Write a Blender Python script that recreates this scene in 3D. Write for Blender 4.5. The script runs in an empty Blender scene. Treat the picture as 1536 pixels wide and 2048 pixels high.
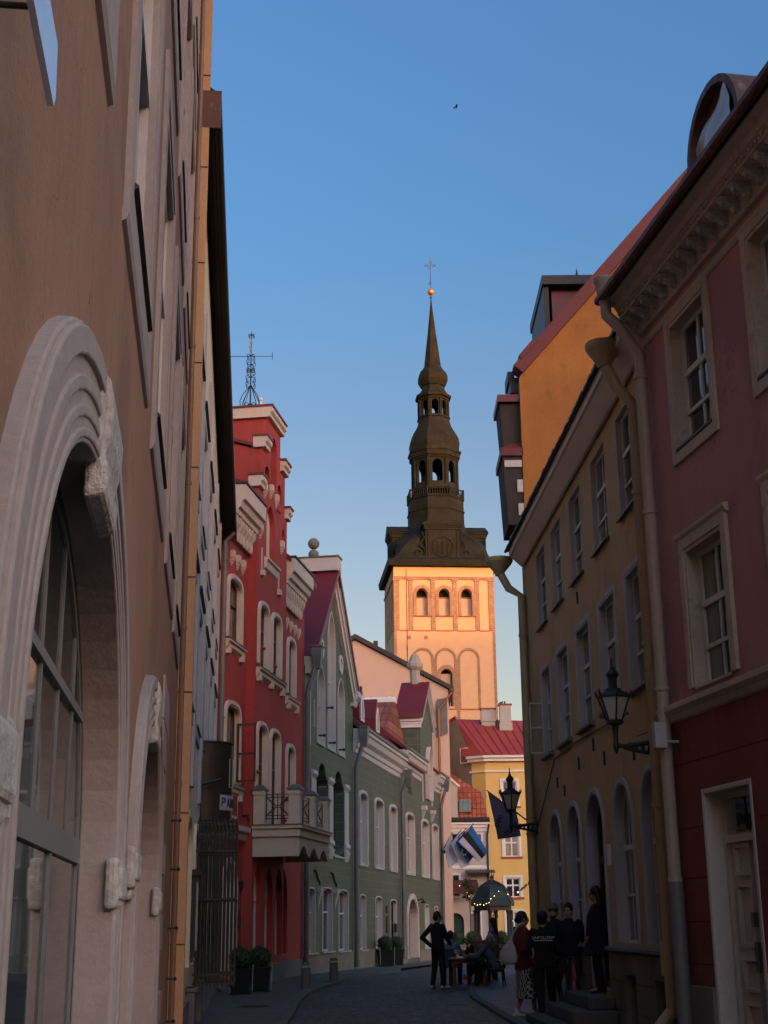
import bpy, bmesh, math, random
from mathutils import Vector, Matrix
from mathutils.geometry import tessellate_polygon
PI = math.pi; RAD = math.radians
sc = bpy.context.scene; COL = sc.collection
rnd = random.Random(11)

# ---------------------------------------------------------------- mesh helpers
class MB:
    """collects geometry; facade convention (u along the wall, o outwards, z up) when flip, else plain x,y,z"""
    def __init__(s, flip=True): s.v = []; s.f = []; s.flip = flip; s.t = []
    def add(s, vs, fs):
        k = len(s.v)
        for p in vs: s.v.append((p[0], -p[1] if s.flip else p[1], p[2]))
        for f in fs: s.f.append(tuple(i + k for i in f))
    def box(s, u0, u1, o0, o1, z0, z1):
        s.add([(u0,o0,z0),(u1,o0,z0),(u1,o1,z0),(u0,o1,z0),(u0,o0,z1),(u1,o0,z1),(u1,o1,z1),(u0,o1,z1)],
              [(0,1,2,3),(4,5,6,7),(0,1,5,4),(1,2,6,5),(2,3,7,6),(3,0,4,7)])
    def hexa(s, b, t):
        s.add(list(b) + list(t), [(0,1,2,3),(4,5,6,7),(0,1,5,4),(1,2,6,5),(2,3,7,6),(3,0,4,7)])
    def extr(s, poly, o0, o1):
        n = len(poly)
        tr = tessellate_polygon([[Vector((a, b, 0)) for a, b in poly]])
        vs = [(a, o0, b) for a, b in poly] + [(a, o1, b) for a, b in poly]
        fs = [tuple(t) for t in tr] + [tuple(i + n for i in t) for t in tr]
        fs += [(i, (i+1) % n, (i+1) % n + n, i + n) for i in range(n)]
        s.add(vs, fs)
    def extrz(s, poly, z0, z1):
        n = len(poly)
        tr = tessellate_polygon([[Vector((a, b, 0)) for a, b in poly]])
        s.add([(a, b, z0) for a, b in poly] + [(a, b, z1) for a, b in poly],
              [tuple(t) for t in tr] + [tuple(i + n for i in t) for t in tr] + [(i, (i+1) % n, (i+1) % n + n, i + n) for i in range(n)])
    def sweep(s, prof, u0, u1):
        """profile of (o,z) swept along u"""
        n = len(prof)
        s.add([(u0, a, b) for a, b in prof] + [(u1, a, b) for a, b in prof],
              [tuple(range(n)), tuple(range(n, 2*n))] + [(i, (i+1) % n, (i+1) % n + n, i + n) for i in range(n)])
    def ring(s, outer, inner, o0, o1):
        n = len(outer)
        vs = [(a,o0,b) for a,b in outer] + [(a,o0,b) for a,b in inner] + [(a,o1,b) for a,b in outer] + [(a,o1,b) for a,b in inner]
        fs = []
        for i in range(n):
            j = (i+1) % n
            if abs(outer[i][1]-inner[i][1]) < 1e-6 and abs(outer[j][1]-inner[j][1]) < 1e-6 and abs(outer[i][1]-outer[j][1]) < 1e-6: 
                continue
            fs += [(i,j,j+n,i+n), (i+2*n,j+2*n,j+3*n,i+3*n), (i,j,j+2*n,i+2*n), (i+n,j+n,j+3*n,i+3*n)]
        s.add(vs, fs)
    def wall(s, outline, holes, o, depth=.3):
        pts = [outline] + holes
        tr = tessellate_polygon([[Vector((a, b, 0)) for a, b in p] for p in pts])
        flat = [q for p in pts for q in p]
        s.add([(a, o, b) for a, b in flat], [tuple(t) for t in tr])
        for p in pts:
            n = len(p)
            s.add([(a,o,b) for a,b in p] + [(a,o-depth,b) for a,b in p], [(i,(i+1)%n,(i+1)%n+n,i+n) for i in range(n)])
    def tube(s, pts, r, n=8, close=True):
        pts = [Vector(p) for p in pts]; rs = r if isinstance(r, (list, tuple)) else [r]*len(pts)
        rings = []; up = None
        for i, p in enumerate(pts):
            d = (pts[min(i+1, len(pts)-1)] - pts[max(i-1, 0)])
            d = d.normalized() if d.length > 1e-9 else Vector((0,0,1))
            a = Vector((0,0,1)) if abs(d.z) < .9 else Vector((1,0,0))
            if up is not None and (up - d*up.dot(d)).length > .1: a = up
            x = (a - d*a.dot(d)).normalized(); y = d.cross(x); up = x
            rings.append([p + (x*math.cos(2*PI*k/n) + y*math.sin(2*PI*k/n))*rs[i] for k in range(n)])
        vs = [q for rg in rings for q in rg]; fs = []
        for i in range(len(pts)-1):
            for k in range(n):
                fs.append((i*n+k, i*n+(k+1)%n, (i+1)*n+(k+1)%n, (i+1)*n+k))
        if close: fs += [tuple(range(n)), tuple(range((len(pts)-1)*n, len(pts)*n))]
        s.add(vs, fs)
    def lathe(s, cx, cy, prof, n=16, a0=0, sq=None):
        vs = []; fs = []; m = len(prof)
        for r, z in prof:
            for k in range(n):
                a = a0 + 2*PI*k/n; vs.append((cx + r*math.cos(a), cy + r*math.sin(a), z))
        for i in range(m-1):
            for k in range(n): fs.append((i*n+k, i*n+(k+1)%n, (i+1)*n+(k+1)%n, (i+1)*n+k))
        fs += [tuple(range(n)), tuple(range((m-1)*n, m*n))]
        s.add(vs, fs)
    def ball(s, c, r, n=12, sz=1., sx=1., sy=1.):
        vs = []; fs = []; m = max(6, n//2+2)
        for i in range(m+1):
            t = PI*i/m
            for k in range(n):
                a = 2*PI*k/n
                vs.append((c[0]+sx*r*max(.02, math.sin(t))*math.cos(a), c[1]+sy*r*max(.02, math.sin(t))*math.sin(a), c[2]-sz*r*math.cos(t)))
        for i in range(m):
            for k in range(n): fs.append((i*n+k, i*n+(k+1)%n, (i+1)*n+(k+1)%n, (i+1)*n+k))
        fs += [tuple(range(n)), tuple(range(m*n, (m+1)*n))]
        s.add(vs, fs)
    def build(s, name, m, parent=None, smooth=False, bevel=0, label=None):
        me = bpy.data.meshes.new(name); me.from_pydata(s.v, [], s.f)
        bm = bmesh.new(); bm.from_mesh(me)
        bmesh.ops.recalc_face_normals(bm, faces=bm.faces); bm.to_mesh(me); bm.free()
        if smooth:
            for p in me.polygons: p.use_smooth = True
            try: me.set_sharp_from_angle(angle=RAD(40))
            except Exception: pass
        me.materials.append(m)
        ob = bpy.data.objects.new(name, me); COL.objects.link(ob)
        if parent: ob.parent = parent
        if bevel:
            b = ob.modifiers.new('bevel', 'BEVEL'); b.width = bevel; b.segments = 2; b.limit_method = 'ANGLE'
        if label: ob['label'] = label
        return ob
def FB(): return MB(False)
def tag(o, label, cat, group=None, kind=None):
    if label: o['label'] = label
    if cat: o['category'] = cat
    if group: o['group'] = group
    if kind: o['kind'] = kind
    return o
def thing(name, label, cat, loc=(0,0,0), rz=0, group=None):
    o = bpy.data.objects.new(name, None); COL.objects.link(o); o.empty_display_size = .3
    o.location = loc; o.rotation_euler = (0,0,rz); return tag(o, label, cat, group)
def house(name, label, a, b, cat='house'):
    """empty at the start of a facade line, local x along the wall"""
    return thing(name, label, cat, (a[0], a[1], 0), math.atan2(b[1]-a[1], b[0]-a[0]))
def copy_tree(o, parent=None):
    c = o.copy(); COL.objects.link(c); c.parent = parent
    for ch in list(o.children): copy_tree(ch, c)
    return c

def arch(u0, u1, z0, zs, zt, kind='round', n=12):
    if kind == 'rect' or zt - zs < 1e-6:
        return [(u0,z0),(u1,z0),(u1,zt),(u0,zt)]
    c = (u0+u1)/2; r = (u1-u0)/2; h = zt-zs; top = []
    if kind == 'round':
        for i in range(n+1):
            t = PI*i/n; top.append((c + r*math.cos(t), zs + h*math.sin(t)))
    elif kind == 'seg':   # flattened, rounded shoulders
        for i in range(n+1):
            t = PI*i/n; ct = math.cos(t); st = math.sin(t)
            top.append((c + r*math.copysign(abs(ct)**.62, ct), zs + h*st**.9))
    elif kind == 'pointed':
        m = n//2
        for i in range(m+1):
            a = RAD(60)*i/m; top.append((c - r + 2*r*math.cos(a), zs + h*math.sin(a)/math.sin(RAD(60))))
        for i in range(m-1, -1, -1):
            a = RAD(60)*i/m; top.append((c + r - 2*r*math.cos(a), zs + h*math.sin(a)/math.sin(RAD(60))))
    elif kind == 'ogee':  # low cusped arch with a rounded middle lobe
        for i in range(n+1):
            w = math.cos(PI*i/n); a = abs(w)
            top.append((c + r*w, zs + h*((.34 + .66*math.sqrt(1-(a/.62)**2)) if a < .62 else .34*math.sqrt(max(0, 1-((a-.62)/.38)**2)))))
    return [(u0,z0),(u1,z0)] + top

def window(root, u0, u1, z0, zs, zt, kind='rect', o=0, depth=.2, trim=0, proud=.03, trim_bottom=False, tm=None, fm=None, gm=None,
           nv=1, tr=(), fw=.06, bw=.035, sill=None, sm=None, head=None, name='window', n=12, fd=.07):
    """one window part (frame mesh) with pane, surround and sill as sub-parts. returns the hole for the wall"""
    inner = arch(u0, u1, z0, zs, zt, kind, n)
    f = MB(); fz = o - depth
    ins = arch(u0+fw, u1-fw, z0+fw, min(zs, zt-fw) if kind == 'rect' else zs, zt-fw, kind, n)
    f.ring(inner, ins, fz, fz+fd)
    def ztop(u):
        if kind == 'rect' or zt == zs: return zt
        c = (u0+u1)/2; r = (u1-u0)/2; w = min(1, abs(u-c)/r)
        if kind == 'pointed': return zs + (zt-zs)*max(0, 1-w**1.6)
        return zs + (zt-zs)*math.sqrt(max(0, 1-w*w))
    for k in range(1, nv+1):
        u = u0 + (u1-u0)*k/(nv+1); f.box(u-bw, u+bw, fz+.004, fz+fd-.006, z0+fw*.6, ztop(u)-fw*.5)
    for t in tr:
        thick = bw
        if isinstance(t, tuple): t, thick = t
        f.box(u0+fw*.5, u1-fw*.5, fz+.008, fz+fd+.008, z0+(zt-z0)*t-thick, z0+(zt-z0)*t+thick)
    w = f.build(name, fm, root)
    p = MB(); p.extr(arch(u0+fw*.4, u1-fw*.4, z0+fw*.4, zs, zt-fw*.4, kind, n), fz+.012, fz+.02)
    p.build('pane', gm, w)
    hole = inner
    if trim:
        outer = arch(u0-trim, u1+trim, z0-(trim if trim_bottom else 0), zs, zt+trim, kind, n)
        hole = arch(u0-trim*.5, u1+trim*.5, z0-(trim*.5 if trim_bottom else 0), zs, zt+trim*.5, kind, n)
        if not trim_bottom: inner = [(a, b) for a, b in inner]
        s = MB(); s.ring(outer, inner, fz-.02, o+proud)
        mid = arch(u0-trim*.3, u1+trim*.3, z0-(trim*.3 if trim_bottom else 0), zs, zt+trim*.3, kind, n)
        out2 = arch(u0-trim*1.06, u1+trim*1.06, z0-(trim*1.06 if trim_bottom else 0), zs, zt+trim*1.06, kind, n)
        s.ring(out2, mid, o-.02, o+proud*1.6)
        s.build('surround', tm, w)
    if sill:
        pr, th, ex = sill
        q = MB(); q.sweep([(o-depth, z0+.06), (o+pr, z0-.02), (o+pr, z0-.02-th), (o+pr*.7, z0-.03-th), (o-depth, z0-.04-th)], u0-ex, u1+ex)
        q.build('sill', sm or tm, w)
    return w, hole

# ---------------------------------------------------------------- materials
def nodes(m):
    m.use_nodes = True; nt = m.node_tree; return nt, nt.nodes, nt.links, nt.nodes['Principled BSDF']
def N(nt, t, **k):
    n = nt.nodes.new(t)
    for a, b in k.items(): setattr(n, a, b)
    return n
def mulcol(nt, ca, fac_sock, lo, hi):
    """multiplies colour socket ca by map(fac, lo..hi)"""
    mr = N(nt, 'ShaderNodeMapRange'); mr.inputs[1].default_value = .3; mr.inputs[2].default_value = .7
    mr.inputs[3].default_value = lo; mr.inputs[4].default_value = hi
    nt.links.new(fac_sock, mr.inputs[0])
    mx = N(nt, 'ShaderNodeVectorMath', operation='SCALE')
    nt.links.new(ca, mx.inputs[0]); nt.links.new(mr.outputs[0], mx.inputs['Scale']); return mx.outputs[0]
def noise(nt, vec, scale, detail=4, rough=.6):
    n = N(nt, 'ShaderNodeTexNoise'); n.inputs['Scale'].default_value = scale; n.inputs['Detail'].default_value = detail
    n.inputs['Roughness'].default_value = rough; nt.links.new(vec, n.inputs['Vector']); return n.outputs['Fac']
def mapping(nt, vec, sc3, rot=(0,0,0)):
    m = N(nt, 'ShaderNodeMapping'); m.inputs['Scale'].default_value = sc3; m.inputs['Rotation'].default_value = rot
    nt.links.new(vec, m.inputs['Vector']); return m.outputs[0]
def surf(name, col, rough=.85, var=.12, streak=.0, bump=.12, bscale=45, metal=0, spec=.3, stain=None, stain_amt=.5, stain_scale=.9, fine=.06, patch=0):
    m = bpy.data.materials.new(name); nt, ns, L, P = nodes(m)
    g = N(nt, 'ShaderNodeNewGeometry'); pos = g.outputs['Position']
    rgb = N(nt, 'ShaderNodeRGB'); rgb.outputs[0].default_value = (*col, 1); c = rgb.outputs[0]
    if stain:
        nz = noise(nt, pos, stain_scale, 7, .68)
        cr = N(nt, 'ShaderNodeMapRange'); cr.inputs[1].default_value = .56; cr.inputs[2].default_value = .72; cr.inputs[4].default_value = stain_amt
        L.new(nz, cr.inputs[0]); mx = N(nt, 'ShaderNodeMix', data_type='RGBA')
        L.new(cr.outputs[0], mx.inputs[0]); L.new(c, mx.inputs[6]); mx.inputs[7].default_value = (*stain, 1); c = mx.outputs[2]
    if var: c = mulcol(nt, c, noise(nt, pos, .8, 6), 1-var, 1+var)
    if streak: c = mulcol(nt, c, noise(nt, mapping(nt, pos, (5, 5, .18)), 1.6, 5), 1-streak, 1+streak*.6)
    if fine: c = mulcol(nt, c, noise(nt, pos, 22, 3), 1-fine, 1+fine)
    if patch:
        nz = noise(nt, pos, .55, 8, .62); mr = N(nt, 'ShaderNodeMapRange'); mr.inputs[1].default_value = .53; mr.inputs[2].default_value = .60; mr.inputs[3].default_value = 1; mr.inputs[4].default_value = 1-patch
        L.new(nz, mr.inputs[0]); mx = N(nt, 'ShaderNodeVectorMath', operation='SCALE'); L.new(c, mx.inputs[0]); L.new(mr.outputs[0], mx.inputs['Scale']); c = mx.outputs[0]
        # hairline cracks and chipped spots
        wv = N(nt, 'ShaderNodeTexVoronoi'); wv.feature = 'DISTANCE_TO_EDGE'; wv.inputs['Scale'].default_value = .9
        dn = N(nt, 'ShaderNodeTexNoise'); dn.inputs['Scale'].default_value = 2.5; dn.inputs['Detail'].default_value = 5; L.new(pos, dn.inputs['Vector'])
        ad = N(nt, 'ShaderNodeVectorMath', operation='ADD'); L.new(pos, ad.inputs[0]); L.new(dn.outputs['Color'], ad.inputs[1]); L.new(ad.outputs[0], wv.inputs['Vector'])
        m3 = N(nt, 'ShaderNodeMapRange'); m3.inputs[1].default_value = .002; m3.inputs[2].default_value = .008; m3.inputs[3].default_value = .62; m3.inputs[4].default_value = 1; L.new(wv.outputs['Distance'], m3.inputs[0])
        gate = N(nt, 'ShaderNodeMapRange'); gate.inputs[1].default_value = .52; gate.inputs[2].default_value = .58; L.new(noise(nt, pos, .4, 2), gate.inputs[0])
        mxx = N(nt, 'ShaderNodeMix'); L.new(gate.outputs[0], mxx.inputs[0]); mxx.inputs[2].default_value = 1; L.new(m3.outputs[0], mxx.inputs[3])
        my = N(nt, 'ShaderNodeVectorMath', operation='SCALE'); L.new(c, my.inputs[0]); L.new(mxx.outputs[0], my.inputs['Scale']); c = my.outputs[0]
    L.new(c, P.inputs['Base Color']); P.inputs['Roughness'].default_value = rough; P.inputs['Metallic'].default_value = metal
    P.inputs['Specular IOR Level'].default_value = spec
    if bump:
        b = N(nt, 'ShaderNodeBump'); b.inputs['Strength'].default_value = bump; b.inputs['Distance'].default_value = .02
        L.new(noise(nt, pos, bscale, 5, .65), b.inputs['Height']); L.new(b.outputs[0], P.inputs['Normal'])
    return m
def bricks(name, col, col2, mortar, bw, bh, msize=.012, off=.5, rough=.6, spec=.35, bump=.3, var=.12, axis='wall'):
    m = bpy.data.materials.new(name); nt, ns, L, P = nodes(m)
    tc = N(nt, 'ShaderNodeTexCoord'); sp = N(nt, 'ShaderNodeSeparateXYZ'); L.new(tc.outputs['Object'], sp.inputs[0])
    ad = N(nt, 'ShaderNodeMath', operation='ADD'); L.new(sp.outputs[0], ad.inputs[0]); L.new(sp.outputs[1], ad.inputs[1])
    cb = N(nt, 'ShaderNodeCombineXYZ')
    if axis == 'wall': L.new(ad.outputs[0], cb.inputs[0]); L.new(sp.outputs[2], cb.inputs[1])
    else: L.new(sp.outputs[0], cb.inputs[0]); L.new(sp.outputs[1], cb.inputs[1])
    br = N(nt, 'ShaderNodeTexBrick'); L.new(cb.outputs[0], br.inputs['Vector']); br.offset = off
    br.inputs['Color1'].default_value = (*col, 1); br.inputs['Color2'].default_value = (*col2, 1); br.inputs['Mortar'].default_value = (*mortar, 1)
    br.inputs['Scale'].default_value = 1; br.inputs['Mortar Size'].default_value = msize; br.inputs['Brick Width'].default_value = bw; br.inputs['Row Height'].default_value = bh
    br.inputs['Mortar Smooth'].default_value = .3
    c = mulcol(nt, br.outputs[0], noise(nt, tc.outputs['Object'], 1.1, 6), 1-var, 1+var)
    L.new(c, P.inputs['Base Color']); P.inputs['Roughness'].default_value = rough; P.inputs['Specular IOR Level'].default_value = spec
    b = N(nt, 'ShaderNodeBump'); b.inputs['Strength'].default_value = bump; b.inputs['Distance'].default_value = .02; b.invert = True
    ns2 = N(nt, 'ShaderNodeMath', operation='ADD'); mm = N(nt, 'ShaderNodeMath', operation='MULTIPLY'); mm.inputs[1].default_value = .5
    L.new(noise(nt, tc.outputs['Object'], 30, 4), mm.inputs[0]); L.new(br.outputs['Fac'], ns2.inputs[0]); L.new(mm.outputs[0], ns2.inputs[1])
    L.new(ns2.outputs[0], b.inputs['Height']); L.new(b.outputs[0], P.inputs['Normal'])
    return m
def glassy(name, col, rough=.04, wav=.05, spec=.6, curtain=False):
    m = bpy.data.materials.new(name); nt, ns, L, P = nodes(m)
    g = N(nt, 'ShaderNodeNewGeometry')
    rgb = N(nt, 'ShaderNodeRGB'); rgb.outputs[0].default_value = (*col, 1)
    c = mulcol(nt, rgb.outputs[0], noise(nt, mapping(nt, g.outputs['Position'], (3, 3, .5)), 1.5, 3), .6, 1.4)
    if curtain:
        tc = N(nt, 'ShaderNodeTexCoord'); sp = N(nt, 'ShaderNodeSeparateXYZ'); L.new(tc.outputs['Generated'], sp.inputs[0]); oi = N(nt, 'ShaderNodeObjectInfo')
        ab = N(nt, 'ShaderNodeMath', operation='SUBTRACT'); L.new(sp.outputs[0], ab.inputs[0]); ab.inputs[1].default_value = .5
        aa = N(nt, 'ShaderNodeMath', operation='ABSOLUTE'); L.new(ab.outputs[0], aa.inputs[0])
        wb = N(nt, 'ShaderNodeMath', operation='MULTIPLY_ADD'); L.new(noise(nt, mapping(nt, g.outputs['Position'], (1, 1, .6)), 3, 2), wb.inputs[0]); wb.inputs[1].default_value = .12; L.new(aa.outputs[0], wb.inputs[2])
        th = N(nt, 'ShaderNodeMath', operation='MULTIPLY_ADD'); L.new(oi.outputs['Random'], th.inputs[0]); th.inputs[1].default_value = .55; th.inputs[2].default_value = .12
        gt = N(nt, 'ShaderNodeMath', operation='GREATER_THAN'); L.new(wb.outputs[0], gt.inputs[0]); L.new(th.outputs[0], gt.inputs[1])
        cu = mulcol(nt, N(nt, 'ShaderNodeRGB').outputs[0], noise(nt, mapping(nt, g.outputs['Position'], (14, 14, .2)), 1.2, 2), .6, 1.3); nt.nodes[-1]
        for q in nt.nodes:
            if q.bl_idname == 'ShaderNodeRGB' and q != rgb: q.outputs[0].default_value = (.17, .155, .13, 1)
        mx = N(nt, 'ShaderNodeMix', data_type='RGBA'); L.new(gt.outputs[0], mx.inputs[0]); L.new(c, mx.inputs[6]); L.new(cu, mx.inputs[7]); c = mx.outputs[2]
    L.new(c, P.inputs['Base Color']); P.inputs['Roughness'].default_value = rough; P.inputs['Specular IOR Level'].default_value = spec
    b = N(nt, 'ShaderNodeBump'); b.inputs['Strength'].default_value = wav; b.inputs['Distance'].default_value = .05
    L.new(noise(nt, g.outputs['Position'], 2.2, 1), b.inputs['Height']); L.new(b.outputs[0], P.inputs['Normal'])
    return m
def plain(name, col, rough=.6, metal=0, spec=.4, var=.08): return surf(name, col, rough, var, 0, .05, 60, metal, spec, fine=.03)
def emit(name, col, st):
    m = bpy.data.materials.new(name); nt, ns, L, P = nodes(m)
    P.inputs['Emission Color'].default_value = (*col, 1); P.inputs['Emission Strength'].default_value = st; P.inputs['Base Color'].default_value = (*col, 1); return m

M = {}
M['ochre'] = surf('ochre_plaster', (.315,.175,.105), patch=.16, streak=.08, stain=(.19,.105,.07), stain_amt=.4, stain_scale=.55, var=.10, bump=.25)
M['ochre_fin'] = surf('orange_plaster', (.49,.29,.15), streak=.04, var=.05, bump=.1)
M['stucco'] = surf('pale_stucco', (.34,.285,.25), var=.12, bump=.28, bscale=28, streak=.05)
M['stone_rough'] = surf('rough_stone', (.42,.38,.33), var=.2, bump=1.0, bscale=16, fine=.2)
M['cream'] = surf('cream_plaster', (.64,.53,.38), var=.06)
M['greyplaster'] = surf('grey_plaster', (.36,.335,.33), var=.08)
M['darkwood'] = surf('soffit_boards', (.055,.043,.034), var=.2, bump=.2, streak=.0)
M['ochrepipe'] = surf('painted_brown_pipe', (.20,.115,.07), var=.15, rough=.5, bump=.04)
M['rust'] = surf('rusty_sheet', (.12,.055,.04), var=.25, stain=(.35,.26,.2), stain_amt=.6, stain_scale=5, rough=.6)
M['zinc'] = surf('zinc_pipe', (.125,.118,.116), var=.12, rough=.5, spec=.5, bump=.04)
M['zincpale'] = surf('pale_zinc', (.36,.34,.30), var=.12, rough=.45, spec=.5, bump=.04)
M['pipe_yel'] = surf('painted_yellow_pipe', (.37,.265,.15), var=.1, rough=.5, bump=.04, stain=(.2,.12,.06), stain_amt=.5, stain_scale=4)
M['pipe_beige'] = surf('painted_beige_pipe', (.36,.28,.23), var=.1, rough=.5, bump=.04)
M['bronze'] = surf('brushed_bronze', (.045,.032,.022), var=.45, streak=.3, rough=.45, metal=.35, bump=.1, bscale=30)
M['iron'] = surf('black_iron', (.018,.018,.019), var=.2, rough=.5, spec=.4, bump=.06)
M['irongrey'] = surf('worn_iron', (.05,.042,.034), var=.3, rough=.55, stain=(.12,.05,.02), stain_amt=.5, stain_scale=6)
M['red'] = surf('red_plaster', (.38,.056,.046), var=.07, streak=.10, patch=.10, bump=.15)
M['redtrim'] = surf('cream_moulding', (.60,.475,.385), var=.08, bump=.1)
M['roofred'] = surf('dark_red_sheet', (.135,.014,.018), var=.15, rough=.45, spec=.4, bump=.05)
M['roofred2'] = surf('brick_red_sheet', (.33,.045,.035), var=.15, rough=.5, spec=.4, bump=.05)
M['coping'] = surf('oxide_coping', (.15,.028,.026), var=.15, rough=.55)
M['roofblk'] = surf('black_sheet', (.035,.028,.028), var=.2, rough=.5)
M['green'] = bricks('green_glazed_blocks', (.084,.097,.062), (.073,.086,.054), (.155,.165,.118), .86, .31, .010, .5)
M['greytrim'] = surf('grey_white_moulding', (.50,.455,.42), var=.07, bump=.1)
M['jamb'] = surf('pale_jamb', (.52,.45,.41), var=.05, bump=.08)
M['plinth'] = surf('limestone_plinth', (.20,.165,.125), var=.2, bump=.4)
M['stepstone'] = surf('worn_step_stone', (.085,.076,.068), var=.25, bump=.4)
M['plinthgrey'] = surf('grey_plinth', (.15,.145,.135), var=.2, bump=.4)
M['salmon'] = surf('salmon_plaster', (.58,.40,.30), var=.04, bump=.1)
M['copperpipe'] = surf('copper_pipe', (.25,.10,.055), rough=.45, metal=.4, var=.15)
M['obelisk'] = surf('grey_stone', (.33,.28,.245), var=.15, bump=.4)
M['white'] = surf('white_paint', (.70,.67,.63), var=.05, rough=.55, bump=.04)
M['frame'] = surf('white_window_paint', (.55,.50,.44), var=.12, rough=.5, bump=.05)
M['framebrown'] = surf('brown_window_paint', (.09,.045,.03), var=.1, rough=.5)
M['framegrey'] = surf('grey_window_paint', (.17,.17,.16), var=.1, rough=.5)
M['glass'] = glassy('window_glass', (.022,.024,.026), curtain=True)
M['glasscurt'] = glassy('curtained_glass', (.13,.12,.105), .06, .03)
M['glasspale'] = glassy('pale_curtained_glass', (.30,.265,.20), .1, .03)
m_ = bpy.data.materials.new('clear_glass'); nt_, ns_, L_, P_ = nodes(m_); P_.inputs['Base Color'].default_value = (.25,.25,.25,1); P_.inputs['Roughness'].default_value = .05
tr_ = N(nt_, 'ShaderNodeBsdfTransparent'); mx_ = N(nt_, 'ShaderNodeMixShader'); mx_.inputs[0].default_value = .22; L_.new(tr_.outputs[0], mx_.inputs[1]); L_.new(P_.outputs[0], mx_.inputs[2]); L_.new(mx_.outputs[0], nt_.nodes['Material Output'].inputs[0])
M['clearglass'] = m_
M['shopglass'] = glassy('shop_glass', (.03,.032,.03), .03, .02)
M['yellow'] = surf('yellow_ochre_plaster', (.47,.305,.155), var=.08, streak=.07, patch=.16, bump=.2)
M['jambgrey'] = surf('grey_painted_jamb', (.40,.375,.385), var=.06, bump=.06)
M['soffit'] = surf('painted_soffit', (.72,.60,.52), var=.06, bump=.05)
M['pink'] = surf('pink_plaster', (.41,.195,.185), var=.07, streak=.06, patch=.14, bump=.2)
M['pinktrim'] = surf('beige_trim', (.45,.36,.29), var=.12, bump=.2, stain=(.2,.14,.1), stain_amt=.6, stain_scale=4)
M['rustic'] = surf('oxblood_plaster', (.195,.050,.043), var=.12, streak=.14, patch=.16, bump=.25)
M['orangegable'] = surf('orange_limewash', (.40,.150,.036), var=.14, streak=.05, bump=.25, stain=(.13,.07,.03), stain_amt=.75, stain_scale=.85)
M['doorpaint'] = surf('grey_beige_door_paint', (.50,.43,.38), var=.08, rough=.5)
M['wooddark'] = surf('dark_door_wood', (.05,.025,.018), var=.2, rough=.5)
M['rubble'] = bricks('rubble_stone', (.20,.165,.12), (.13,.11,.085), (.24,.21,.17), .5, .22, .03, .45, .9, .2, .8, .3)
M['rough_grey'] = surf('rough_grey_render', (.20,.175,.145), var=.2, bump=.6, bscale=14)
M['sunyellow'] = surf('warm_yellow_plaster', (.66,.45,.155), var=.05, bump=.1)
M['offwhite'] = surf('off_white_plaster', (.42,.385,.345), var=.07, bump=.1)
M['towercream'] = surf('tower_limewash', (.46,.335,.20), var=.05, streak=.02, bump=.08, bscale=6)
M['towerbrick'] = bricks('tower_brick', (.25,.165,.11), (.215,.142,.095), (.285,.20,.135), .55, .3, .05, .5, .9, .2, .3, .2)
M['copper'] = surf('weathered_copper', (.011,.0155,.0135), var=.35, streak=.45, rough=.75, spec=.12, stain=(.018,.033,.028), stain_amt=.8, stain_scale=.25, bump=.1, bscale=8)
M['gold'] = surf('gilded_ball', (.75,.30,.06), rough=.3, metal=.8, var=.1)
M['louvre'] = surf('grey_louvre', (.36,.30,.24), var=.08)
M['cobble'] = None
M['leaf'] = surf('dark_box_leaf', (.028,.048,.018), var=.4, rough=.6)
M['trunk'] = surf('bark', (.06,.045,.03), var=.2)
M['potblack'] = surf('black_planter', (.008,.008,.008), var=.2, rough=.6, spec=.25)
M['bollard'] = surf('granite_bollard', (.12,.115,.105), var=.2, bump=.5)
M['woodtable'] = surf('table_wood', (.14,.06,.025), var=.2, rough=.5)
M['woodchair'] = surf('dark_chair_wood', (.05,.03,.02), var=.2, rough=.5)
M['lampglass'] = surf('frosted_glass', (.42,.40,.36), var=.1, rough=.3, spec=.5)
M['bulb'] = emit('bulb_glow', (1,.62,.25), 1.8)
def tilewaves(name, col, sx, sz, bump=.7, ax=0):
    m = bpy.data.materials.new(name); nt, ns, L, P = nodes(m)
    tc = N(nt, 'ShaderNodeTexCoord'); o = tc.outputs['Object']
    br = N(nt, 'ShaderNodeTexBrick'); br.offset = 0
    sp = N(nt, 'ShaderNodeSeparateXYZ'); L.new(o, sp.inputs[0]); cb = N(nt, 'ShaderNodeCombineXYZ'); L.new(sp.outputs[ax], cb.inputs[0]); L.new(sp.outputs[2], cb.inputs[1])
    L.new(cb.outputs[0], br.inputs['Vector']); br.inputs['Scale'].default_value = 1; br.inputs['Brick Width'].default_value = sx; br.inputs['Row Height'].default_value = sz
    br.inputs['Mortar Size'].default_value = sx*.12; br.inputs['Mortar Smooth'].default_value = 1
    br.inputs['Color1'].default_value = (*col, 1); br.inputs['Color2'].default_value = (col[0]*.6, col[1]*.55, col[2]*.6, 1); br.inputs['Mortar'].default_value = (col[0]*.3, col[1]*.25, col[2]*.3, 1)
    c = mulcol(nt, br.outputs[0], noise(nt, o, 1.3, 5), .75, 1.25); L.new(c, P.inputs['Base Color']); P.inputs['Roughness'].default_value = .8
    b = N(nt, 'ShaderNodeBump'); b.invert = True; b.inputs['Strength'].default_value = bump; b.inputs['Distance'].default_value = .05; L.new(br.outputs['Fac'], b.inputs['Height']); L.new(b.outputs[0], P.inputs['Normal'])
    return m
M['tiles'] = tilewaves('orange_clay_tiles', (.42,.10,.04), .28, .36)
M['crosstiles'] = tilewaves('clay_pantiles', (.30,.085,.045), .30, .42, ax=1)
M['tiles2'] = tilewaves('weathered_clay_tiles', (.30,.085,.045), .30, .42)
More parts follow.
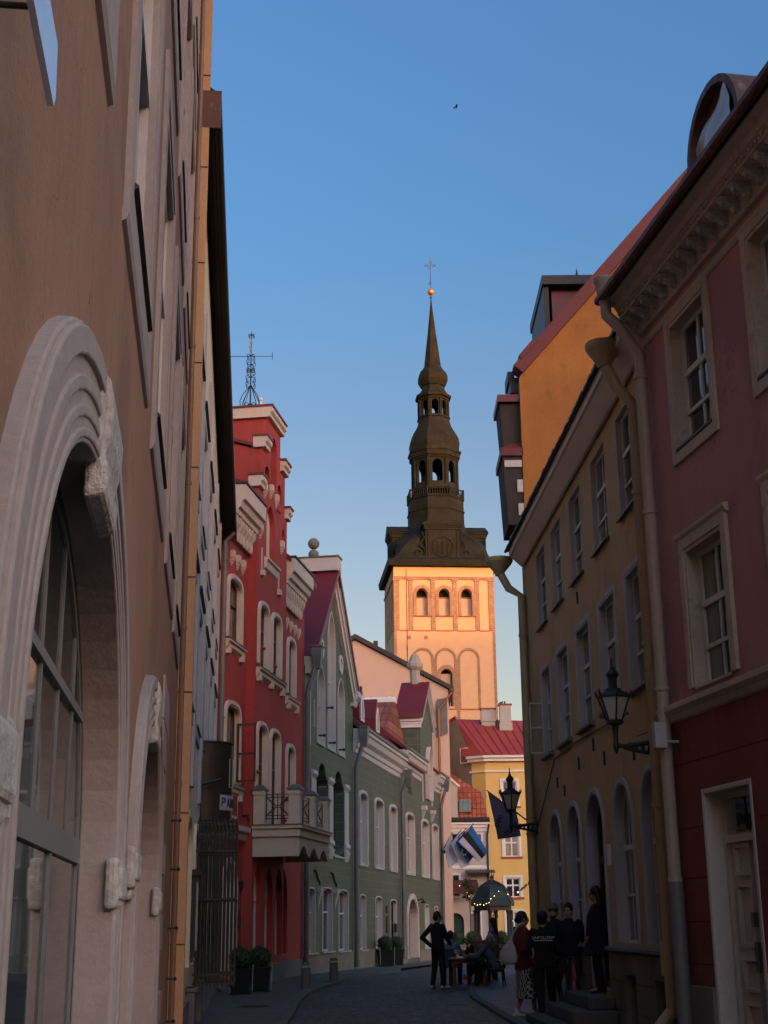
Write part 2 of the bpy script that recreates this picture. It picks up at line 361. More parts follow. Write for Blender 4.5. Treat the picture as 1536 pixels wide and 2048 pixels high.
# ================================================================ LEFT: ochre house
A1, B1 = (-.453, 0), (-2.66, 17.5)
h1 = house('ochre_house', 'tall ochre plaster house with arched shopfront and pale window surrounds, nearest on the left', A1, B1)
holes = []
FW = dict(root=h1)
# arched shop windows with moulded pale surround
def shop_arch(c, hw, imp):
    w, ho = window(h1, c-hw, c+hw, .5, 1.9, (3.12+imp), 'round', 0, .15, 0, fm=M['framegrey'], gm=M['shopglass'], nv=0, tr=((.535, .05), (.75, .02)), fw=.06, bw=.02, n=24, name='shop_window', fd=.03)
    for kk in range(1, 6):
        uu = c-hw+2*hw*kk/6; q = MB(); q.box(uu-.016, uu+.016, -.147, -.122, 1.94, 1.9+(1.2+imp)*math.sqrt(1-((uu-c)/hw)**2)-.03); q.build('mullion', M['framegrey'], w)
    for kk in (2, 4):
        uu = c-hw+2*hw*kk/6; q = MB(); q.box(uu-.025, uu+.025, -.147, -.118, .55, 1.85); q.build('mullion', M['framegrey'], w)
    s = MB()
    for ex, ins, pr in ((.46, 0., .045), (.44, .33, .062), (.26, .20, .055), (.15, .10, .053), (.06, .02, .053)):
        s.ring(arch(c-hw-ex, c+hw+ex, .0, 1.9, 3.10+imp+ex*.74, 'round', 28), arch(c-hw-ins, c+hw+ins, .0, 1.9, 3.10+imp+ins*.74, 'round', 28), -.12 if ex > .45 else 0, pr)
    sr = s.build('arch_surround', M['stucco'], h1, smooth=False, bevel=.008)
    k = MB(); y_ = imp
    k.sweep([(0, 3.42+imp), (.045, 3.43+imp), (.075, 3.39+imp), (.09, 3.31+imp), (.085, 3.20+imp), (.065, (3.12+imp)), (.08, 3.07+imp), (.075, 2.98+imp), (0, 2.96+imp)], c-.22, c+.32)
    k.sweep([(0, 3.38+imp), (.04, 3.39+imp), (.06, 3.31+imp), (.06, 3.18+imp), (.05, 3.1+imp), (0, 3.08+imp)], c-.27, c+.38)
    k.build('keystone', M['stone_rough'], sr, bevel=.02)
    for sg in (-1, 1):
        q = MB(); u = c + sg*(hw+.2) - (.22 if sg < 0 else 0); zz = .12 if sg < 0 else 0
        q.box(u-.25, u+.25, 0, .06, 1.66+zz, 1.88+zz); q.box(u-.20, u+.20, 0, .075, 1.70+zz, 1.85+zz); q.box(u-.20, u+.20, .0, .048, 1.60+zz, 1.66+zz)
        q.build('impost', M['stone_rough'], sr, bevel=.02)
    return arch(c-hw-.2, c+hw+.2, -.2, 1.9, (3.12+imp)+.09, 'round', 28)
holes.append(shop_arch(4.62, 1.66, 0)); holes.append(shop_arch(9.9, 1.65, -.17))
holes.append(shop_arch(-.9, 1.68, 0))
def pale_window(u, z, hgt=2.35, wd=1.6):
    w, ho = window(h1, u, u+wd, z+.3, z+.3+hgt, z+.3+hgt, 'rect', 0, .10, .30, .018, True, M['stucco'], M['frame'], M['glass'], 1, (.62,), .07, .04)
    s = MB(); s.sweep([(0, z+.33), (.045, z+.30), (.045, z+.285), (0, z+.27)], u-.02, u+wd+.02); s.build('sill', M['darkwood'], w)
    s = MB(); s.sweep([(0, z), (.018, z), (.03, z-.03), (.02, z-.06), (0, z-.07)], u-.36, u+wd+.36); s.build('sill', M['stucco'], w)
    return ho
for row, z in ((0, 4.62), (1, 8.35), (2, 12.1)):
    for u in (-.8, 2.6, 5.8, 8.85, 11.85, 14.75):
        holes.append(pale_window(u, z, 2.35 if row == 0 else 2.5))
w = MB(); w.wall([(-5, 0), (17.45, 0), (17.45, 16.2), (-5, 16.2)], holes, 0, .12)
w.box(-5, 17.44, -.6, -.55, 0, 16.2); w.box(-5, -4.99, -8, 0, 0, 16.2); w.box(17.40, 17.448, -8, -.004, 0, 16.2); w.box(-5, 17.44, -8.05, -8, 0, 16.2)
w.build('wall', M['ochre'], h1)
r = MB(); r.sweep([(.35, 16.2), (.35, 16.35), (-4, 19.8), (-8.2, 16.35), (-8.2, 16.2)], -5.1, 17.5); r.build('roof', M['roofred'], h1)
# toothed pale quoins at the far end
q = MB(); z = .0; rr = random.Random(5); k = 0
while z < 3.5:
    hh = rr.uniform(.26, .40); wd = (.75, .42)[k % 2] + rr.uniform(-.06, .06); q.box(12.25, 12.9+wd, 0, rr.uniform(.02, .04), z+.012, z+hh); z += hh; k += 1
q.build('quoins', M['stucco'], h1, bevel=.015)
f = MB(); f.box(17.46, 17.9, -.35, .185, 0, 16.6)
f.build('pilaster', M['ochre_fin'], h1, bevel=.006)
j = MB()
for z in (1.35, 2.9, 4.4, 5.9, 7.4, 8.9, 10.4, 11.9, 13.4, 14.9): j.box(17.452, 17.458, -.1, .186, z, z+.015)
j.build('joint', M['iron'], h1)
p = MB(); p.tube([(16.95, .06, .1), (16.95, .06, 16)], .035)
for z in (1.5, 3.2, 5.1, 7, 8.9, 10.8): p.tube([(16.95, .06, z), (16.95, .06, z+.05)], .045)
p.build('downpipe', M['ochrepipe'], h1)
for z in (1.55, 2.2, 2.75, 1.0, .55):
    b = MB(); b.tube([(16.5, 0, z), (16.5, .09, z)], .012); b.ball((16.5, .1, z), .022, 8); b.build('wall_hook', M['iron'], h1)
# blank pale projecting sign plate high at the very near end
sg = thing('sign_plate', 'narrow blank pale blue sign plate on rods from the ochre wall, top left corner', 'sign', (-.453, 0, 0), math.atan2(17.5, -2.207))
b = MB(); b.extr([(1.2, 3.03), (2.19, 3.03), (2.21, 3.06), (2.19, 3.16), (1.2, 3.16)], .122, .134)
b.build('panel', plain('sign_enamel', (.62,.66,.74), .15, 0, .6, .03), sg)
b = MB(); b.tube([(1.4, 0, 3.1), (1.4, .125, 3.1)], .006); b.tube([(2.0, 0, 3.1), (2.0, .125, 3.1)], .006); b.build('bracket', M['iron'], sg)

# ================================================================ grey and cream house
A2, B2 = (-2.6, 17.6), (-4.19, 34.)
h2 = house('cream_house', 'cream house with grey window bands and dark boarded eaves behind the ochre house', A2, B2)
holes = []
for row, (z0, z1) in enumerate(((7.75, 9.45), (4.55, 6.35))):
    for u in (.9, 3.75, 6.8, 9.9, 13.0):
        w, ho = window(h2, u, u+1.25, z0, z1, z1, 'rect', 0, .10, .20, .02, True, M['greyplaster'], M['frame'], M['glass'], 1, (.66,), .06, .03)
        holes.append(ho)
        b = MB(); b.sweep([(0, z1+.34), (.07, z1+.32), (.07, z1+.30), (0, z1+.28)], u-.34, u+1.6); b.build('hood', M['roofblk'], w)
        b = MB(); b.sweep([(-.1, z0+.05), (.06, z0-.02), (.06, z0-.04), (-.1, z0-.03)], u-.1, u+1.35); b.build('sill', M['zinc'], w)
for u in (1.6, 4.4, 7.5, 12.4):
    w, ho = window(h2, u, u+1.3, 1.0, 2.6, 3.0, 'seg', 0, .2, .12, .03, False, M['cream'], M['framebrown'], M['glass'], 1, (.6,), .06, .03); holes.append(ho)
w = MB(); w.wall([(0, 0), (16.5, 0), (16.5, 11.35), (0, 13.0)], holes, 0, .3); w.box(0, .02, -8, -.01, 0, 12.9); w.box(16.48, 16.5, -8, -.01, 0, 11.3); w.box(0, 16.5, -8.05, -8, 0, 11.3)
w.box(.02, 16.48, -.6, -.56, 0, 11.2)
w.build('wall', M['cream'], h2)
b = MB()
for u in (2.75, 5.75, 8.75, 11.85, 15.0):
    b.extr(arch(u-.2, u+.2, 3.5, 10.75, 11.05, 'round', 10), .0, .05)
b.build('lisene', M['greyplaster'], h2)
def esw(b, prof, u0=-.2, u1=16.75):
    # eaves fall along the old house and widen towards its far end
    n = len(prof); f0, f1 = .285/.42, .40/.42
    z0, z1 = 13.1, 11.27
    b.add([(u0, a*f0 if a > 0 else a, z0+c) for a, c in prof] + [(u1, a*f1 if a > 0 else a, z1+c) for a, c in prof], [tuple(range(n)), tuple(range(n, 2*n))] + [(i, (i+1) % n, (i+1) % n+n, i+n) for i in range(n)])
b = MB(); esw(b, [(.004, -.02), (.37, -.12), (.37, -.06), (.004, .06)])
for i in range(4): o = .06+.085*i; esw(b, [(o, -.05-.27*(o-.004)), (o+.012, -.05-.27*(o-.004)), (o+.012, 0-.27*o), (o, 0-.27*o)])
b.build('soffit', M['darkwood'], h2)
b = MB(); esw(b, [(.372, -.16), (.42, -.17), (.425, .0), (.38, .03)], -.22, 16.78); esw(b, [(.32, .04), (.42, .02), (-4, 3.1), (-8.4, .0), (-8.3, -.1), (-4, 2.9)], -.24, 16.8); b.build('roof', M['roofblk'], h2)
b = MB(); b.box(-.27, -.245, .0, .29, 12.55, 13.16); b.build('gutter_box', M['rust'], h2)
p = MB(); p.tube([(16.2, .12, .1), (16.2, .12, 10.9), (16.2, .34, 11.15)], .065, 10)
for z in (.5, 2.2, 4.3, 6.4, 8.5, 10.4): p.tube([(16.2, .12, z), (16.2, .12, z+.05)], .085, 10)
p.tube([(16.2, .12, .25), (16.2, .32, .08)], .07, 10); p.build('downpipe', M['zinc'], h2)
b = MB(); b.box(.02, 16.4, 0, .06, -.3, .55)
for u in (3.2, 6.2, 9.2, 11.2, 13.4, 15.4): b.box(u-.25, u+.25, 0, .14, -.3, .72); b.box(u-.28, u+.28, 0, .17, .66, .72)
b.build('plinth', M['plinthgrey'], h2, bevel=.01)
b = MB(); b.box(4.0, 4.9, .0, .08, 1.1, 2.3); b.box(3.92, 4.98, .0, .12, 2.3, 2.38); b.build('menu_case', M['iron'], h2)
b = MB(); b.box(4.08, 4.82, .082, .086, 1.2, 2.2); b.build('menu_sheet', M['white'], h2)
# drum shaped sign
ds = thing('drum_sign', 'dark bronze half drum shop sign with a white PANN plate on the cream house', 'sign', (A2[0], A2[1], 0), math.atan2(B2[1]-A2[1], B2[0]-A2[0]))
def drum_pt(a, z, r=.53): return (7.4 + r*math.sin(a)*1.0, .02 + r*math.cos(a), z)
b = MB(); n = 28; vs = []; fs = []
for i in range(n+1):
    a = -PI/2 + PI*i/n; vs += [drum_pt(a, 3.3), drum_pt(a, 4.70)]
fs = [(2*i, 2*i+2, 2*i+3, 2*i+1) for i in range(n)]; fs += [tuple(range(0, 2*n+2, 2)), tuple(range(1, 2*n+2, 2)), (0, 1, 2*n+1, 2*n)]
b.add(vs, fs); b.build('drum', M['bronze'], ds, smooth=True)
b = MB()
for z in (3.3, 4.66):
    for rr_ in (0,):
        b.tube([drum_pt(-PI/2+PI*i/n, z+.02, .535) for i in range(n+1)], .018, 6)
b.build('rim', M['iron'], ds)
# plate curved on the drum, lettered
ta = -RAD(52)
b = MB(); vs = []; fs = []; m_ = 10
for i in range(m_+1):
    a = -RAD(54)+RAD(60)*i/m_; vs += [drum_pt(a, 3.50, .54), drum_pt(a, 3.76, .54)]
fs = [(2*i, 2*i+2, 2*i+3, 2*i+1) for i in range(m_)]; b.add(vs, fs); b.build('plate', surf('enamel_plate', (.36,.35,.33), var=.1, rough=.4), ds)
LET = {'P': [((0,0),(0,1)), ((0,1),(.6,.95)), ((.6,.95),(.6,.55)), ((.6,.55),(0,.5))], 'A': [((0,0),(.35,1)), ((.35,1),(.7,0)), ((.14,.38),(.56,.38))], 'N': [((0,0),(0,1)), ((0,1),(.6,0)), ((.6,0),(.6,1))]}
b = MB(); a0 = -RAD(49)
for k, chh in enumerate('PANN'):
    for s0, s1 in LET[chh]:
        P0 = drum_pt(a0 + RAD(13.2)*(k + s0[0]*.95), 3.555 + .15*s0[1], .546); P1 = drum_pt(a0 + RAD(13.2)*(k + s1[0]*.95), 3.555 + .15*s1[1], .546)
        b.tube([P0, P1], .011, 5)
b.build('lettering', M['iron'], ds)
b = MB(); b.tube([drum_pt(-RAD(30), 3.9, .55), drum_pt(-RAD(30), 4.4, .55), drum_pt(-RAD(14), 4.4, .55), drum_pt(-RAD(14), 3.9, .55), drum_pt(-RAD(30), 3.9, .55)], .012, 6); b.build('frame', M['zincpale'], ds)
b = MB(); b.tube([(6.6, 0, 3.9), (6.7, .35, 4.0)], .03); b.build('bracket', M['iron'], ds)
# open wrought iron gate leaf standing out from the wall
for k, (u, lab) in enumerate(((5.35, 'rusty wrought iron gate leaf with spear tips opened out below the drum sign, nearer leaf'), (6.3, 'rusty wrought iron gate leaf with spear tips opened out below the drum sign, farther leaf'))):
    g = thing('iron_gate_leaf', lab, 'gate', (A2[0], A2[1], 0), math.atan2(B2[1]-A2[1], B2[0]-A2[0]), 'iron gate leaves on the cream house')
    L_ = .66
    for i in range(11):
        o = .05 + (L_-.05)*i/10; b = MB(); tw = .03*math.sin(i*2.1)
        b.tube([(u, o, .62), (u, o, 3.05)], .017, 6); b.lathe(u, o, [(.014, 3.05), (.035, 3.12), (.004, 3.26)], 6)
        for z in (.72, 1.95, 2.7): b.ball((u, o, z), .028, 8)
        b.build('bar', M['irongrey'], g)
    for z in (.66, .8, 1.95, 2.7, 2.95):
        b = MB(); b.box(u-.012, u+.012, .0, L_+.02, z, z+.035); b.build('rail', M['irongrey'], g)
    for z in (.74, 2.8):
        b = MB()
        for i in range(8):
            o = .05+(L_-.05)*(i+.5)/8; b.tube([(u, o+.03*math.cos(t*PI/4), z+.06+.03*math.sin(t*PI/4)) for t in range(9)], .007, 5)
        b.build('scrollwork', M['irongrey'], g)
# ================================================================ red stepped gable house
A3, B3 = (-3.98, 35.), (-2.6, 43.64)
h3 = house('red_gable_house', 'red plaster house with stepped gable, cream mouldings and a balcony, left of the green house', A3, B3)
CF = .25; U0, U1 = 1.5, 5.05; UE = 8.68
hl, hc, hr = [], [], []
def rw(lst, u0, u1, z0, z1, o, nv=1, tr=(.62,), fm='framebrown', gm='glasscurt', depth=.15):
    w, ho = window(h3, u0, u1, z0, z1-.28, z1, 'seg', o, depth, .13, .05, False, M['redtrim'], M[fm], M[gm], nv, tr, .06, .03, n=12); lst.append(ho); return w
def rsill(w, u0, u1, z, o, br=()):
    s = MB(); s.sweep([(o, z), (o+.16, z-.03), (o+.16, z-.08), (o+.10, z-.10), (o+.10, z-.20), (o+.05, z-.24), (o, z-.28)], u0, u1)
    for b_ in br: s.box(b_-.07, b_+.07, o, o+.13, z-.38, z-.2)
    s.build('sill', M['redtrim'], w)
    s = MB(); s.sweep([(o, z+.025), (o+.18, z-.012), (o+.18, z-.028), (o, z+.002)], u0-.02, u1+.02); s.build('flashing', M['zinc'], w)
w = rw(hl, -.45, .78, 5.0, 6.9, 0, 1, (.55,)); rsill(w, -.65, 1.12, 4.95, 0, (-.5, .9))
# open brown casement on that window
cs = MB()
for (a, b_) in ((.0, .05), (.45, .5)): cs.box(.74, .78, a, b_, 5.05, 6.55)
for z in (5.05, 5.75, 6.5): cs.box(.74, .78, 0, .5, z, z+.05)
cs.build('open_casement', M['framebrown'], w)
w = rw(hl, -.45, .75, 8.6, 10.2, 0); rsill(w, -.65, 1.05, 8.55, 0, (-.5, .85))
for z0, z1 in ((5.0, 6.65), (8.3, 9.95)):
    w = rw(hc, 1.8, 2.72, z0 if z0 > 6 else 4.1, z1, CF); 
    if z0 > 6: rsill(w, 1.6, 4.6, 8.2, CF, (1.75, 3.1, 4.45))
    rw(hc, 3.28, 4.2, z0 if z0 > 6 else 4.1, z1, CF)
w = rw(hr, 6.3, 7.15, 4.9, 6.6, 0); rsill(w, 6.1, 7.5, 4.85, 0, (6.3, 7.3))
w = rw(hr, 6.3, 7.15, 8.2, 9.85, 0); rsill(w, 6.1, 7.6, 8.12, 0, (6.3, 7.4))
# ground floor
w, ho = window(h3, -.3, .75, .15, 2.4, 3.0, 'round', 0, .3, .15, .04, False, M['redtrim'], M['wooddark'], M['wooddark'], 1, (.72,), .1, .04, name='door'); hl.append(ho)
for u in (1.75, 2.95, 4.1):
    w, ho = window(h3, u, u+.85, .75, 2.35, 3.05, 'pointed', CF, .22, 0, .0, False, M['redtrim'], M['redtrim'], M['glass'], 1, (.6,), .07, .02, n=14); hc.append(ho)
w, ho = window(h3, 5.6, 6.6, .75, 2.4, 3.1, 'pointed', 0, .22, 0, .0, False, M['redtrim'], M['redtrim'], M['glass'], 1, (.6,), .06, .03); hr.append(ho)
# gable blind window and niches
hc.append(arch(2.55, 3.5, 11.45, 12.55, 13.1, 'pointed'))
NI = [(3.05, 3.7, 13.9, 14.9, 15.2), (2.3, 2.9, 13.75, 13.9, 14.1), (3.85, 4.35, 13.75, 13.85, 14.0), (1.75, 2.2, 12.3, 12.8, 13.05), (4.4, 4.8, 12.3, 12.55, 12.8)]
NI = [(2.95, 3.65, 13.75, 14.85, 15.25), (2.25, 2.85, 13.5, 13.85, 14.15), (3.8, 4.3, 13.5, 13.8, 14.05), (1.72, 2.15, 12.2, 12.75, 13.05), (4.4, 4.8, 12.2, 12.55, 12.85)]
for n_ in NI: hc.append(arch(*n_, 'round', 10))
# stepped centre outline
cen = [(U0,0),(U1,0),(U1,13.25),(4.72,13.25),(4.72,14.55),(4.08,14.55),(4.08,15.62),(2.45,15.62),(2.45,14.55),(1.93,14.55),(1.93,13.25),(U0,13.25)]
w = MB(); w.wall(cen, hc, CF, .34); 
w.wall([(-.7,0),(U0,0),(U0,11.9),(-.7,11.9)], hl, 0, .3); w.wall([(U1,0),(UE,0),(UE,11.4),(U1,11.4)], hr, 0, .3)
w.box(-.7, -.68, -8, -.01, 0, 11.9); w.box(-.7, UE, -8.05, -8, 0, 11.4); w.box(UE-.02, UE, -8, -.01, 0, 11.4); w.box(-.68, UE-.02, -.6, -.57, 0, 11.2)
# gable core behind, deeper lower steps with sloping tops
for (a, b_, z0, z1) in ((U0+.003, U1-.003, 11.2, 13.245), (1.934, 4.716, 13.2, 14.545), (2.454, 4.076, 14.5, 15.615)):
    w.box(a, b_, -.95, CF-.32, z0, z1)
for (a, z1, dz) in ((1.94, 14.54, .62), (U0+.01, 13.24, .62)):
    w.hexa([(a, -1.9, 11), (a+.5, -1.9, 11), (a+.5, -.1, 11), (a, -.1, 11)], [(a, -1.9, z1+dz), (a+.5, -1.9, z1+dz), (a+.5, -.1, z1), (a, -.1, z1)])
w.build('wall', M['red'], h3)
g = MB(); g.extr(arch(2.5, 3.55, 11.4, 12.55, 13.15, 'pointed'), .09, .10); g.build('blind_panel', M['redtrim'], h3)
s = MB(); s.sweep([(CF, 11.42), (CF+.14, 11.39), (CF+.14, 11.34), (CF+.08, 11.3), (CF+.05, 11.12), (CF, 11.08)], 2.3, 3.75); s.build('gable_sill', M['redtrim'], h3)
c_ = MB()
def step(a, b_, z, d=1.05):
    c_.box(a-.06, b_+.06, -d, CF+.10, z-.26, z-.02)
def cap(a, b_, z, d, left=True, right=True):
    L_ = .1 if left else 0; R_ = .1 if right else 0
    s = MB(); c_ = MB()
    s.sweep([(CF+.05, z-.34), (CF+.10, z-.32), (CF+.10, z-.22), (CF+.16, z-.16), (CF+.16, z-.02), (-d, z-.02), (-d, z-.34)], a-L_, b_+R_)
    s.build('gable_cornice', M['redtrim'], h3)
    c_.box(a-L_-.03, b_+R_+.03, -d-.03, CF+.19, z-.02, z+.04); c_.build('coping', M['roofred'], h3)
cap(2.45, 4.08, 15.95, .95)
cap(1.93, 2.45, 14.86, .0, True, False); cap(4.08, 4.72, 14.86, .9, False, True); cap(U0, 1.93, 13.56, .0, True, False); cap(4.72, U1, 13.56, .9, False, True)
for (a, z1, dz) in ((1.85, 14.9, .62), (U0-.08, 13.6, .62)):
    c_ = MB(); c_.hexa([(a, -2.0, z1-.34+dz), (a+.62, -2.0, z1-.34+dz), (a+.62, -.0, z1-.34), (a, -.0, z1-.34)], [(a, -2.0, z1-.24+dz), (a+.62, -2.0, z1-.24+dz), (a+.62, -.0, z1-.24), (a, -.0, z1-.24)]); c_.build('coping', M['roofred'], h3)
# corbel consoles in the gable and below eaves
def console(u, o, z, k=1):
    b = MB(); b.box(u-.13*k, u+.13*k, o, o+.13*k, z, z+.26*k); b.box(u-.10*k, u+.10*k, o, o+.10*k, z-.1*k, z); b.box(u-.07*k, u+.07*k, o, o+.07*k, z-.2*k, z-.1*k); b.box(u-.035*k, u+.035*k, o, o+.04*k, z-.28*k, z-.2*k)
    return b.build('console', M['redtrim'], h3)
for u, z in ((2.9, 13.5), (3.55, 13.4), (2.2, 13.3)): console(u, CF, z, .75)
for u, z in ((4.3, 12.2), (1.75, 12.0)): console(u, CF, z, .75)
for u in (-.2, .35, .9): console(u, 0, 10.75, .75)
for u in (6.1, 6.65, 7.2, 7.75): console(u, 0, 10.3, .65)
for u, z in ((2.0, 10.95), (4.0, 10.85)):
    b = MB(); b.box(u-.03, u+.03, CF, CF+.03, z, z+.65); b.box(u-.1, u+.1, CF, CF+.1, z-.16, z); b.build('slit', M['redtrim'], h3)
for u, z in ((.08, 11.0), (.62, 11.0), (1.15, 11.0), (6.35, 10.45), (6.9, 10.45), (7.5, 10.45)):
    b = MB(); b.extr(arch(u-.13, u+.13, z, z+.15, z+.3, 'round', 8), .001, .004); b.build('niche', M['roofred'], h3)
# wing cornices
def cornice(u0, u1, zt, nd):
    s = MB(); s.sweep([(0, zt), (.50, zt-.02), (.50, zt-.42), (.42, zt-.46), (.38, zt-.62), (.30, zt-.66), (.28, zt-.78), (.0, zt-.8)], u0, u1)
    s.sweep([(0, zt-.8), (.10, zt-.8), (.10, zt-1.28), (.0, zt-1.3)], u0, u1-.02)
    co = s.build('wing_cornice', M['redtrim'], h3)
    b = MB(); st = (u1-u0)/nd
    for i in range(nd):
        u = u0 + st*(i+.5); b.sweep([(.101, zt-.8), (.26, zt-.8), (.24, zt-.95), (.16, zt-1.1), (.16, zt-1.28), (.13, zt-1.36), (.101, zt-1.36)], u-st*.27, u+st*.27)
    b.build('dentils', M['redtrim'], co)
    f = MB(); f.box(u0-.02, u1+.03, -.2, .54, zt, zt+.05); f.build('flashing', M['roofblk'], co)
cornice(-.72, 1.47, 12.6, 7); cornice(5.08, 7.75, 12.1, 9)
# roof behind
r = MB(); r.sweep([(.4, 12.12), (-3.6, 15.0), (-8.2, 11.5), (-8.2, 11.3), (-3.6, 14.8), (.4, 11.95)], U1, UE)
r.sweep([(.4, 12.66), (-3.6, 15.0), (-8.2, 11.5), (-8.2, 11.3), (-3.6, 14.8), (.4, 12.5)], -.7, U0); r.sweep([(-.9, 13.0), (-3.6, 15.0), (-8.2, 11.5), (-8.2, 11.3), (-3.6, 14.8), (-.9, 12.8)], U0, U1)
r.build('roof', M['roofred'], h3)
# string course, base
s = MB(); s.sweep([(0, 3.98), (.22, 3.95), (.22, 3.82), (.14, 3.76), (.10, 3.62), (0, 3.56)], -.72, U0+.0); s.sweep([(0, 3.98), (.22, 3.95), (.22, 3.82), (.14, 3.76), (.10, 3.62), (0, 3.56)], U1, UE); s.build('string_course', M['redtrim'], h3)
s = MB(); s.box(-.55, .85, 0, .03, 4.12, 4.75); s.build('panel_frame', M['redtrim'], h3); s = MB(); s.box(-.45, .75, .03, .04, 4.2, 4.67); s.build('panel', M['red'], h3)
s = MB(); s.box(-.72, U0-.01, 0, .05, -.2, .14); s.box(U0-.06, U1+.06, -.2, CF+.06, -.2, .55); s.box(U1+.07, UE, 0, .05, -.2, .55); s.build('plinth', M['plinthgrey'], h3)
# balcony
bl = MB(); BO = 1.5; ue = 5.35; 
bl.box(1.42, ue+.08, CF, BO+.08, 3.92, 4.0); bl.box(1.48, ue+.02, CF, BO+.02, 3.72, 3.92); 
sc_ = [(1.55, 3.72), (ue-.05, 3.72), (ue-.05, 3.22)]
for i in range(3):
    a = ue-.05-(i)*1.27
    if i: pass
    for t in range(1, 8): sc_.append((a-.12-1.03*t/8, 3.22+.28*math.sin(PI*t/8)))
    sc_.append((a-1.2, 3.22))
sc_.append((1.55, 3.22)); bl.extr(sc_, BO-.12, BO-.02)
bl.box(1.55, 1.67, CF, BO-.121, 3.22, 3.72); bl.box(ue-.17, ue-.05, CF, BO-.121, 3.22, 3.72)
bc = bl.build('balcony', M['redtrim'], h3, bevel=.006)
b = MB(); b.box(1.40, ue+.1, CF, BO+.1, 4.0, 4.03); b.build('flashing', M['zinc'], bc)
for (u, o) in ((1.62, CF+.17), (1.62, BO-.14), (3.45, BO-.14), (ue-.12, BO-.14), (ue-.12, CF+.17)):
    b = MB(); b.box(u-.15, u+.15, o-.15, o+.15, 4.03, 4.85); b.box(u-.17, u+.17, o-.17, o+.17, 4.78, 4.90); b.build('post', M['redtrim'], bc, bevel=.008)
    b = MB(); b.hexa([(u-.2,o-.2,4.9),(u+.2,o-.2,4.9),(u+.2,o+.2,4.9),(u-.2,o+.2,4.9)], [(u-.2,o-.2,4.94),(u+.2,o-.2,4.94),(u+.2,o+.2,4.94),(u-.2,o+.2,4.94)]); b.hexa([(u-.2,o-.2,4.94),(u+.2,o-.2,4.94),(u+.2,o+.2,4.94),(u-.2,o+.2,4.94)], [(u-.08,o-.08,5.04),(u+.08,o-.08,5.04),(u+.08,o+.08,5.04),(u-.08,o+.08,5.04)]); b.build('post_cap', M['zinc'], bc)
def railing(p, q):
    b = MB(); P = lambda t, z: (p[0]+(q[0]-p[0])*t, p[1]+(q[1]-p[1])*t, z)
    for z in (4.18, 4.26, 4.72, 4.80): b.tube([P(0, z), P(1, z)], .012, 6)
    for t in (.02, .5, .98): b.tube([P(t, 4.15), P(t, 4.82)], .013, 6)
    c4 = (4.26+4.72)/2
    for s0 in (-1, 1):
        b.tube([P(.5+s0*.5*(1-math.sin(PI*i/10)*.8), 4.26+.46*i/10) for i in range(11)], .011, 5)
        b.tube([P(.04+.92*i/10, c4+s0*(.22-.20*math.sin(PI*i/10)*1.0+.0)) for i in range(11)], .011, 5)
    b.build('railing', M['iron'], bc)
railing((1.62, CF+.33), (1.62, BO-.3)); railing((1.78, BO-.14), (3.29, BO-.14)); railing((3.61, BO-.14), (ue-.28, BO-.14)); railing((ue-.12, CF+.33), (ue-.12, BO-.3))
# wall lamps / small fittings
for (u, o, z) in ((1.42, .0, 4.25),):
    b = MB(); b.tube([(u, o, z), (u, o+.16, z+.02), (u, o+.18, z-.16)], .03, 8); b.build('wall_lamp', M['iron'], h3)
for u, z in ((.98, 1.9), (1.15, 1.55), (1.3, 2.4)):
    b = MB(); b.box(u-.1, u+.1, 0, .06, z, z+.22); b.build('notice_box', M['iron'], h3)
for u, z, o in ((1.95, 8.75, CF), (3.35, 8.5, CF), (5.3, 8.1, 0), (1.7, 5.4, CF), (3.6, 13.1, CF), (4.7, 4.35, CF)):
    b = MB(); b.tube([(u-.12, o+.1, z), (u+.12, o+.1, z)], .02, 6); b.ball((u-.12, o+.1, z), .045, 8); b.ball((u+.12, o+.1, z), .045, 8); b.tube([(u, o, z), (u, o+.1, z)], .015, 6); b.build('floodlight', M['red'], h3)
# roof vent duct behind the right shoulder
b = MB(); b.box(5.25, 5.75, -.7, -.3, 12.4, 13.3); b.sweep([(-.75, 13.3), (-.1, 13.5), (-.1, 13.75), (-.75, 13.75)], 5.2, 5.85); b.build('roof_vent', M['zinc'], h3)
# weathervane mast
v = MB(); vu, vo = 2.75, -.35; z0 = 15.98
def sc3(pts, r=.012): v.tube([(vu+a, vo+b_, z0+c) for a, b_, c in pts], r, 5)
v.tube([(vu, vo, z0), (vu, vo, z0+2.5)], [.028, .012], 6)
def spiral(ang, z, s=1., flip=1):
    ca, sa = math.cos(ang), math.sin(ang); pts = []
    for i in range(13):
        t = i/12; a = PI*1.7*t; rad = .13*s*(1-.55*t)
        x = .02 + .10*s + rad*-math.cos(a); zz = rad*math.sin(a)*flip
        pts.append((x*ca, x*sa, z+zz))
    sc3(pts, .011)
for ang in (0, PI/2, PI, 1.5*PI):
    ca, sa = math.cos(ang+.6), math.sin(ang+.6)
    sc3([(x*ca, x*sa, z) for x, z in ((.38, .02), (.40, .2), (.30, .42), (.14, .62), (.03, .78))], .012)
    sc3([(x*ca, x*sa, z) for x, z in ((.25, .02), (.24, .25), (.10, .6), (.02, .8))], .009)
    for z, s_, fl in ((.1, 1.1, 1), (.82, .9, -1), (.98, .9, 1), (1.22, .8, 1), (1.3, .7, -1), (1.52, .8, -1), (1.68, .7, 1), (2.36, .5, 1)): spiral(ang+.6, z, s_, fl)
sc3([(-.1, -.62, 1.72), (.1, .62, 1.72)], .010)
for k in (-1, 1): sc3([(k*.1, k*.62, 1.60), (k*.1, k*.62, 1.84)], .009)
vv = v.build('weathervane', M['iron'], h3)
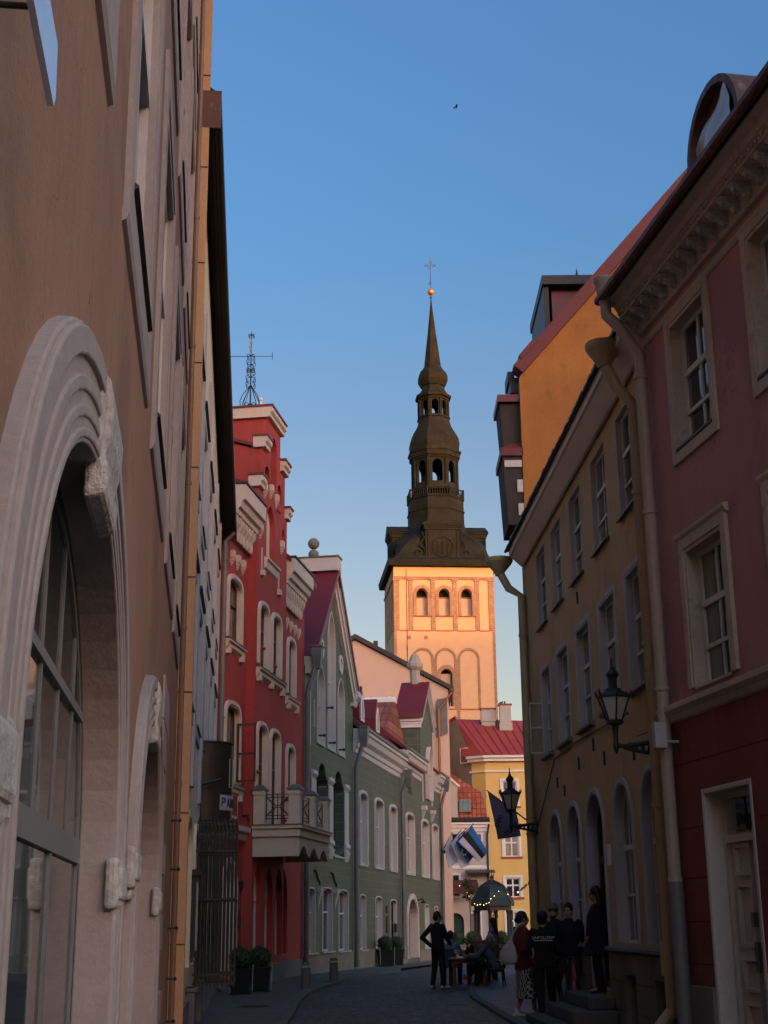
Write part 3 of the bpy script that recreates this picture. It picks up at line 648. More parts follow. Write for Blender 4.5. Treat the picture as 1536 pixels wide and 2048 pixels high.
b = MB(); b.extr([(vu-.02, z0+1.75), (vu-.22, z0+1.95), (vu-.16, z0+2.0), (vu-.2, z0+2.25), (vu-.10, z0+2.05), (vu-.02, z0+2.25)], vo-.006, vo+.006); b.build('vane_flag', M['zincpale'], vv)
b = MB(); b.tube([(2.6, .0, 15.98), (2.6, .0, 16.2)], .05, 8); b.ball((2.6, .0, 16.24), .07, 10); b.build('ridge_camera', M['white'], h3)
# ================================================================ green house
A4, B4 = (-2.6, 43.64), (2.36, 72.)
h4 = house('green_house', 'long green block-clad house with a steep gable, pale window jambs and grey downpipes', A4, B4)
hg = []; GE = 31.6
JM = dict(tm=M['jamb'], fm=M['frame'], gm=M['glass'])
def slope_sill(w, u0, u1, z, o=0, d=.28):
    s = MB(); s.sweep([(o-d, z+.22), (o+.06, z-.03), (o+.06, z-.07), (o-d, z+.0)], u0, u1); s.build('sill', M['zincpale'], w)
# gable lancets
for (a, b_, zs, zt) in ((1.8, 3.0, 9.1, 9.95), (3.42, 4.69, 10.9, 12.1), (5.09, 6.28, 9.2, 10.0)):
    w, ho = window(h4, a+.06, b_-.06, 7.3, zs, zt-.05, 'pointed', 0, .24, .06, .015, False, M['jamb'], M['jamb'], M['glasspale'], 1, (.5,), .06, .03, n=16, name='lancet_window'); slope_sill(w, a, b_, 7.28, 0, .2); hg.append(ho)
for u in (2.45, 5.65):
    c = [(u+.33*math.cos(2*PI*i/16), 10.5+.36*math.sin(2*PI*i/16)) for i in range(16)]; ci = [(u+.2*math.cos(2*PI*i/16), 10.5+.22*math.sin(2*PI*i/16)) for i in range(16)]
    b = MB(); b.ring(c, ci, -.05, .04); rr_ = b.build('round_niche', M['greytrim'], h4); b = MB(); b.extr(ci, -.04, -.02); b.build('niche_back', M['greytrim'], rr_); hg.append([(u+.3*math.cos(2*PI*i/16), 10.5+.32*math.sin(2*PI*i/16)) for i in range(16)])
# second floor loggia-like recesses
for (a, b_) in ((-.4+.5, .95), (1.75, 3.55), (4.35, 6.2)):
    hg.append(arch(a, b_, 3.75, 6.0, 6.65, 'ogee', 24))
    w, ho = window(h4, a+.2, b_-.15, 3.85, 6.0, 6.0, 'rect', -.42, .12, .08, .0, False, M['jamb'], M['frame'], M['glass'], 1, (.6,), .06, .03); slope_sill(w, a, b_, 3.76, 0, .5)
    bk = MB(); bk.wall([(a-.1, 3.7), (b_+.1, 3.7), (b_+.1, 6.8), (a-.1, 6.8)], [ho], -.42, .05); bk.build('recess_back', M['green'], w)
    for zz in (6.05, 3.98):
        q = MB(); q.sweep([(-.35, zz+.25), (.07, zz+.25), (.10, zz+.12), (.02, zz+.02), (-.05, zz-.12), (-.35, zz-.15)], b_+.0, b_+.72); q.build('corbel', M['greytrim'], h4, bevel=.01)
    q = MB(); q.box(b_+.06, b_+.70, 0, .035, 3.95, 6.02); q.hexa([(b_+.06, 0, 3.62), (b_+.70, 0, 3.62), (b_+.70, .01, 3.62), (b_+.06, .01, 3.62)], [(b_+.06, 0, 3.949), (b_+.70, 0, 3.949), (b_+.70, .10, 3.949), (b_+.06, .10, 3.949)]); q.build('pier_facing', M['jamb'], h4)
q = MB(); q.extr(arch(.62, .86, 5.75+1.3, 8.7, 9.0, 'round', 8), 0, .02); q.box(1.36, 1.42, 0, .02, 7.7, 8.6); q.build('slit', M['jamb'], h4)
# ground floor
for i, (a, b_, z0, zt) in enumerate(((.4, 1.7, .68, 2.6), (2.65, 4.25, .68, 2.65), (5.2, 6.9, .64, 2.62), (9.0, 10.2, .6, 2.52), (12.2, 13.6, .58, 2.5), (15.6, 17.1, .1, 2.42), (25.2, 26.6, .35, 2.32), (28.4, 29.8, .3, 2.25))):
    w, ho = window(h4, a+.05, b_-.05, z0, zt-.12, zt, 'seg', 0, .20, .05, .012, False, M['jamb'], M['frame'] if i != 5 else M['wooddark'], M['glass'] if i != 5 else M['wooddark'], 1, (.62,), .06, .03, name='window' if i != 5 else 'door'); hg.append(ho)
    s = MB(); s.box(a-.1, b_+.1, 0, .1, z0-.05, z0); s.build('sill', M['zincpale'], w)
for a, b_ in ((.62, 2.5), (3.15, 5.05)):
    hg.append(arch(a, b_, 2.72, 2.76, 3.2, 'ogee', 24)); q = MB(); q.box(a-.05, b_+.05, -.09, -.06, 2.66, 3.25); q.build('blind_arch', M['green'], h4)
    q = MB(); u = b_-.5; q.box(u-.16, u+.16, 0, .16, 2.52, 2.66); q.hexa([(u-.02,0,2.0),(u+.02,0,2.0),(u+.02,.03,2.0),(u-.02,.03,2.0)], [(u-.13,0,2.52),(u+.13,0,2.52),(u+.13,.13,2.52),(u-.13,.13,2.52)]); q.build('pendant', M['greytrim'], h4)
# entrance arch
w, ho = window(h4, 20.0, 22.7, .0, 1.7, 2.55, 'round', 0, .4, .22, .05, False, M['jamb'], M['wooddark'], M['wooddark'], 1, (.62,), .1, .04, name='door'); hg.append(ho)
# middle floor
for (a, b_) in ((8.85, 10.45), (12.05, 13.95), (15.5, 17.2), (19.8, 22.1), (24.5, 26.7), (28.1, 30.2)):
    w, ho = window(h4, a+.1, b_-.1, 3.62, 6.02, 6.24, 'seg', 0, .22, .12, .05, False, M['jamb'], M['frame'], M['glass'], 1, (.62,), .06, .03); hg.append(ho); slope_sill(w, a-.05, b_+.05, 3.64)
    q = MB(); q.box(b_+.25, b_+.5, .0, .05, 3.85, 4.1); q.build('vent', M['roofblk'], h4)
hg.append(arch(20.0, 21.8, 7.2, 7.75, 7.95, 'seg', 8)); q = MB(); q.box(19.9, 21.9, -.2, -.16, 7.1, 8.0); q.build('niche_back', M['green'], h4)
# wall outline with two gables
out = [(.02, -.6), (GE, -.6), (GE, 8.6), (29.0, 8.6), (29.0, 11.25), (26.9, 13.0), (24.8, 11.25), (24.8, 8.6), (7.85, 8.0), (7.85, 9.5), (7.6, 9.6), (4.05, 13.35), (.5, 9.6), (.02, 9.5)]
w = MB(); w.wall(out, hg, 0, .5); w.box(.0, .018, -8, -.01, -.6, 9.4); w.box(GE-.02, GE, -8, -.51, -.6, 8.6); w.box(0, GE, -8.1, -8, -.6, 9); w.box(.02, GE-.03, -.78, -.74, -.6, 8)
w.box(24.8, 24.83, -1.2, -.505, 7.5, 11.25); w.box(28.97, 29.0, -1.2, -.505, 7.5, 11.25); w.box(24.83, 28.97, -1.2, -1.17, 7.5, 11.25)
w.build('wall', M['green'], h4)
# raking cornices of the big gable
def rake(name, p, q, wdt, o1, m=M['greytrim']):
    d = Vector((q[0]-p[0], q[1]-p[1])); nrm = Vector((-d.y, d.x)).normalized()
    if nrm.y < 0: nrm = -nrm
    b = MB(); 
    for (k0, k1, oo) in ((-wdt, .0, o1*.55), (-wdt*.55, .02, o1*.8), (-wdt*.2, .05, o1)):
        b.extr([(p[0]+nrm.x*k0, p[1]+nrm.y*k0), (q[0]+nrm.x*k0, q[1]+nrm.y*k0), (q[0]+nrm.x*k1, q[1]+nrm.y*k1), (p[0]+nrm.x*k1, p[1]+nrm.y*k1)], -.3, oo)
    return b.build(name, m, h4)
rake('raking_cornice', (.35, 9.75), (4.05, 13.6), .5, .26); rake('raking_cornice', (7.75, 9.75), (4.05, 13.6), .5, .26)
for a, b_ in ((.1, .7), (7.4, 7.95)):
    q = MB(); q.sweep([(-.3, 9.8), (.3, 9.8), (.34, 9.6), (.2, 9.45), (.12, 9.25), (-.3, 9.2)], a, b_); q.build('kneeler', M['greytrim'], h4, bevel=.02)
# gable roof, ridge board, ball finial
r = MB(); r.extr([(.25, 9.78), (4.05, 13.72), (7.85, 9.78), (7.85, 9.55), (4.05, 13.45), (.25, 9.55)], -7, .30); 
for o in (-1.2, -2.6, -4.0, -5.4): 
    r.extr([(.25, 9.80), (4.05, 13.74), (4.05, 13.78), (.21, 9.83)], o, o+.03)
r.build('gable_roof', M['roofred'], h4)
b = MB(); b.box(3.75, 4.35, -6.5, .30, 13.55, 14.05); b.build('ridge_board', M['jamb'], h4); b = MB(); b.box(3.7, 4.4, -6.5, .34, 14.05, 14.09); b.build('ridge_flashing', M['zinc'], h4)
b = MB(); b.ball((4.05, -.65, 14.24), .19, 14); b.ball((4.05, -.65, 14.64), .21, 14); b.tube([(4.05, -.65, 14.05), (4.05, -.65, 14.5)], .05); b.build('ball_finial', M['plinthgrey'], h4, smooth=True)
# cornice of the middle part
def cor(u0, u1, zt):
    s = MB(); s.sweep([(0, zt), (.42, zt-.02), (.42, zt-.14), (.36, zt-.18), (.30, zt-.38), (.16, zt-.5), (.14, zt-.66), (.08, zt-.7), (.06, zt-.86), (0, zt-.9)], u0, u1); s.build('cornice', M['greytrim'], h4)
    s = MB(); s.sweep([(.0, zt+.14), (.42, zt), (.47, zt+.0), (.47, zt+.1), (.0, zt+.2)], u0, u1); s.build('eaves_gutter', M['zinc'], h4)
cor(7.9, 18.3, 8.5); cor(18.6, 24.5, 8.95); cor(29.1, GE, 8.9)
# main roof: lower sheet metal, upper clay tile with white ridge
r = MB(); r.sweep([(.3, 8.62), (-1.6, 10.4), (-1.6, 10.25), (.3, 8.45)], 7.85, 24.9); r.sweep([(.3, 9.05), (-1.6, 10.6), (-1.6, 10.25), (.3, 8.9)], 18.6, 24.5); r.sweep([(.3, 9.0), (-1.6, 10.6), (-1.6, 10.25), (.3, 8.85)], 29.0, GE)
for i in range(26): u = 8.2+.62*i; r.sweep([(.29, 8.63), (-1.59, 10.41), (-1.59, 10.46), (.29, 8.68)], u, u+.025)
r.build('sheet_roof', M['roofred'], h4)
r = MB(); r.sweep([(-1.55, 10.42), (-2.4, 11.1), (-8.2, 8.6), (-8.2, 8.4), (-2.4, 10.9), (-1.55, 10.2)], 7.85, GE)
r.build('tile_roof', M['tiles2'], h4)
# cross wing with clay tiles and a white ridge, its slope turned to the near end of the street
r = MB(); r.add([(18.4, -.75, 9.2), (22, -.75, 11.7), (25.6, -.75, 9.2), (18.4, -7, 9.2), (22, -7, 11.7), (25.6, -7, 9.2)], [(0,1,4,3), (1,2,5,4), (0,1,2), (3,4,5), (0,2,5,3)]); r.build('cross_roof', M['crosstiles'], h4)
b = MB(); b.box(21.86, 22.14, -7, -.7, 11.55, 11.74)
for i in range(17): o = -.75-.36*i; b.tube([(22, o, 11.72), (22, o-.38, 11.76)], .13, 8)
b.build('ridge_tiles', M['white'], h4)
# two small dormers with pointed white frames
for u in (9.6, 12.9):
    d = MB(); d.extr([(u-.55, 9.0), (u+.55, 9.0), (u+.55, 9.5), (u, 10.35), (u-.55, 9.5)], -1.9, .02); dm = d.build('dormer', M['roofred'], h4)
    b = MB(); b.ring(arch(u-.30, u+.30, 8.98, 9.3, 10.0, 'pointed'), arch(u-.22, u+.22, 9.04, 9.3, 9.88, 'pointed'), .0, .05); b.build('dormer_frame', M['white'], dm)
    b = MB(); b.extr(arch(u-.25, u+.25, 9.02, 9.3, 9.95, 'pointed'), .02, .035); b.build('dormer_pane', M['glass'], dm)
# right gable
rake('raking_cornice', (24.65, 11.32), (26.9, 13.2), .4, .2); rake('raking_cornice', (29.15, 11.32), (26.9, 13.2), .4, .2)
s = MB(); s.box(24.68, 24.80, -1.2, .1, 10.93, 11.2); s.box(24.6, 24.8, -1.2, .14, 11.05, 11.32); s.box(24.72, 24.8, -1.2, .06, 10.75, 10.93); s.build('side_cornice', M['white'], h4)
r = MB(); r.extr([(24.45, 11.40), (26.9, 13.35), (29.35, 11.40), (29.35, 11.2), (26.9, 13.15), (24.45, 11.2)], -1.25, .2)
r.build('gable_roof', M['roofred'], h4)
w_, ho = window(h4, 26.4, 27.5, 7.4, 8.9, 9.9, 'pointed', .12, .1, .14, .05, False, M['jamb'], M['frame'], M['glass'], 1, (.5,), .05, .03, name='lancet_window')
for u in (25.3, 28.4):
    q = MB(); q.extr(arch(u-.1, u+.1, 7.2, 8.2, 8.45, 'round', 8), 0, .02); q.build('slit', M['jamb'], h4)
for u in (24.9, 27.9):
    q = MB(); q.box(u-.2, u+.2, 0, .25, 6.75, 6.95); q.hexa([(u-.03,0,6.3),(u+.03,0,6.3),(u+.03,.04,6.3),(u-.03,.04,6.3)], [(u-.16,0,6.75),(u+.16,0,6.75),(u+.16,.2,6.75),(u-.16,.2,6.75)]); q.build('pendant', M['greytrim'], h4)
# stone pinnacle on the right gable
b = MB(); b.lathe(27.0, -.55, [(.30, 12.2), (.30, 13.1), (.33, 13.15), (.27, 13.2), (.27, 13.95), (.36, 14.05), (.42, 14.15), (.42, 14.32), (.34, 14.42), (.2, 14.75), (.06, 14.9)], 8, PI/8); b.build('pinnacle', M['obelisk'], h4)
# plinth
s = MB(); s.box(.02, 19.6, 0, .06, -.7, .58); s.box(23.1, GE, 0, .06, -.9, .3); s.build('plinth', M['plinth'], h4)
# downpipes
def dpipe(u, zt, big=True, zb=.05, o=.14):
    p = MB(); p.tube([(u, o, zb), (u, o, zt-1.5), (u+.12, o+.28, zt-.45)] if big else [(u, o, zb), (u, o, zt-1.0), (u+.1, o+.2, zt-.4)], .085 if big else .075, 10)
    for z in (.9, 2.7, 4.6, 6.1): 
        if z < zt-1.6: p.tube([(u, o, z), (u, o, z+.05)], .1, 10)
    p.box(u-.05, u+.27, o+.12, o+.44, zt-.32, zt-.02); p.hexa([(u+.02, o+.18, zt-.75), (u+.22, o+.18, zt-.75), (u+.22, o+.38, zt-.75), (u+.02, o+.38, zt-.75)], [(u-.05, o+.12, zt-.32), (u+.27, o+.12, zt-.32), (u+.27, o+.44, zt-.32), (u-.05, o+.44, zt-.32)])
    p.box(u-.08, u+.3, o+.09, o+.47, zt-.05, zt); p.tube([(u, o, zb+.25), (u, o, zb)], .12, 10)
    return p.build('downpipe', M['zinc'], h4, smooth=True)
dpipe(-.12, 10.1); dpipe(7.75, 8.55); dpipe(18.15, 8.0, False); dpipe(30.9, 8.9, True, -.3)
# fittings
b = MB(); b.tube([(22.9, 0, 2.5), (22.9, .25, 2.58), (22.9, .3, 2.5)], .03); b.lathe(22.9, .3, [(.03, 2.52), (.12, 2.42), (.12, 2.38)], 10); b.build('wall_lamp', M['iron'], h4)
for (u, z0, z1) in ((14.75, 1.9, 2.2), (14.75, 1.15, 1.8)):
    b = MB(); b.box(u-.2, u+.2, 0, .05, z0, z1); b.build('name_plate', M['bronze'], h4)
b = MB(); b.box(16.75, 16.98, -.04, .05, 1.15, 1.5); b.build('intercom', M['iron'], h4)
for u, z in ((2.05, 7.5), (3.65, 7.45), (5.25, 7.4), (3.3, 8.6)):
    b = MB(); b.tube([(u, 0, z), (u, .18, z)], .03, 6); b.ball((u, .2, z), .055, 8); b.build('floodlight', M['iron'], h4)
# ================================================================ RIGHT: yellow house
A5, B5 = (3.0, 26.75), (3.48, 16.)
h5 = house('yellow_house', 'yellow ochre house with arched ground floor windows and white eaves, on the right', A5, B5)
hy = []; US, UE5 = -1.35, 10.2
for k, u in enumerate((.3, 2.1, 4.07, 6.08, 8.05)):
    wd = (.98, 1.02, 1.02, 1.06, 1.06)[k]
    w, ho = window(h5, u, u+wd, 7.03, 8.5, 8.5, 'rect', 0, .115, .02, .002, False, M['jambgrey'], M['frame'], M['glass'], 1, ((.62, .032), .3), .045, .018, fd=.04); hy.append(ho)
    s = MB(); s.sweep([(-.1, 7.07), (.07, 7.0), (.07, 6.975), (-.1, 7.03)], u-.06, u+wd+.06); s.build('sill', M['zinc'], w)
    u2 = (.4, 2.2, 4.2, 6.18, 8.12)[k]; wd = (.95, 1.08, 1.08, 1.1, 1.0)[k]
    w, ho = window(h5, u2, u2+wd, 4.58, 6.15, 6.15, 'rect', 0, .125, .10, .014, False, M['jambgrey'], M['frame'], M['glass'] if k % 2 else M['glasscurt'], 1, ((.62, .032), .3), .045, .018, fd=.04); hy.append(ho)
    s = MB(); s.sweep([(-.1, 4.6), (.09, 4.54), (.09, 4.5), (.02, 4.48), (-.1, 4.5)], u2-.1, u2+wd+.1); s.build('sill', M['zinc'], w)
    if k == 0:   # casement standing open
        c = MB()
        for (a, b_) in ((.02, .06), (.5, .54)): c.box(u2-.045, u2-.01, a*.5, b_*.5, 4.62, 5.6)
        for z in (4.62, 5.1, 5.56): c.box(u2-.045, u2-.01, .01, .27, z, z+.03)
        oc = c.build('open_casement', M['frame'], w); c = MB(); c.box(u2-.03, u2-.025, .03, .25, 4.65, 5.56); c.build('casement_pane', M['clearglass'], w)
for k, (a, b_) in enumerate(((.58, 1.82), (2.5, 3.72), (6.45, 7.62), (8.28, 9.4))):
    w, ho = window(h5, a, b_, 1.27, 2.85, 3.42, 'round', 0, .14, .09, .02, False, M['jambgrey'], M['frame'], M['glasscurt'] if k != 1 else M['glass'], 2, ((.60, .035), .3), .045, .015, n=16, fd=.04); hy.append(ho)
w, ho = window(h5, 4.32, 5.62, .6, 2.9, 3.46, 'round', 0, .22, .10, .02, False, M['jambgrey'], M['wooddark'], M['wooddark'], 1, ((.66, .06), .3), .1, .03, n=16, name='door'); hy.append(ho)
for (a, b_) in ((2.6, 3.3), (6.83, 7.5), (8.6, 9.25)):
    w, ho = window(h5, a, b_, .22, .86, .86, 'rect', .06, .22, .03, .0, False, M['plinthgrey'], M['frame'], M['glass'], 2, (), .05, .02, fd=.04); hy.append(ho)
w = MB(); w.wall([(US-.3, -.3), (UE5, -.3), (UE5, 9.0), (US-.3, 9.0)], hy, 0, .35)
w.box(US-.3, US-.28, -7, -.36, -.3, 9.0); w.box(UE5-.02, UE5, -7, -.36, -.3, 9.0); w.box(US, UE5, -7.05, -7, -.3, 9.0); w.box(US+.03, UE5-.03, -.62, -.58, 0, 8.8)
w.build('wall', M['yellow'], h5)
s = MB(); hb = [[(a-.01, .2), (b_+.01, .2), (b_+.01, .88), (a-.01, .88)] for a, b_ in ((2.6, 3.3), (6.83, 7.5), (8.6, 9.25))]
s.wall([(5.75, -.3), (UE5, -.3), (UE5, 1.14), (5.75, 1.14)], hb[1:], .06, .3); s.wall([(US, -.3), (4.2, -.3), (4.2, 1.14), (US, 1.14)], hb[:1], .06, .3)
s.build('plinth', bricks('limestone_base', (.17,.14,.105), (.14,.115,.085), (.10,.085,.065), .9, .38, .015, .5, .9, .2, .4, .25), h5)
s = MB(); pr = [(.0, 1.24), (.11, 1.21), (.11, 1.17), (.062, 1.145), (.0, 1.145)]; s.sweep(pr, US, 4.2); s.sweep(pr, 5.74, UE5); s.build('plinth_ledge', M['plinthgrey'], h5)
# boxed eaves and roof
s = MB(); s.sweep([(.0, 8.74), (.04, 8.70), (.08, 8.70), (.29, 8.90), (.33, 8.91), (.33, 9.06), (0, 9.12)], US+.1, UE5+.0); s.build('soffit', M['soffit'], h5, bevel=.01)
s = MB(); s.sweep([(.30, 9.07), (.39, 9.03), (.40, 9.07), (-3.0, 11.0), (-7.3, 9.0), (-7.3, 8.9), (-3.0, 10.9)], US-.06, UE5); s.build('roof', M['roofblk'], h5)
rr = random.Random(4)
b = MB()
for i in range(34): u = US+.33*i; b.box(u, u+.25, .37, .41+rr.uniform(0, .015), 9.03, 9.06+rr.uniform(0, .025))
b.build('eaves_tiles', M['roofblk'], h5)
# downpipes with funnels
p = MB(); p.tube([(-1.2, .10, .3), (-1.2, .10, 8.05), (-1.45, .33, 8.28), (-1.55, .48, 8.62)], .085, 12)
for z in (1.2, 3.2, 5.2, 7.2): p.tube([(-1.2, .10, z), (-1.2, .10, z+.05)], .1, 12)
p.lathe(-1.55, .5, [(.09, 8.58), (.12, 8.66), (.27, 8.84), (.29, 8.88), (.29, 8.95), (.26, 8.95), (.1, 8.7)], 18)
p.build('downpipe', M['pipe_yel'], h5, smooth=True)
p = MB(); p.tube([(9.62, .10, .5), (9.62, .10, 8.15), (9.60, .30, 8.40), (9.62, .44, 8.70)], .08, 12)
for z in (1.0, 2.9, 4.9, 6.9): p.tube([(9.62, .10, z), (9.62, .10, z+.05)], .095, 12)
p.tube([(9.62, .10, .95), (9.62, .10, 1.3)], .11, 12); p.tube([(9.62, .1, .55), (9.62, .28, .35)], .085, 12)
p.lathe(9.62, .46, [(.08, 8.68), (.11, 8.74), (.22, 8.92), (.24, 8.95), (.24, 9.02), (.21, 9.02), (.1, 8.82)], 18)
p.build('downpipe', M['pipe_yel'], h5, smooth=True)
# stoop
st = thing('stone_steps', 'worn stone steps up to the dark arched door of the yellow house', 'steps', (3.0, 26.75, 0), h5.rotation_euler.z)
for i, (u0, u1, o, z) in enumerate(((3.5, 6.5, 1.0, .18), (3.75, 6.3, .72, .36), (4.0, 6.1, .45, .54))):
    b = MB(); b.box(u0, u1, .07, o, -.2 if i == 0 else z-.178, z); b.build('step', M['stepstone'], st, bevel=.02)
# small wall things
for (u, o, z, dz, m) in ((5.95, 0, 2.35, .3, 'white'), (6.1, .0, 1.45, .6, 'pipe_beige')):
    b = MB(); b.box(u-.08, u+.08, o, o+.03, z, z+dz); b.build('number_plate' if m == 'white' else 'meter_box', M[m], h5)
for (u, z) in ((3.9, 4.05), (2.4, 3.75), (5.2, 4.2), (6.0, 3.9), (8.0, 3.75), (4.5, 6.7), (1.7, 3.95)):
    b = MB(); b.box(u-.012, u+.012, 0, .03, z-.1, z+.1); b.build('wall_hook', M['iron'], h5)
b = MB(); b.tube([(9.2, .52, 4.2), (8.2, .1, 4.25), (6.0, .03, 4.36), (3.7, .03, 4.42), (1.6, .03, 4.38), (-.7, .03, 3.35)], .012, 5); b.build('cable', M['iron'], h5)
b = MB(); b.box(10.46, 10.62, .20, .34, 3.50, 3.80); b.tube([(10.54, .0, 3.58), (10.54, .2, 3.58)], .02); b.build('alarm_box', M['jambgrey'], h5, bevel=.02)

# ================================================================ pink house
A6, B6 = (3.48, 16.), (4.5, 10.1)
h6 = house('pink_house', 'pink house with ornate bracketed cornice above oxblood rusticated ground floor, nearest on the right', A6, B6)
hp, hq = [], []
for (u0, u1) in ((.42, 1.43), (2.72, 3.75), (5.0, 6.0)):
    for z0, z1, pr in ((6.98, 8.55, .02), (4.12, 5.7, .03)):
        w, ho = window(h6, u0, u1, z0, z1, z1, 'rect', 0, .17, .16, pr, z0 > 6, M['pinktrim'], M['frame'], M['glass'], 1, ((.60, .036), .28), .055, .024, n=12, fd=.05); hp.append(ho)
        if z0 < 6:
            s = MB(); s.sweep([(0, z1+.26), (.07, z1+.25), (.07, z1+.21), (.04, z1+.16), (0, z1+.14)], u0-.22, u1+.22); s.build('head_moulding', M['pinktrim'], w, bevel=.008)
            s = MB(); s.sweep([(-.2, z0+.03), (.03, z0), (.03, z0-.03), (-.2, z0-.02)], u0, u1); s.build('sill', M['pinktrim'], w)
        else:
            s = MB(); s.sweep([(-.2, z0+.05), (.04, z0+.01), (.04, z0-.02), (-.2, z0)], u0-.02, u1+.02); s.build('sill', M['roofblk'], w)
w = MB(); w.wall([(-.52, 3.92), (8, 3.92), (8, 9.3), (-.52, 9.3)], hp, 0, .3); w.box(-.52, -.5, -6, -.31, 0, 9.3); w.box(7.98, 8, -6, -.31, 0, 9.3); w.box(-.5, 8, -6.05, -6, 0, 9.3); w.box(-.48, 7.97, -.62, -.58, 0, 9.2)
w.build('wall', M['pink'], h6)
# ground floor in rusticated bands
w, ho = window(h6, .42, 1.62, -.1, 2.92, 2.92, 'rect', .02, .26, .05, .008, False, M['jamb'], M['doorpaint'], M['doorpaint'], 1, (), .07, .02, name='door'); hq.append(ho)
d = MB()
for k in range(2):
    a = .60 + .515*k
    for (z0, z1) in ((.2, .75), (.85, 1.2), (1.3, 1.95), (2.03, 2.36)): d.ring([(a+.05, z0), (a+.45, z0), (a+.45, z1), (a+.05, z1)], [(a+.09, z0+.04), (a+.41, z0+.04), (a+.41, z1-.04), (a+.09, z1-.04)], -.22, -.168)
d.box(.55, 1.62, -.22, -.13, 2.38, 2.46); d.build('door_panels', M['doorpaint'], w)
d = MB()
for a in (.64, 1.13): d.box(a, a+.42, -.20, -.155, 2.5, 2.84)
d.build('fanlight', M['glass'], w)
d = MB(); d.tube([(1.05, -.18, 1.15), (1.05, -.10, 1.15), (.95, -.10, 1.15)], .014, 8); d.box(1.01, 1.09, -.2, -.16, 1.05, 1.35); d.box(1.0, 1.07, -.2, -.15, 1.5, 1.65); d.build('handle', M['zinc'], w)
for (a, b_) in ((2.75, 3.8), (5, 6)):
    w, ho = window(h6, a, b_, 1.1, 2.9, 2.9, 'rect', .02, .26, .12, .03, False, M['pinktrim'], M['frame'], M['glass'], 1, (.62,), .06, .035); hq.append(ho)
w = MB(); w.wall([(-.52, -.3), (8, -.3), (8, 3.85), (-.52, 3.85)], hq, .02, .35)
w.build('ground_floor_wall', M['rustic'], h6)
g = MB()
for z in (3.30, 2.57, 2.02, 1.55, 1.1):
    for (a, b_) in ((-.5, .35), (1.82, 2.55), (3.95, 4.8), (6.2, 8)): g.box(a, b_, .018, .0215, z, z+.018)
    if z > 3: g.box(.35, 8, .018, .0212, z+.0, z+.018)
g.build('joint', surf('joint_shadow_paint', (.10,.014,.012), var=.1), h6)
s = MB(); s.sweep([(.02, 4.02), (.15, 3.99), (.15, 3.93), (.09, 3.88), (.06, 3.82), (.02, 3.80)], -.55, 8); s.build('string_course', M['pinktrim'], h6, bevel=.006)
s = MB(); s.sweep([(0, 8.78), (.04, 8.76), (.04, 8.71), (.02, 8.68), (0, 8.67)], -.5, 8); s.build('moulding', M['pinktrim'], h6, bevel=.005)
s = MB(); s.box(-.5, .36, .02, .07, -.3, .88); s.box(1.85, 8, .02, .07, -.3, .88); s.build('plinth', M['plinthgrey'], h6, bevel=.01)
# cornice with carved brackets
s = MB(); s.sweep([(0, 8.86), (.05, 8.87), (.06, 8.94), (.07, 9.06), (.30, 9.08), (.30, 9.18), (.33, 9.19), (.36, 9.25), (.46, 9.29), (.46, 9.33), (0, 9.38)], -.55, 8); cn = s.build('cornice', M['pinktrim'], h6, bevel=.006)
for i in range(27):
    u = -.43 + .31*i; b = MB()
    b.sweep([(.06, 9.065), (.28, 9.07), (.275, 9.03), (.23, 9.0), (.16, 8.98), (.10, 8.93), (.06, 8.92)], u-.055, u+.055)
    b.ball((u, .25, 9.02), .036, 8); b.ball((u, .115, 8.95), .038, 8); b.ball((u-.045, .2, 9.035), .02, 6); b.ball((u+.045, .2, 9.035), .02, 6); b.box(u-.065, u+.065, .06, .29, 9.045, 9.066)
    for t in range(5): b.ball((u+.155, .10+.035*t, 9.045+.006*t), .022-.002*t, 6)
    b.build('bracket', M['stone_rough'], cn, smooth=True)
b = MB()
for i in range(54):
    u = -.48 + .155*i
    b.ball((u, .315, 9.14), .026, 8); b.ball((u+.077, .31, 9.12), .017, 6); b.ball((u+.077, .31, 9.16), .014, 6)
b.build('carved_frieze', M['stone_rough'], cn, smooth=True)['kind'] = 'stuff'
r = MB(); r.sweep([(.42, 9.36), (.53, 9.31), (.56, 9.35), (-2.6, 12.03), (-6.2, 9.45), (-6.2, 9.35), (-2.6, 11.93)], -.6, 8); 
for i in range(14): u = -.55+.6*i; r.sweep([(.555, 9.355), (-2.6, 12.035), (-2.6, 12.07), (.57, 9.39)], u, u+.03)
r.build('roof', M['roofblk'], h6)
g = MB(); g.sweep([(.51, 9.37), (.61, 9.37), (.61, 9.31), (.58, 9.285), (.53, 9.285), (.50, 9.32)], -.58, 8); g.build('gutter', M['rust'], h6)
def barrel_dormer(c):
    d = MB(); pts = arch(c-.72, c+.72, 9.62, 10.0, 10.72, 'round', 14)
    d.ring(pts, arch(c-.64, c+.64, 9.63, 9.98, 10.63, 'round', 14), -2.4, .15); d.extr(arch(c-.66, c+.66, 9.63, 9.98, 10.65, 'round', 14), -2.38, .02)
    dd = d.build('barrel_dormer', M['rust'], h6)
    s = MB(); n = 8; vs = []; fs = []
    for i in range(n+1):
        for j in range(n+1):
            x, y = i/n, j/n; vs.append((c-.62+1.0*x, .085+.02*math.sin(9*x+5*y)+.015*math.sin(14*y-6*x), 9.66+(.55+.40*x-.1*x*x)*y+.02*x))
    for i in range(n):
        for j in range(n): k = i*(n+1)+j; fs.append((k, k+1, k+n+2, k+n+1))
    s.add(vs, fs); s.build('plastic_sheet', surf('plastic_sheet', (.42,.42,.45), rough=.25, spec=.6, var=.1), dd, smooth=True)
barrel_dormer(2.35); barrel_dormer(5.3)
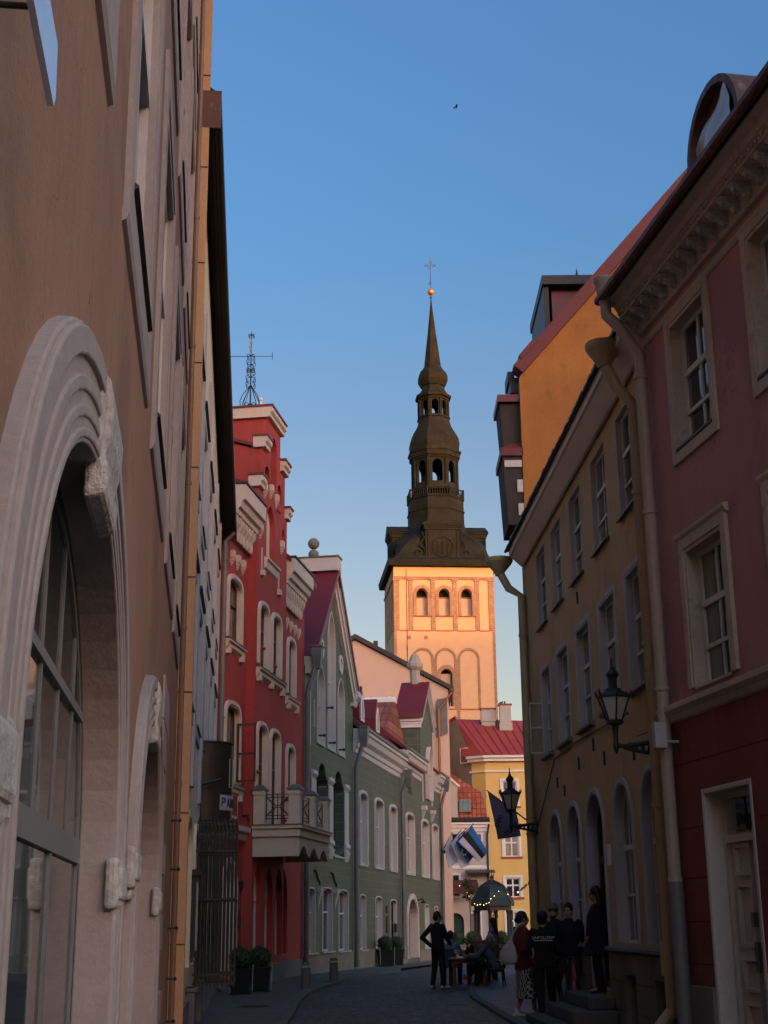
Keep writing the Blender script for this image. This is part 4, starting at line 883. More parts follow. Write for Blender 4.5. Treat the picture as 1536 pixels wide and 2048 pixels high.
p = MB(); p.tube([(-.38, .12, .1), (-.38, .12, 8.55), (-.44, .36, 8.95), (-.46, .50, 9.10), (-.46, .50, 9.28)], .075, 12)
for z in (2.0, 4.2, 6.4, 8.2): p.tube([(-.38, .12, z), (-.38, .12, z+.05)], .09, 12)
p.lathe(-.46, .50, [(.08, 9.25), (.09, 9.3), (.13, 9.55), (.145, 9.57), (.145, 9.61), (.12, 9.61), (.08, 9.35)], 16)
p.build('downpipe', M['pipe_beige'], h6, smooth=True)
p = MB(); p.tube([(-.36, .12, -.2), (-.36, .12, 2.0)], .088, 12); p.build('downpipe_guard', M['zinc'], h6, smooth=True)

# ================================================================ orange gable house behind the yellow one
h7 = thing('orange_house', 'tall house with stained orange limewashed gable rising behind the yellow house', 'house', (3.01, 28.2, -.05), 0); h7.scale = (1.031, 1.031, 1.031)
# local: x right along the gable, y back (o = -y)
w = MB(); w.wall([(0, 0), (9.6, 0), (9.6, 12.9), (4.9, 18.35), (.06, 12.8), (0, 12.7)], [], 0, .35); w.build('gable_wall', M['orangegable'], h7)
w = MB(); w.hexa([(0, -.36, 0), (.03, -.36, 0), (1.55, -14, 0), (1.52, -14, 0)], [(0, -.36, 13.1), (.03, -.36, 13.1), (1.55, -14, 13.1), (1.52, -14, 13.1)]); w.box(1.5, 9.6, -14.02, -14, 0, 13.1); w.box(9.58, 9.6, -14, -.36, 0, 13.1); w.build('side_wall', M['orangegable'], h7)
r = MB(); 
for (p, q) in (((.08, 12.8), (4.95, 18.45)), ((9.75, 12.8), (4.95, 18.45))):
    dd = Vector((q[0]-p[0], q[1]-p[1])).normalized(); nn = Vector((-dd.y, dd.x)); nn = nn if nn.y > 0 else -nn
    r.extr([(p[0], p[1]), (q[0], q[1]), (q[0]+nn.x*.26, q[1]+nn.y*.26), (p[0]+nn.x*.26, p[1]+nn.y*.26)], -.4, .07)
    r.extr([(p[0]-.02, p[1]+.3), (p[0]+.3, p[1]+.68), (p[0]+.24, p[1]+.76), (p[0]-.08, p[1]+.38)], -.4, .09)
r.build('coping', M['coping'], h7)
r = MB(); r.extr([(.1, 12.85), (4.95, 18.4), (9.8, 12.85), (9.7, 12.6), (4.95, 18.15), (.2, 12.6)], -3.4, -.41); r.build('roof', M['roofblk'], h7)
# dark roof dormer whose side faces the street end
d = MB(); d.box(.95, 2.6, -3.6, -1.3, 13.8, 15.4); dm = d.build('dormer', M['roofred'], h7)
d = MB(); d.box(.72, 2.8, -3.8, -1.05, 15.4, 15.62); d.box(.75, .87, -3.7, -1.15, 13.8, 15.4); d.build('dormer_roof', M['roofblk'], dm)
d = MB(); d.lathe(1.6, -1.6, [(.02, 15.6), (.03, 15.9), (.005, 16.05)], 6); d.build('finial', M['iron'], dm)
# eaves bits and a timber oriel on the street side
e = MB(); e.sweep([(0, 0), (0, 0), (0, 0)], 0, .001) if False else None
e.box(-.16, .02, -1.2, -.36, 12.5, 12.85); e.box(-.2, -.05, -1.2, -.5, 12.8, 13.05); e.build('eaves', M['roofblk'], h7)
e = MB(); e.hexa([(-.36, -1.2, 11.15), (.0, -1.2, 11.15), (.0, -.2, 11.15), (-.36, -.2, 11.15)], [(-.42, -1.2, 12.2), (.0, -1.2, 12.2), (.0, -.2, 12.2), (-.42, -.2, 12.2)]); o_ = e.build('loft_box', M['darkwood'], h7)
e = MB(); e.box(-.47, .0, -1.3, -.1, 12.2, 12.36); e.build('loft_roof', M['roofred'], o_)
e = MB(); e.hexa([(-.34, -1.3, 9.45), (0, -1.3, 9.45), (0, -.05, 9.45), (-.34, -.05, 9.45)], [(-.41, -1.3, 10.95), (0, -1.3, 10.95), (0, -.05, 10.95), (-.41, -.05, 10.95)]); orl = e.build('timber_oriel', M['darkwood'], h7)
e = MB(); e.box(-.45, .02, -1.4, .0, 10.95, 11.12); e.hexa([(-.45, -1.4, 11.12), (.02, -1.4, 11.12), (.02, 0, 11.12), (-.45, 0, 11.12)], [(-.2, -1.2, 11.3), (.02, -1.2, 11.3), (.02, -.2, 11.3), (-.2, -.2, 11.3)]); e.build('oriel_roof', M['coping'], orl)
for (a, b_, z0, z1) in ((-.38, -.02, 10.7, 10.85), (-.13, -.01, 10.15, 10.42), (-.12, -.01, 9.65, 9.9)):
    e = MB(); e.box(a, b_, -.06, -.01, z0, z1); e.build('white_panel', M['frame'], orl)
e = MB(); e.tube([(-.08, -.3, 9.45), (-.04, -.25, 9.2), (.05, -.2, 9.0)], [.07, .06, .05], 8); e.build('oriel_corbel', M['white'], orl)

# ================================================================ street lanterns
def lantern(loc, rz, label):
    t = thing('wall_lantern', label, 'street lamp', loc, rz, 'black wall lanterns on the yellow house')
    # local x along the bracket away from the wall, z=0 at lantern foot
    b = FB(); b.box(-.02, .012, -.06, .06, -.16, .12); b.tube([(0, 0, .06), (.2, 0, .03), (.42, 0, .0), (.52, 0, .02)], [.035, .03, .03, .028], 8); b.tube([(0, 0, -.1), (.2, 0, -.07), (.42, 0, -.02)], .022, 8)
    for x in (.08, .16, .24, .32): b.tube([(x, 0, .05), (x+.04, 0, -.06)], .016, 6); b.tube([(x+.04, 0, .05), (x, 0, -.06)], .012, 6)
    b.lathe(.52, 0, [(.006, -.10), (.028, -.05), (.045, 0), (.03, .06), (.034, .2), (.045, .24), (.03, .27), (.05, .30)], 10)
    b.tube([(.02, .02, .14), (.12, .03, .17), (.26, .02, .12)], .006, 5)
    b.build('bracket', M['iron'], t, smooth=True)
    f = FB(); a0 = PI/6; Rb, Rt, zb, zt = .10, .205, .31, .62
    f.lathe(.52, 0, [(.07, .27), (.115, .29), (.115, .325), (.09, .335)], 6, a0)
    for k in range(6):
        a = a0 + PI/3*k; ca, sa = math.cos(a), math.sin(a)
        f.tube([(.52+Rb*ca, Rb*sa, zb+.02), (.52+Rt*ca, Rt*sa, zt)], .012, 5); f.tube([(.52+Rt*ca, Rt*sa, zt), (.52+(Rt+.03)*ca, (Rt+.03)*sa, zt+.06), (.52+(Rt+.02)*ca, (Rt+.02)*sa, zt+.1)], [.02, .014, .004], 5)
    f.lathe(.52, 0, [(Rt+.015, zt-.01), (Rt+.015, zt+.015), (.13, zt+.075), (.105, zt+.08), (.105, zt+.11), (.06, zt+.115), (.06, zt+.24), (.085, zt+.28), (.09, zt+.285), (.09, zt+.295), (.05, zt+.35), (.028, zt+.37), (.034, zt+.385), (.015, zt+.40), (.022, zt+.43), (.008, zt+.45), (.012, zt+.48), (.002, zt+.53)], 6, a0)
    f.build('lantern_frame', M['iron'], t)
    g = FB(); g.lathe(.52, 0, [(Rb-.006, zb+.025), (Rt-.008, zt-.012)], 6, a0); g.build('lantern_glass', M['lampglass'], t)
    return t
nrm = Vector((-1, -.047, 0)); 
def ypt(u, o, z): 
    d = Vector((.48, -10.75, 0)).normalized(); n_ = Vector((d.y, -d.x, 0)); p = Vector((3.0, 26.75, z)) + d*u + n_*o; return p
lantern(ypt(9.28, 0, 3.68), math.atan2(-.045, -1), 'black six-sided wall lantern on bracket beside the beige downpipe, nearer one')
lantern(ypt(-.95, 0, 3.36), math.atan2(-.045, -1), 'black wall lantern on the far corner of the yellow house, before the purple flag')
# ================================================================ far end of the street
# salmon gable house
h8 = thing('salmon_house', 'plain salmon plaster gable with black roof edge, rising behind the green house', 'house', (-2.0, 90, 0), 0)
w = MB(); w.wall([(-7.5, -1), (6.1, -1), (6.1, 16.15), (0, 19.5), (-7.5, 15.6)], [], 0, .4); w.box(6.07, 6.1, -18, -.41, -1, 16.1); w.box(-7.5, -7.47, -18, -.41, -1, 15.5); w.box(-7.4, 6, -18.02, -18, -1, 15.6); w.build('wall', M['salmon'], h8)
r = MB(); r.extr([(6.45, 16.02), (0, 19.58), (-7.8, 15.5), (-7.8, 15.75), (0, 19.9), (6.45, 16.3)], -18.3, .25); r.box(1.2, 1.5, -.3, .2, 19.1, 19.42); r.build('roof', M['roofblk'], h8)
p = MB(); p.tube([(6.3, .1, 16.05), (6.3, .18, 15.9), (5.42, .3, 14.8), (5.42, .3, 2.0)], .085, 8); p.ball((6.3, .12, 16.1), .17, 8); p.build('downpipe', M['copperpipe'], h8)
b = MB(); b.extr([(5.25, 13.0), (6.0, 13.3), (6.0, 15.6), (5.35, 15.5), (5.25, 15.2)], .02, .12); b.build('shutter', M['plinthgrey'], h8)

# yellow house with red sheet roof
h9 = thing('far_yellow_house', 'bright yellow house with red seamed sheet roof and white windows closing the street', 'house', (5.9, 96, 0), 0)
hs = []
for (z0, z1) in ((9.05, 10.75), (5.7, 7.2), (3.05, 4.3), (.6, 2.1)):
    w, ho = window(h9, 2.05, 3.0, z0, z1, z1, 'rect', 0, .14, .17, .04, False, M['white'], M['white'], M['glasspale'] if 5 < z0 < 6 else M['glass'], 1, (.62,), .07, .05); hs.append(ho)
    b = MB(); b.box(1.8, 3.25, 0, .12, z0-.1, z0); b.build('sill', M['roofred2'], w)
    w, ho = window(h9, 4.6, 5.55, z0, z1, z1, 'rect', 0, .14, .17, .04, False, M['white'], M['white'], M['glass'], 1, (.62,), .07, .05); hs.append(ho)
w = MB(); w.wall([(.9, -1), (8, -1), (8, 12.1), (.9, 12.1)], hs, 0, .3); w.hexa([(0, -.7, -1), (.02, -.72, -1), (.92, -.02, -1), (.898, 0, -1)], [(0, -.7, 12.1), (.02, -.72, 12.1), (.92, -.02, 12.1), (.898, 0, 12.1)]); w.box(7.97, 8, -8, -.31, -1, 12.1); w.build('wall', M['sunyellow'], h9)
pth = [(-.15, -.75), (.85, .05), (8, .05)]
def along(z0, z1, o, m, nm):
    b = MB()
    b.hexa([(pth[0][0]-o*.6, pth[0][1]+o*.8, z0), (pth[1][0]-o*.3, pth[1][1]+o, z0), (pth[1][0], pth[1][1]-.1, z0), (pth[0][0]+.1, pth[0][1]-.05, z0)], [(pth[0][0]-o*.6, pth[0][1]+o*.8, z1), (pth[1][0]-o*.3, pth[1][1]+o, z1), (pth[1][0], pth[1][1]-.1, z1), (pth[0][0]+.1, pth[0][1]-.05, z1)])
    b.box(pth[1][0]-o*.3+.002, 8, -.1, pth[1][1]+o, z0, z1); b.build(nm, M[m], h9)
along(12.1, 12.32, .25, 'white', 'cornice'); along(12.322, 12.5, .42, 'white', 'cornice'); along(11.38, 11.5, .03, 'white', 'moulding')
r = MB(); r.add([(-.6, -.6, 12.5), (.7, .52, 12.5), (8.3, .52, 12.5), (8.3, -4, 15.3), (-.85, -4, 15.6), (-3.6, -5, 14.0), (8.3, -8, 12.4), (-1, -8, 12.4)], [(0, 1, 4), (1, 2, 3, 4), (3, 6, 7, 4)])
r.tube([(-.95, -1.72, 15.42), (-3.75, -4.75, 13.95)], .13, 4)
for i in range(14):
    u = 1.0+.55*i; t0 = 0; x1 = -.85+(8.3+.85)*(u-.7)/(7.6); r.tube([(u, .50, 12.53), (x1, -3.97, 15.60-.3*(x1+.85)/9.15)], .035, 4)
r.build('roof', M['roofred2'], h9)
g = MB(); g.hexa([(-3.6, -4.6, -1), (-3.6, -4.7, -1), (.0, -.8, -1), (-.0, -.705, -1)], [(-3.6, -4.6, 13.8), (-3.6, -4.7, 13.8), (.0, -.8, 12.4), (-.0, -.705, 12.4)])
g.add([(-3.6, -4.6, 13.8), (0, -.71, 12.4), (-.95, -1.75, 15.3)], [(0, 1, 2)]); g.build('gable_wall', M['rough_grey'], h9)
g = MB(); g.hexa([(-3.3, -4.20, 8), (-3.3, -4.3, 8), (-1.5, -2.36, 8), (-1.5, -2.25, 8)], [(-3.3, -4.20, 13.6), (-3.3, -4.3, 13.6), (-1.5, -2.36, 13.6), (-1.5, -2.25, 13.6)]); g.build('rubble_patch', M['rubble'], h9)
g = MB(); g.hexa([(-.75, -1.45, 12.1), (-.75, -1.6, 12.1), (-.2, -1.0, 12.1), (-.2, -.86, 12.1)], [(-.75, -1.45, 13.2), (-.75, -1.6, 13.2), (-.2, -1.0, 13.2), (-.2, -.86, 13.2)]); wn = g.build('window', M['white'], h9)
g = MB(); g.hexa([(-.68, -1.34, 12.2), (-.68, -1.4, 12.2), (-.28, -.98, 12.2), (-.28, -.9, 12.2)], [(-.68, -1.34, 13.1), (-.68, -1.4, 13.1), (-.28, -.98, 13.1), (-.28, -.9, 13.1)]); g.build('pane', M['glasscurt'], wn)
for (a, b_, z0, z1, y) in ((.95, 1.95, 14.6, 16.2, -3.2), (2.25, 3.05, 14.2, 16.4, -2.6)):
    c = MB(); c.box(a, b_, y-.7, y, z0, z1); c.box(a-.06, b_+.06, y-.76, y+.06, z0+.7 if a < 1 else z0+.35, z0+.78 if a < 1 else z0+.9); ch = c.build('chimney', M['offwhite'], h9, bevel=.02)
    c = MB(); c.box(a-.08, b_+.08, y-.78, y+.08, z1, z1+.08); c.build('chimney_cap', M['roofred2'], ch)
# two crows on the chimney
for k, (x, lab) in enumerate(((8.3, 'small black crow perched on the white chimney cap, left bird'), (8.55, 'small black crow perched on the white chimney cap, right bird'))):
    t = thing('crow', lab, 'bird', (x, 98.9, 16.48), .6+k, 'crows on the chimney')
    b = FB(); b.ball((0, 0, .10), .085, 10, .9, 1.5, .8); b.ball((.12, 0, .19), .05, 8); b.tube([(.15, 0, .19), (.23, 0, .18)], [.02, .004], 6); b.tube([(-.1, 0, .09), (-.26, 0, .05)], [.05, .02], 6); b.tube([(.0, .03, .04), (.0, .03, 0)], .008, 5); b.tube([(.0, -.03, .04), (.0, -.03, 0)], .008, 5)
    b.build('body', M['iron'], t, smooth=True)

# grey-white house with clay tile mansard
h10 = thing('mansard_house', 'off-white house with orange clay tile mansard roof and arched green gate beyond the flags', 'house', (0, 92, 0), 0)
hs = []
for (x0, x1, z0, z1) in ((3.85, 4.6, 5.6, 7.0), (3.85, 4.6, 3.1, 4.4), (2.0, 2.8, 5.6, 7.0), (2.0, 2.8, 3.1, 4.4), (5.85, 6.1, 6.6, 6.95), (5.3, 5.9, .3, 2.0)):
    w, ho = window(h10, x0, x1, z0, z1, z1, 'rect', 0, .15, .1, .04, True, M['white'], M['framegrey'], M['glass'], 1, (.6,), .06, .04); hs.append(ho)
w, ho = window(h10, 3.85, 4.85, -.6, 1.5, 2.05, 'round', 0, .3, .12, .02, False, M['offwhite'], surf('green_gate_paint', (.02,.05,.04), var=.2), surf('green_gate_boards', (.025,.06,.045), var=.2), 1, (), .06, .03, name='gate'); hs.append(ho)
w = MB(); w.wall([(-2, -1), (6.6, -1), (6.6, 7.3), (-2, 7.3)], hs, 0, .3); w.box(6.57, 6.6, -3.5, -.31, -1, 7.3); w.box(-2, 6.5, -7, -6.97, -1, 7.3); w.build('wall', M['offwhite'], h10)
s = MB(); s.sweep([(0, 7.1), (.08, 7.15), (.12, 7.35), (.2, 7.4), (.22, 7.55), (.3, 7.6), (.3, 7.72), (0, 7.74)], -2, 6.65); s.sweep([(0, 4.78), (.06, 4.8), (.06, 4.95), (0, 5.0)], -2, 6.62); s.build('cornice', M['white'], h10)
s = MB(); s.sweep([(0, 7.74), (.34, 7.74), (.36, 7.86), (.1, 8.06), (0, 8.06)], -2, 6.68); s.build('gutter', M['roofblk'], h10)
r = MB(); r.add([(-2, -.1, 7.95), (6.6, -.1, 7.95), (6.22, -.75, 9.75), (-2, -.75, 9.75), (-2, -3.2, 12.0), (3.2, -3.2, 12.0), (6.5, -3.4, 9.75), (6.62, -3.4, 7.95)], [(0, 1, 2, 3), (3, 2, 5, 4), (2, 6, 5), (1, 7, 6, 2)]); r.build('mansard_roof', M['tiles'], h10)
d = MB(); d.extr([(3.3, 7.9), (4.62, 7.9), (4.62, 9.75), (4.7, 10.05), (3.9, 10.8), (3.3, 10.3)], -1.6, .05); dm = d.build('dormer', M['offwhite'], h10)
d = MB(); d.extr([(4.75, 9.98), (3.85, 10.8), (3.1, 10.1), (3.1, 10.2), (3.85, 10.95), (4.82, 10.1)], -1.7, .15); d.build('dormer_roof', M['white'], dm); d = MB(); d.box(3.55, 4.0, .05, .09, 8.35, 9.5); d.build('dormer_window', M['framegrey'], dm)
d = MB(); d.hexa([(4.75, -.12, 8.4), (5.5, -.12, 8.4), (5.5, -.3, 8.4), (4.75, -.3, 8.4)], [(4.75, -.36, 9.25), (5.5, -.36, 9.25), (5.5, -.6, 9.25), (4.75, -.6, 9.25)]); sk = d.build('skylight', M['framegrey'], h10)
d = MB(); 
for x in (4.84, 5.15): d.hexa([(x, -.115, 8.46), (x+.27, -.115, 8.46), (x+.27, -.2, 8.46), (x, -.2, 8.46)], [(x, -.325, 9.17), (x+.27, -.325, 9.17), (x+.27, -.4, 9.17), (x, -.4, 9.17)])
d.build('skylight_pane', M['glasscurt'], sk)
a = MB(); a.sweep([(.02, 4.1), (1.6, 3.75), (1.6, 3.2), (1.56, 3.2), (1.5, 3.7), (.02, 4.02)], 3.0, 5.75); a.build('awning', surf('brown_awning', (.09,.03,.022), var=.15), h10)
a = MB(); a.sweep([(.02, 4.72), (.9, 4.55), (.9, 4.5), (.02, 4.6)], 5.05, 6.9); a.tube([(6.8, .02, 4.0), (6.8, .8, 4.5)], .02); a.build('canopy', M['roofblk'], h10)
p = MB(); p.tube([(6.5, .08, -1), (6.5, .08, 6.9), (6.62, .3, 7.6)], .06, 8); p.build('downpipe', M['roofblk'], h10)

# ================================================================ church tower
T = thing('church_tower', 'tall cream church tower with brick pilasters and dark copper lantern spire in low sun', 'tower', (8.8, 200, 0), RAD(5.2))
HW = 7.52
hs = []
bel = [(-3.3, 4), (.05, 4), (3.4, 4)]
for u, _ in bel: hs.append(arch(u-.82, u+.82, 44.95, 48.2, 49.1, 'round', 14))
hs.append(arch(-.72, 1.0, 31.5, 36.2, 37.0, 'round', 14))
w = MB(); w.wall([(-HW, -2), (HW, -2), (HW, 52.5), (-HW, 52.5)], hs, 0, 1.3)
wl = [arch(c-.8, c+.8, 44.95, 48.2, 49.1, 'round', 12) for c in (4.2, 7.5, 10.8)]
# side and back walls: left side has openings too
def lwall(x, sgn):
    b = MB(); b.wall([(0, -2), (15, -2), (15, 52.5), (0, 52.5)], wl, 0, .0)
    for (p, q, z) in b.v: w.v.append((x, p, z))
    k = len(w.v)-len(b.v); w.f += [tuple(i+k for i in f) for f in b.f]
lwall(-HW, -1); lwall(HW, 1); w.box(-HW, HW, -15.02, -15, -2, 52.5)
w.build('wall', M['towercream'], T)
for u, _ in bel:
    b = MB(); b.ring(arch(u-1.28, u+1.28, 44.95, 48.3, 49.6, 'round', 16), arch(u-.82, u+.82, 44.95, 48.2, 49.1, 'round', 16), -.2, .12); b.build('belfry_surround', M['towerbrick'], T)
    b = MB(); b.extr(arch(u-1.0, u+1.0, 44.8, 48.1, 49.2, 'round', 12), -1.36, -1.31); b.build('belfry_back', M['copper'], T)
    b = MB(); b.box(u-1.0, u+.9, -.95, -.85, 44.9, 47.75); lv = b.build('louvre_panel', M['louvre'], T)
    b = MB(); b.box(u-1.0, u+.9, -.99, -.80, 47.75, 47.95); b.build('louvre_rail', M['roofred'], lv)
    b = MB(); b.box(u-1.35, u+1.35, 0, .2, 44.78, 44.93); b.build('belfry_sill', M['roofred'], T)
b = MB(); b.ring(arch(-1.25, 1.5, 31.5, 36.2, 37.6, 'round', 16), arch(-.72, 1.0, 31.5, 36.2, 37.0, 'round', 16), -.2, .10); b.build('lower_surround', M['towerbrick'], T)
b = MB(); b.extr(arch(-.9, 1.2, 31.4, 36.2, 37.1, 'round', 12), -1.36, -1.31); b.build('lower_back', M['copper'], T); b = MB(); b.box(-.9, .8, -.95, -.85, 31.5, 36.4); b.build('louvre_panel', M['louvre'], T)
b = MB()
for a, c in ((-HW-.02, -6.7), (-5.3, -4.65), (-1.98, -1.32), (1.3, 1.96), (4.66, 5.3), (6.7, HW+.02)): b.box(a, c, 0, .13, 42.7, 50.25); b.box(a-.12, c+.12, 0, .2, 50.25, 50.45)
b.box(-HW-.1, HW+.1, 0, .16, 50.45, 50.75); b.box(-HW-.12, HW+.12, 0, .22, 50.75, 50.85)
for y in (.4, 3.1, 6.4, 9.6, 12.9): b.box(-HW-.13, -HW, -y-.65, -y, 42.7, 50.25); b.box(-HW-.2, -HW, -y-.75, -y+.1, 50.25, 50.45)
b.box(-HW-.16, -HW, -15, -.01, 50.45, 50.75)
b.build('pilasters', M['towerbrick'], T)
b = MB()
for a, c in ((-6.66, -5.34), (-4.61, -2.02), (-1.28, 1.26), (2.0, 4.62), (5.34, 6.66)): b.box(a, c, 0, .14, 42.62, 42.74)
for a, c in ((-4.6, -2.1), (1.95, 5.1), (-1.2, 1.5), (5.6, 7.4)): b.box(a, c, 0, .14, 31.0, 31.14)
b.build('ledges', M['roofred2'], T)
b = MB()
for a, c in ((-4.95, -1.7), (-1.6, 1.65), (1.85, 5.1)):
    b.ring(arch(a, c, 31.2, 38.4, 40.1, 'round', 18), arch(a+.32, c-.32, 31.2, 38.4, 39.75, 'round', 18), 0, .12)
b.box(-1.72, -1.3, 0, .1, 24, 38.4); b.box(1.6, 2.0, 0, .1, 24, 38.4)
b.box(7.15, HW+.03, 0, .06, 24, 42.6); b.box(-HW-.03, -7.15, 0, .06, 24, 42.6)
b.build('blind_arches', M['towerbrick'], T)
b = MB()
for u in (-5.3, -2.8): b.box(u-.27, u+.27, 0, .03, 41.4, 41.9)
b.build('putlog_vents', M['towerbrick'], T)
b = MB(); b.tube([(-5.6, .1, 52), (-5.6, .1, 30)], .035, 5); b.build('lightning_wire', M['copper'], T)
cx, co = 0, -7.5
# eaves + bell roof + octagon spire as lofted octagons (w half width, c chamfer)
def oct_loft(levels, n=8):
    b = MB(); vs = []; fs = []
    for (z, wd, c) in levels:
        pts = [(wd-c, wd), (wd, wd-c), (wd, -wd+c), (wd-c, -wd), (-wd+c, -wd), (-wd, -wd+c), (-wd, wd-c), (-wd+c, wd)]
        vs += [(cx+p, co+q, z) for p, q in pts]
    m = len(levels)
    for i in range(m-1):
        for k in range(8): fs.append((i*8+k, i*8+(k+1) % 8, (i+1)*8+(k+1) % 8, (i+1)*8+k))
    fs += [tuple(range(8)), tuple(range((m-1)*8, m*8))]; b.add(vs, fs); return b
b = oct_loft([(52.4, 7.55, .02), (52.42, 8.3, .02), (53.3, 8.45, .02), (53.42, 8.4, .02)]); b.build('eaves', M['copper'], T)
O = .586
BR = [(53.42, 8.35, .05), (53.9, 7.35, .1), (54.6, 7.0, .4), (55.6, 6.85, .9), (56.8, 6.55, 1.6), (57.8, 5.95, 2.1), (58.6, 5.15, 2.2), (59.6, 4.45, 2.25), (60.6, 4.25, 2.4), (62.6, 4.22, 4.22*O)]
b = oct_loft(BR)
# standing seams
for k in range(-7, 8):
    for side in range(4):
        pts = []
        for (z, wd, c) in BR[:8]:
            x = max(-wd+c, min(wd-c, k*.95*wd/8.0)); y = wd+.02
            xx, yy = ((x, y), (y, -x), (-x, -y), (-y, x))[side]; pts.append((cx+xx, co+yy, z))
        b.tube(pts, .045, 4)
b.build('bell_roof', M['copper'], T)
for side in range(4):
    a = side*PI/2
    def rot(p): x, y, z = p; return (cx + x*math.cos(a)-y*math.sin(a), co + x*math.sin(a)+y*math.cos(a), z)
    b = MB(); 
    def rbox(u0, u1, y0, y1, z0, z1): b.hexa([rot((u0,y0,z0)), rot((u1,y0,z0)), rot((u1,y1,z0)), rot((u0,y1,z0))], [rot((u0,y0,z1)), rot((u1,y0,z1)), rot((u1,y1,z1)), rot((u0,y1,z1))])
    rbox(-2.6, 2.6, 0, 7.35, 53.4, 58.3); rbox(-2.75, 2.75, 0, 7.5, 58.3, 58.6); rbox(-3.0, 3.0, 0, 7.75, 58.9, 59.15); rbox(-2.8, 2.8, 0, 7.6, 58.6, 58.9)
    pv = [(-3.1, 59.15), (3.1, 59.15), (0, 60.75)]; b.add([rot((x, 0, z)) for x, z in pv] + [rot((x, 7.8, z)) for x, z in pv], [(0,1,2), (3,4,5), (0,1,4,3), (1,2,5,4), (2,0,3,5)])
    for s in (-1, 1): b.tube([rot((s*2.2, 7.36, 53.5)), rot((s*2.2, 7.36, 58.3))], .12, 6)
    gd = b.build('pediment_dormer', M['copper'], T)
    b = MB(); c_ = [rot((1.55*math.cos(2*PI*i/24), 7.40, 55.6+1.55*math.sin(2*PI*i/24))) for i in range(25)]; b.tube(c_, .1, 6)
    for x in (-.75, 0, .75): b.tube([rot((x, 7.38, 54.6)), rot((x, 7.38, 56.4))], .1, 5)
    for s in (-1, 1):
        pts = [rot((s*(2.9+.2), 7.2, 58.0)), rot((s*2.75, 7.2, 57.0))]
        for i in range(20):
            t = i/19; ang = PI*.5*s if False else PI/2 + s*(-1)*PI*2.2*t; rr_ = 1.05*(1-.72*t); pts.append(rot((s*3.55 - s*0 + s*rr_*math.cos(PI/2+PI*2.3*t)*1.0, 7.1, 54.7+rr_*math.sin(PI/2+PI*2.3*t))))
        b.tube(pts, .13, 6)
        b.extr([(0,0)]*0, 0, 0) if False else None
    b.build('scrollwork', M['copper'], gd)
b = oct_loft([(62.6, 4.24, 4.24*O), (62.62, 4.36, 4.36*O), (62.8, 4.36, 4.36*O), (62.82, 4.22, 4.22*O), (64.6, 4.18, 4.18*O), (64.62, 4.35, 4.35*O), (64.8, 4.35, 4.35*O)])
b.build('drum', M['copper'], T)
def octpt(r, k, t=0): # r = apothem
    a = PI/8 + PI/4*k; R_ = r/math.cos(PI/8); p = Vector((math.cos(a), math.sin(a)))*R_; q = Vector((math.cos(a+PI/4), math.sin(a+PI/4)))*R_; m_ = p.lerp(q, t); return (cx+m_.x, co+m_.y)
# balustrade
b = MB()
for k in range(8):
    p, q = octpt(4.2, k), octpt(4.2, k, 1)
    for z in (64.95, 66.15): b.tube([(*p, z), (*q, z)], .11, 6)
    b.tube([(*p, 64.8), (*p, 66.35)], .16, 6)
    for i in range(1, 9): m_ = octpt(4.2, k, i/9); b.tube([(*m_, 64.9), (*m_, 65.3), (*m_, 65.6), (*m_, 66.1)], [.05, .12, .07, .06], 6)
b.build('balustrade', M['copper'], T)
def lantern_stage(ap, z0, z1, zo0, zs, zt, hwid, nm):
    b = MB(); side = ap*math.tan(PI/8)
    for k in range(8):
        a = PI/4*k; ca, sa = math.cos(a), math.sin(a)
        loc = MB(); loc.wall([(-side, z0), (side, z0), (side, z1), (-side, z1)], [arch(-hwid, hwid, zo0, zs, zt, 'round', 10)], 0, .4)
        base = len(b.v)
        for (u, my, z) in loc.v:
            o = -my; r_ = ap + o; b.v.append((cx + r_*ca - u*sa, -(co + r_*sa + u*ca), z))
        b.f += [tuple(i+base for i in f) for f in loc.f]
        for s in (-1, 1):
            for uu, rr_ in ((s*side*.93, .16),):
                r_ = ap+.06; x, y = cx+r_*ca-uu*sa, co+r_*sa+uu*ca; b.tube([(x, y, z0), (x, y, z1)], rr_, 6)
    return b.build(nm, M['copper'], T)
lantern_stage(3.4, 66.0, 71.2, 67.4, 70.0, 71.0, .78, 'lower_lantern')
b = oct_loft([(66.0, 3.55, 3.55*O), (66.9, 3.55, 3.55*O), (66.92, 3.4, 3.4*O)]); b.build('lantern_floor', M['copper'], T)
b = oct_loft([(71.2, 3.45, 3.45*O), (71.4, 3.6, 3.6*O), (71.6, 3.65, 3.65*O), (71.65, 3.85, 3.85*O), (72.4, 3.9, 3.9*O), (72.45, 4.05, 4.05*O), (72.75, 4.1, 4.1*O), (72.8, 3.8, 3.8*O), (73.4, 3.78, 3.78*O), (74.2, 3.88, 3.88*O), (75.0, 3.75, 3.75*O), (75.8, 3.4, 3.4*O), (76.6, 2.95, 2.95*O), (77.4, 2.6, 2.6*O), (78.2, 2.42, 2.42*O), (78.5, 2.4, 2.4*O), (78.55, 2.55, 2.55*O), (78.8, 2.55, 2.55*O)]); b.build('lower_onion', M['copper'], T)
lantern_stage(2.25, 78.8, 81.6, 79.0, 80.9, 81.5, .52, 'upper_lantern')
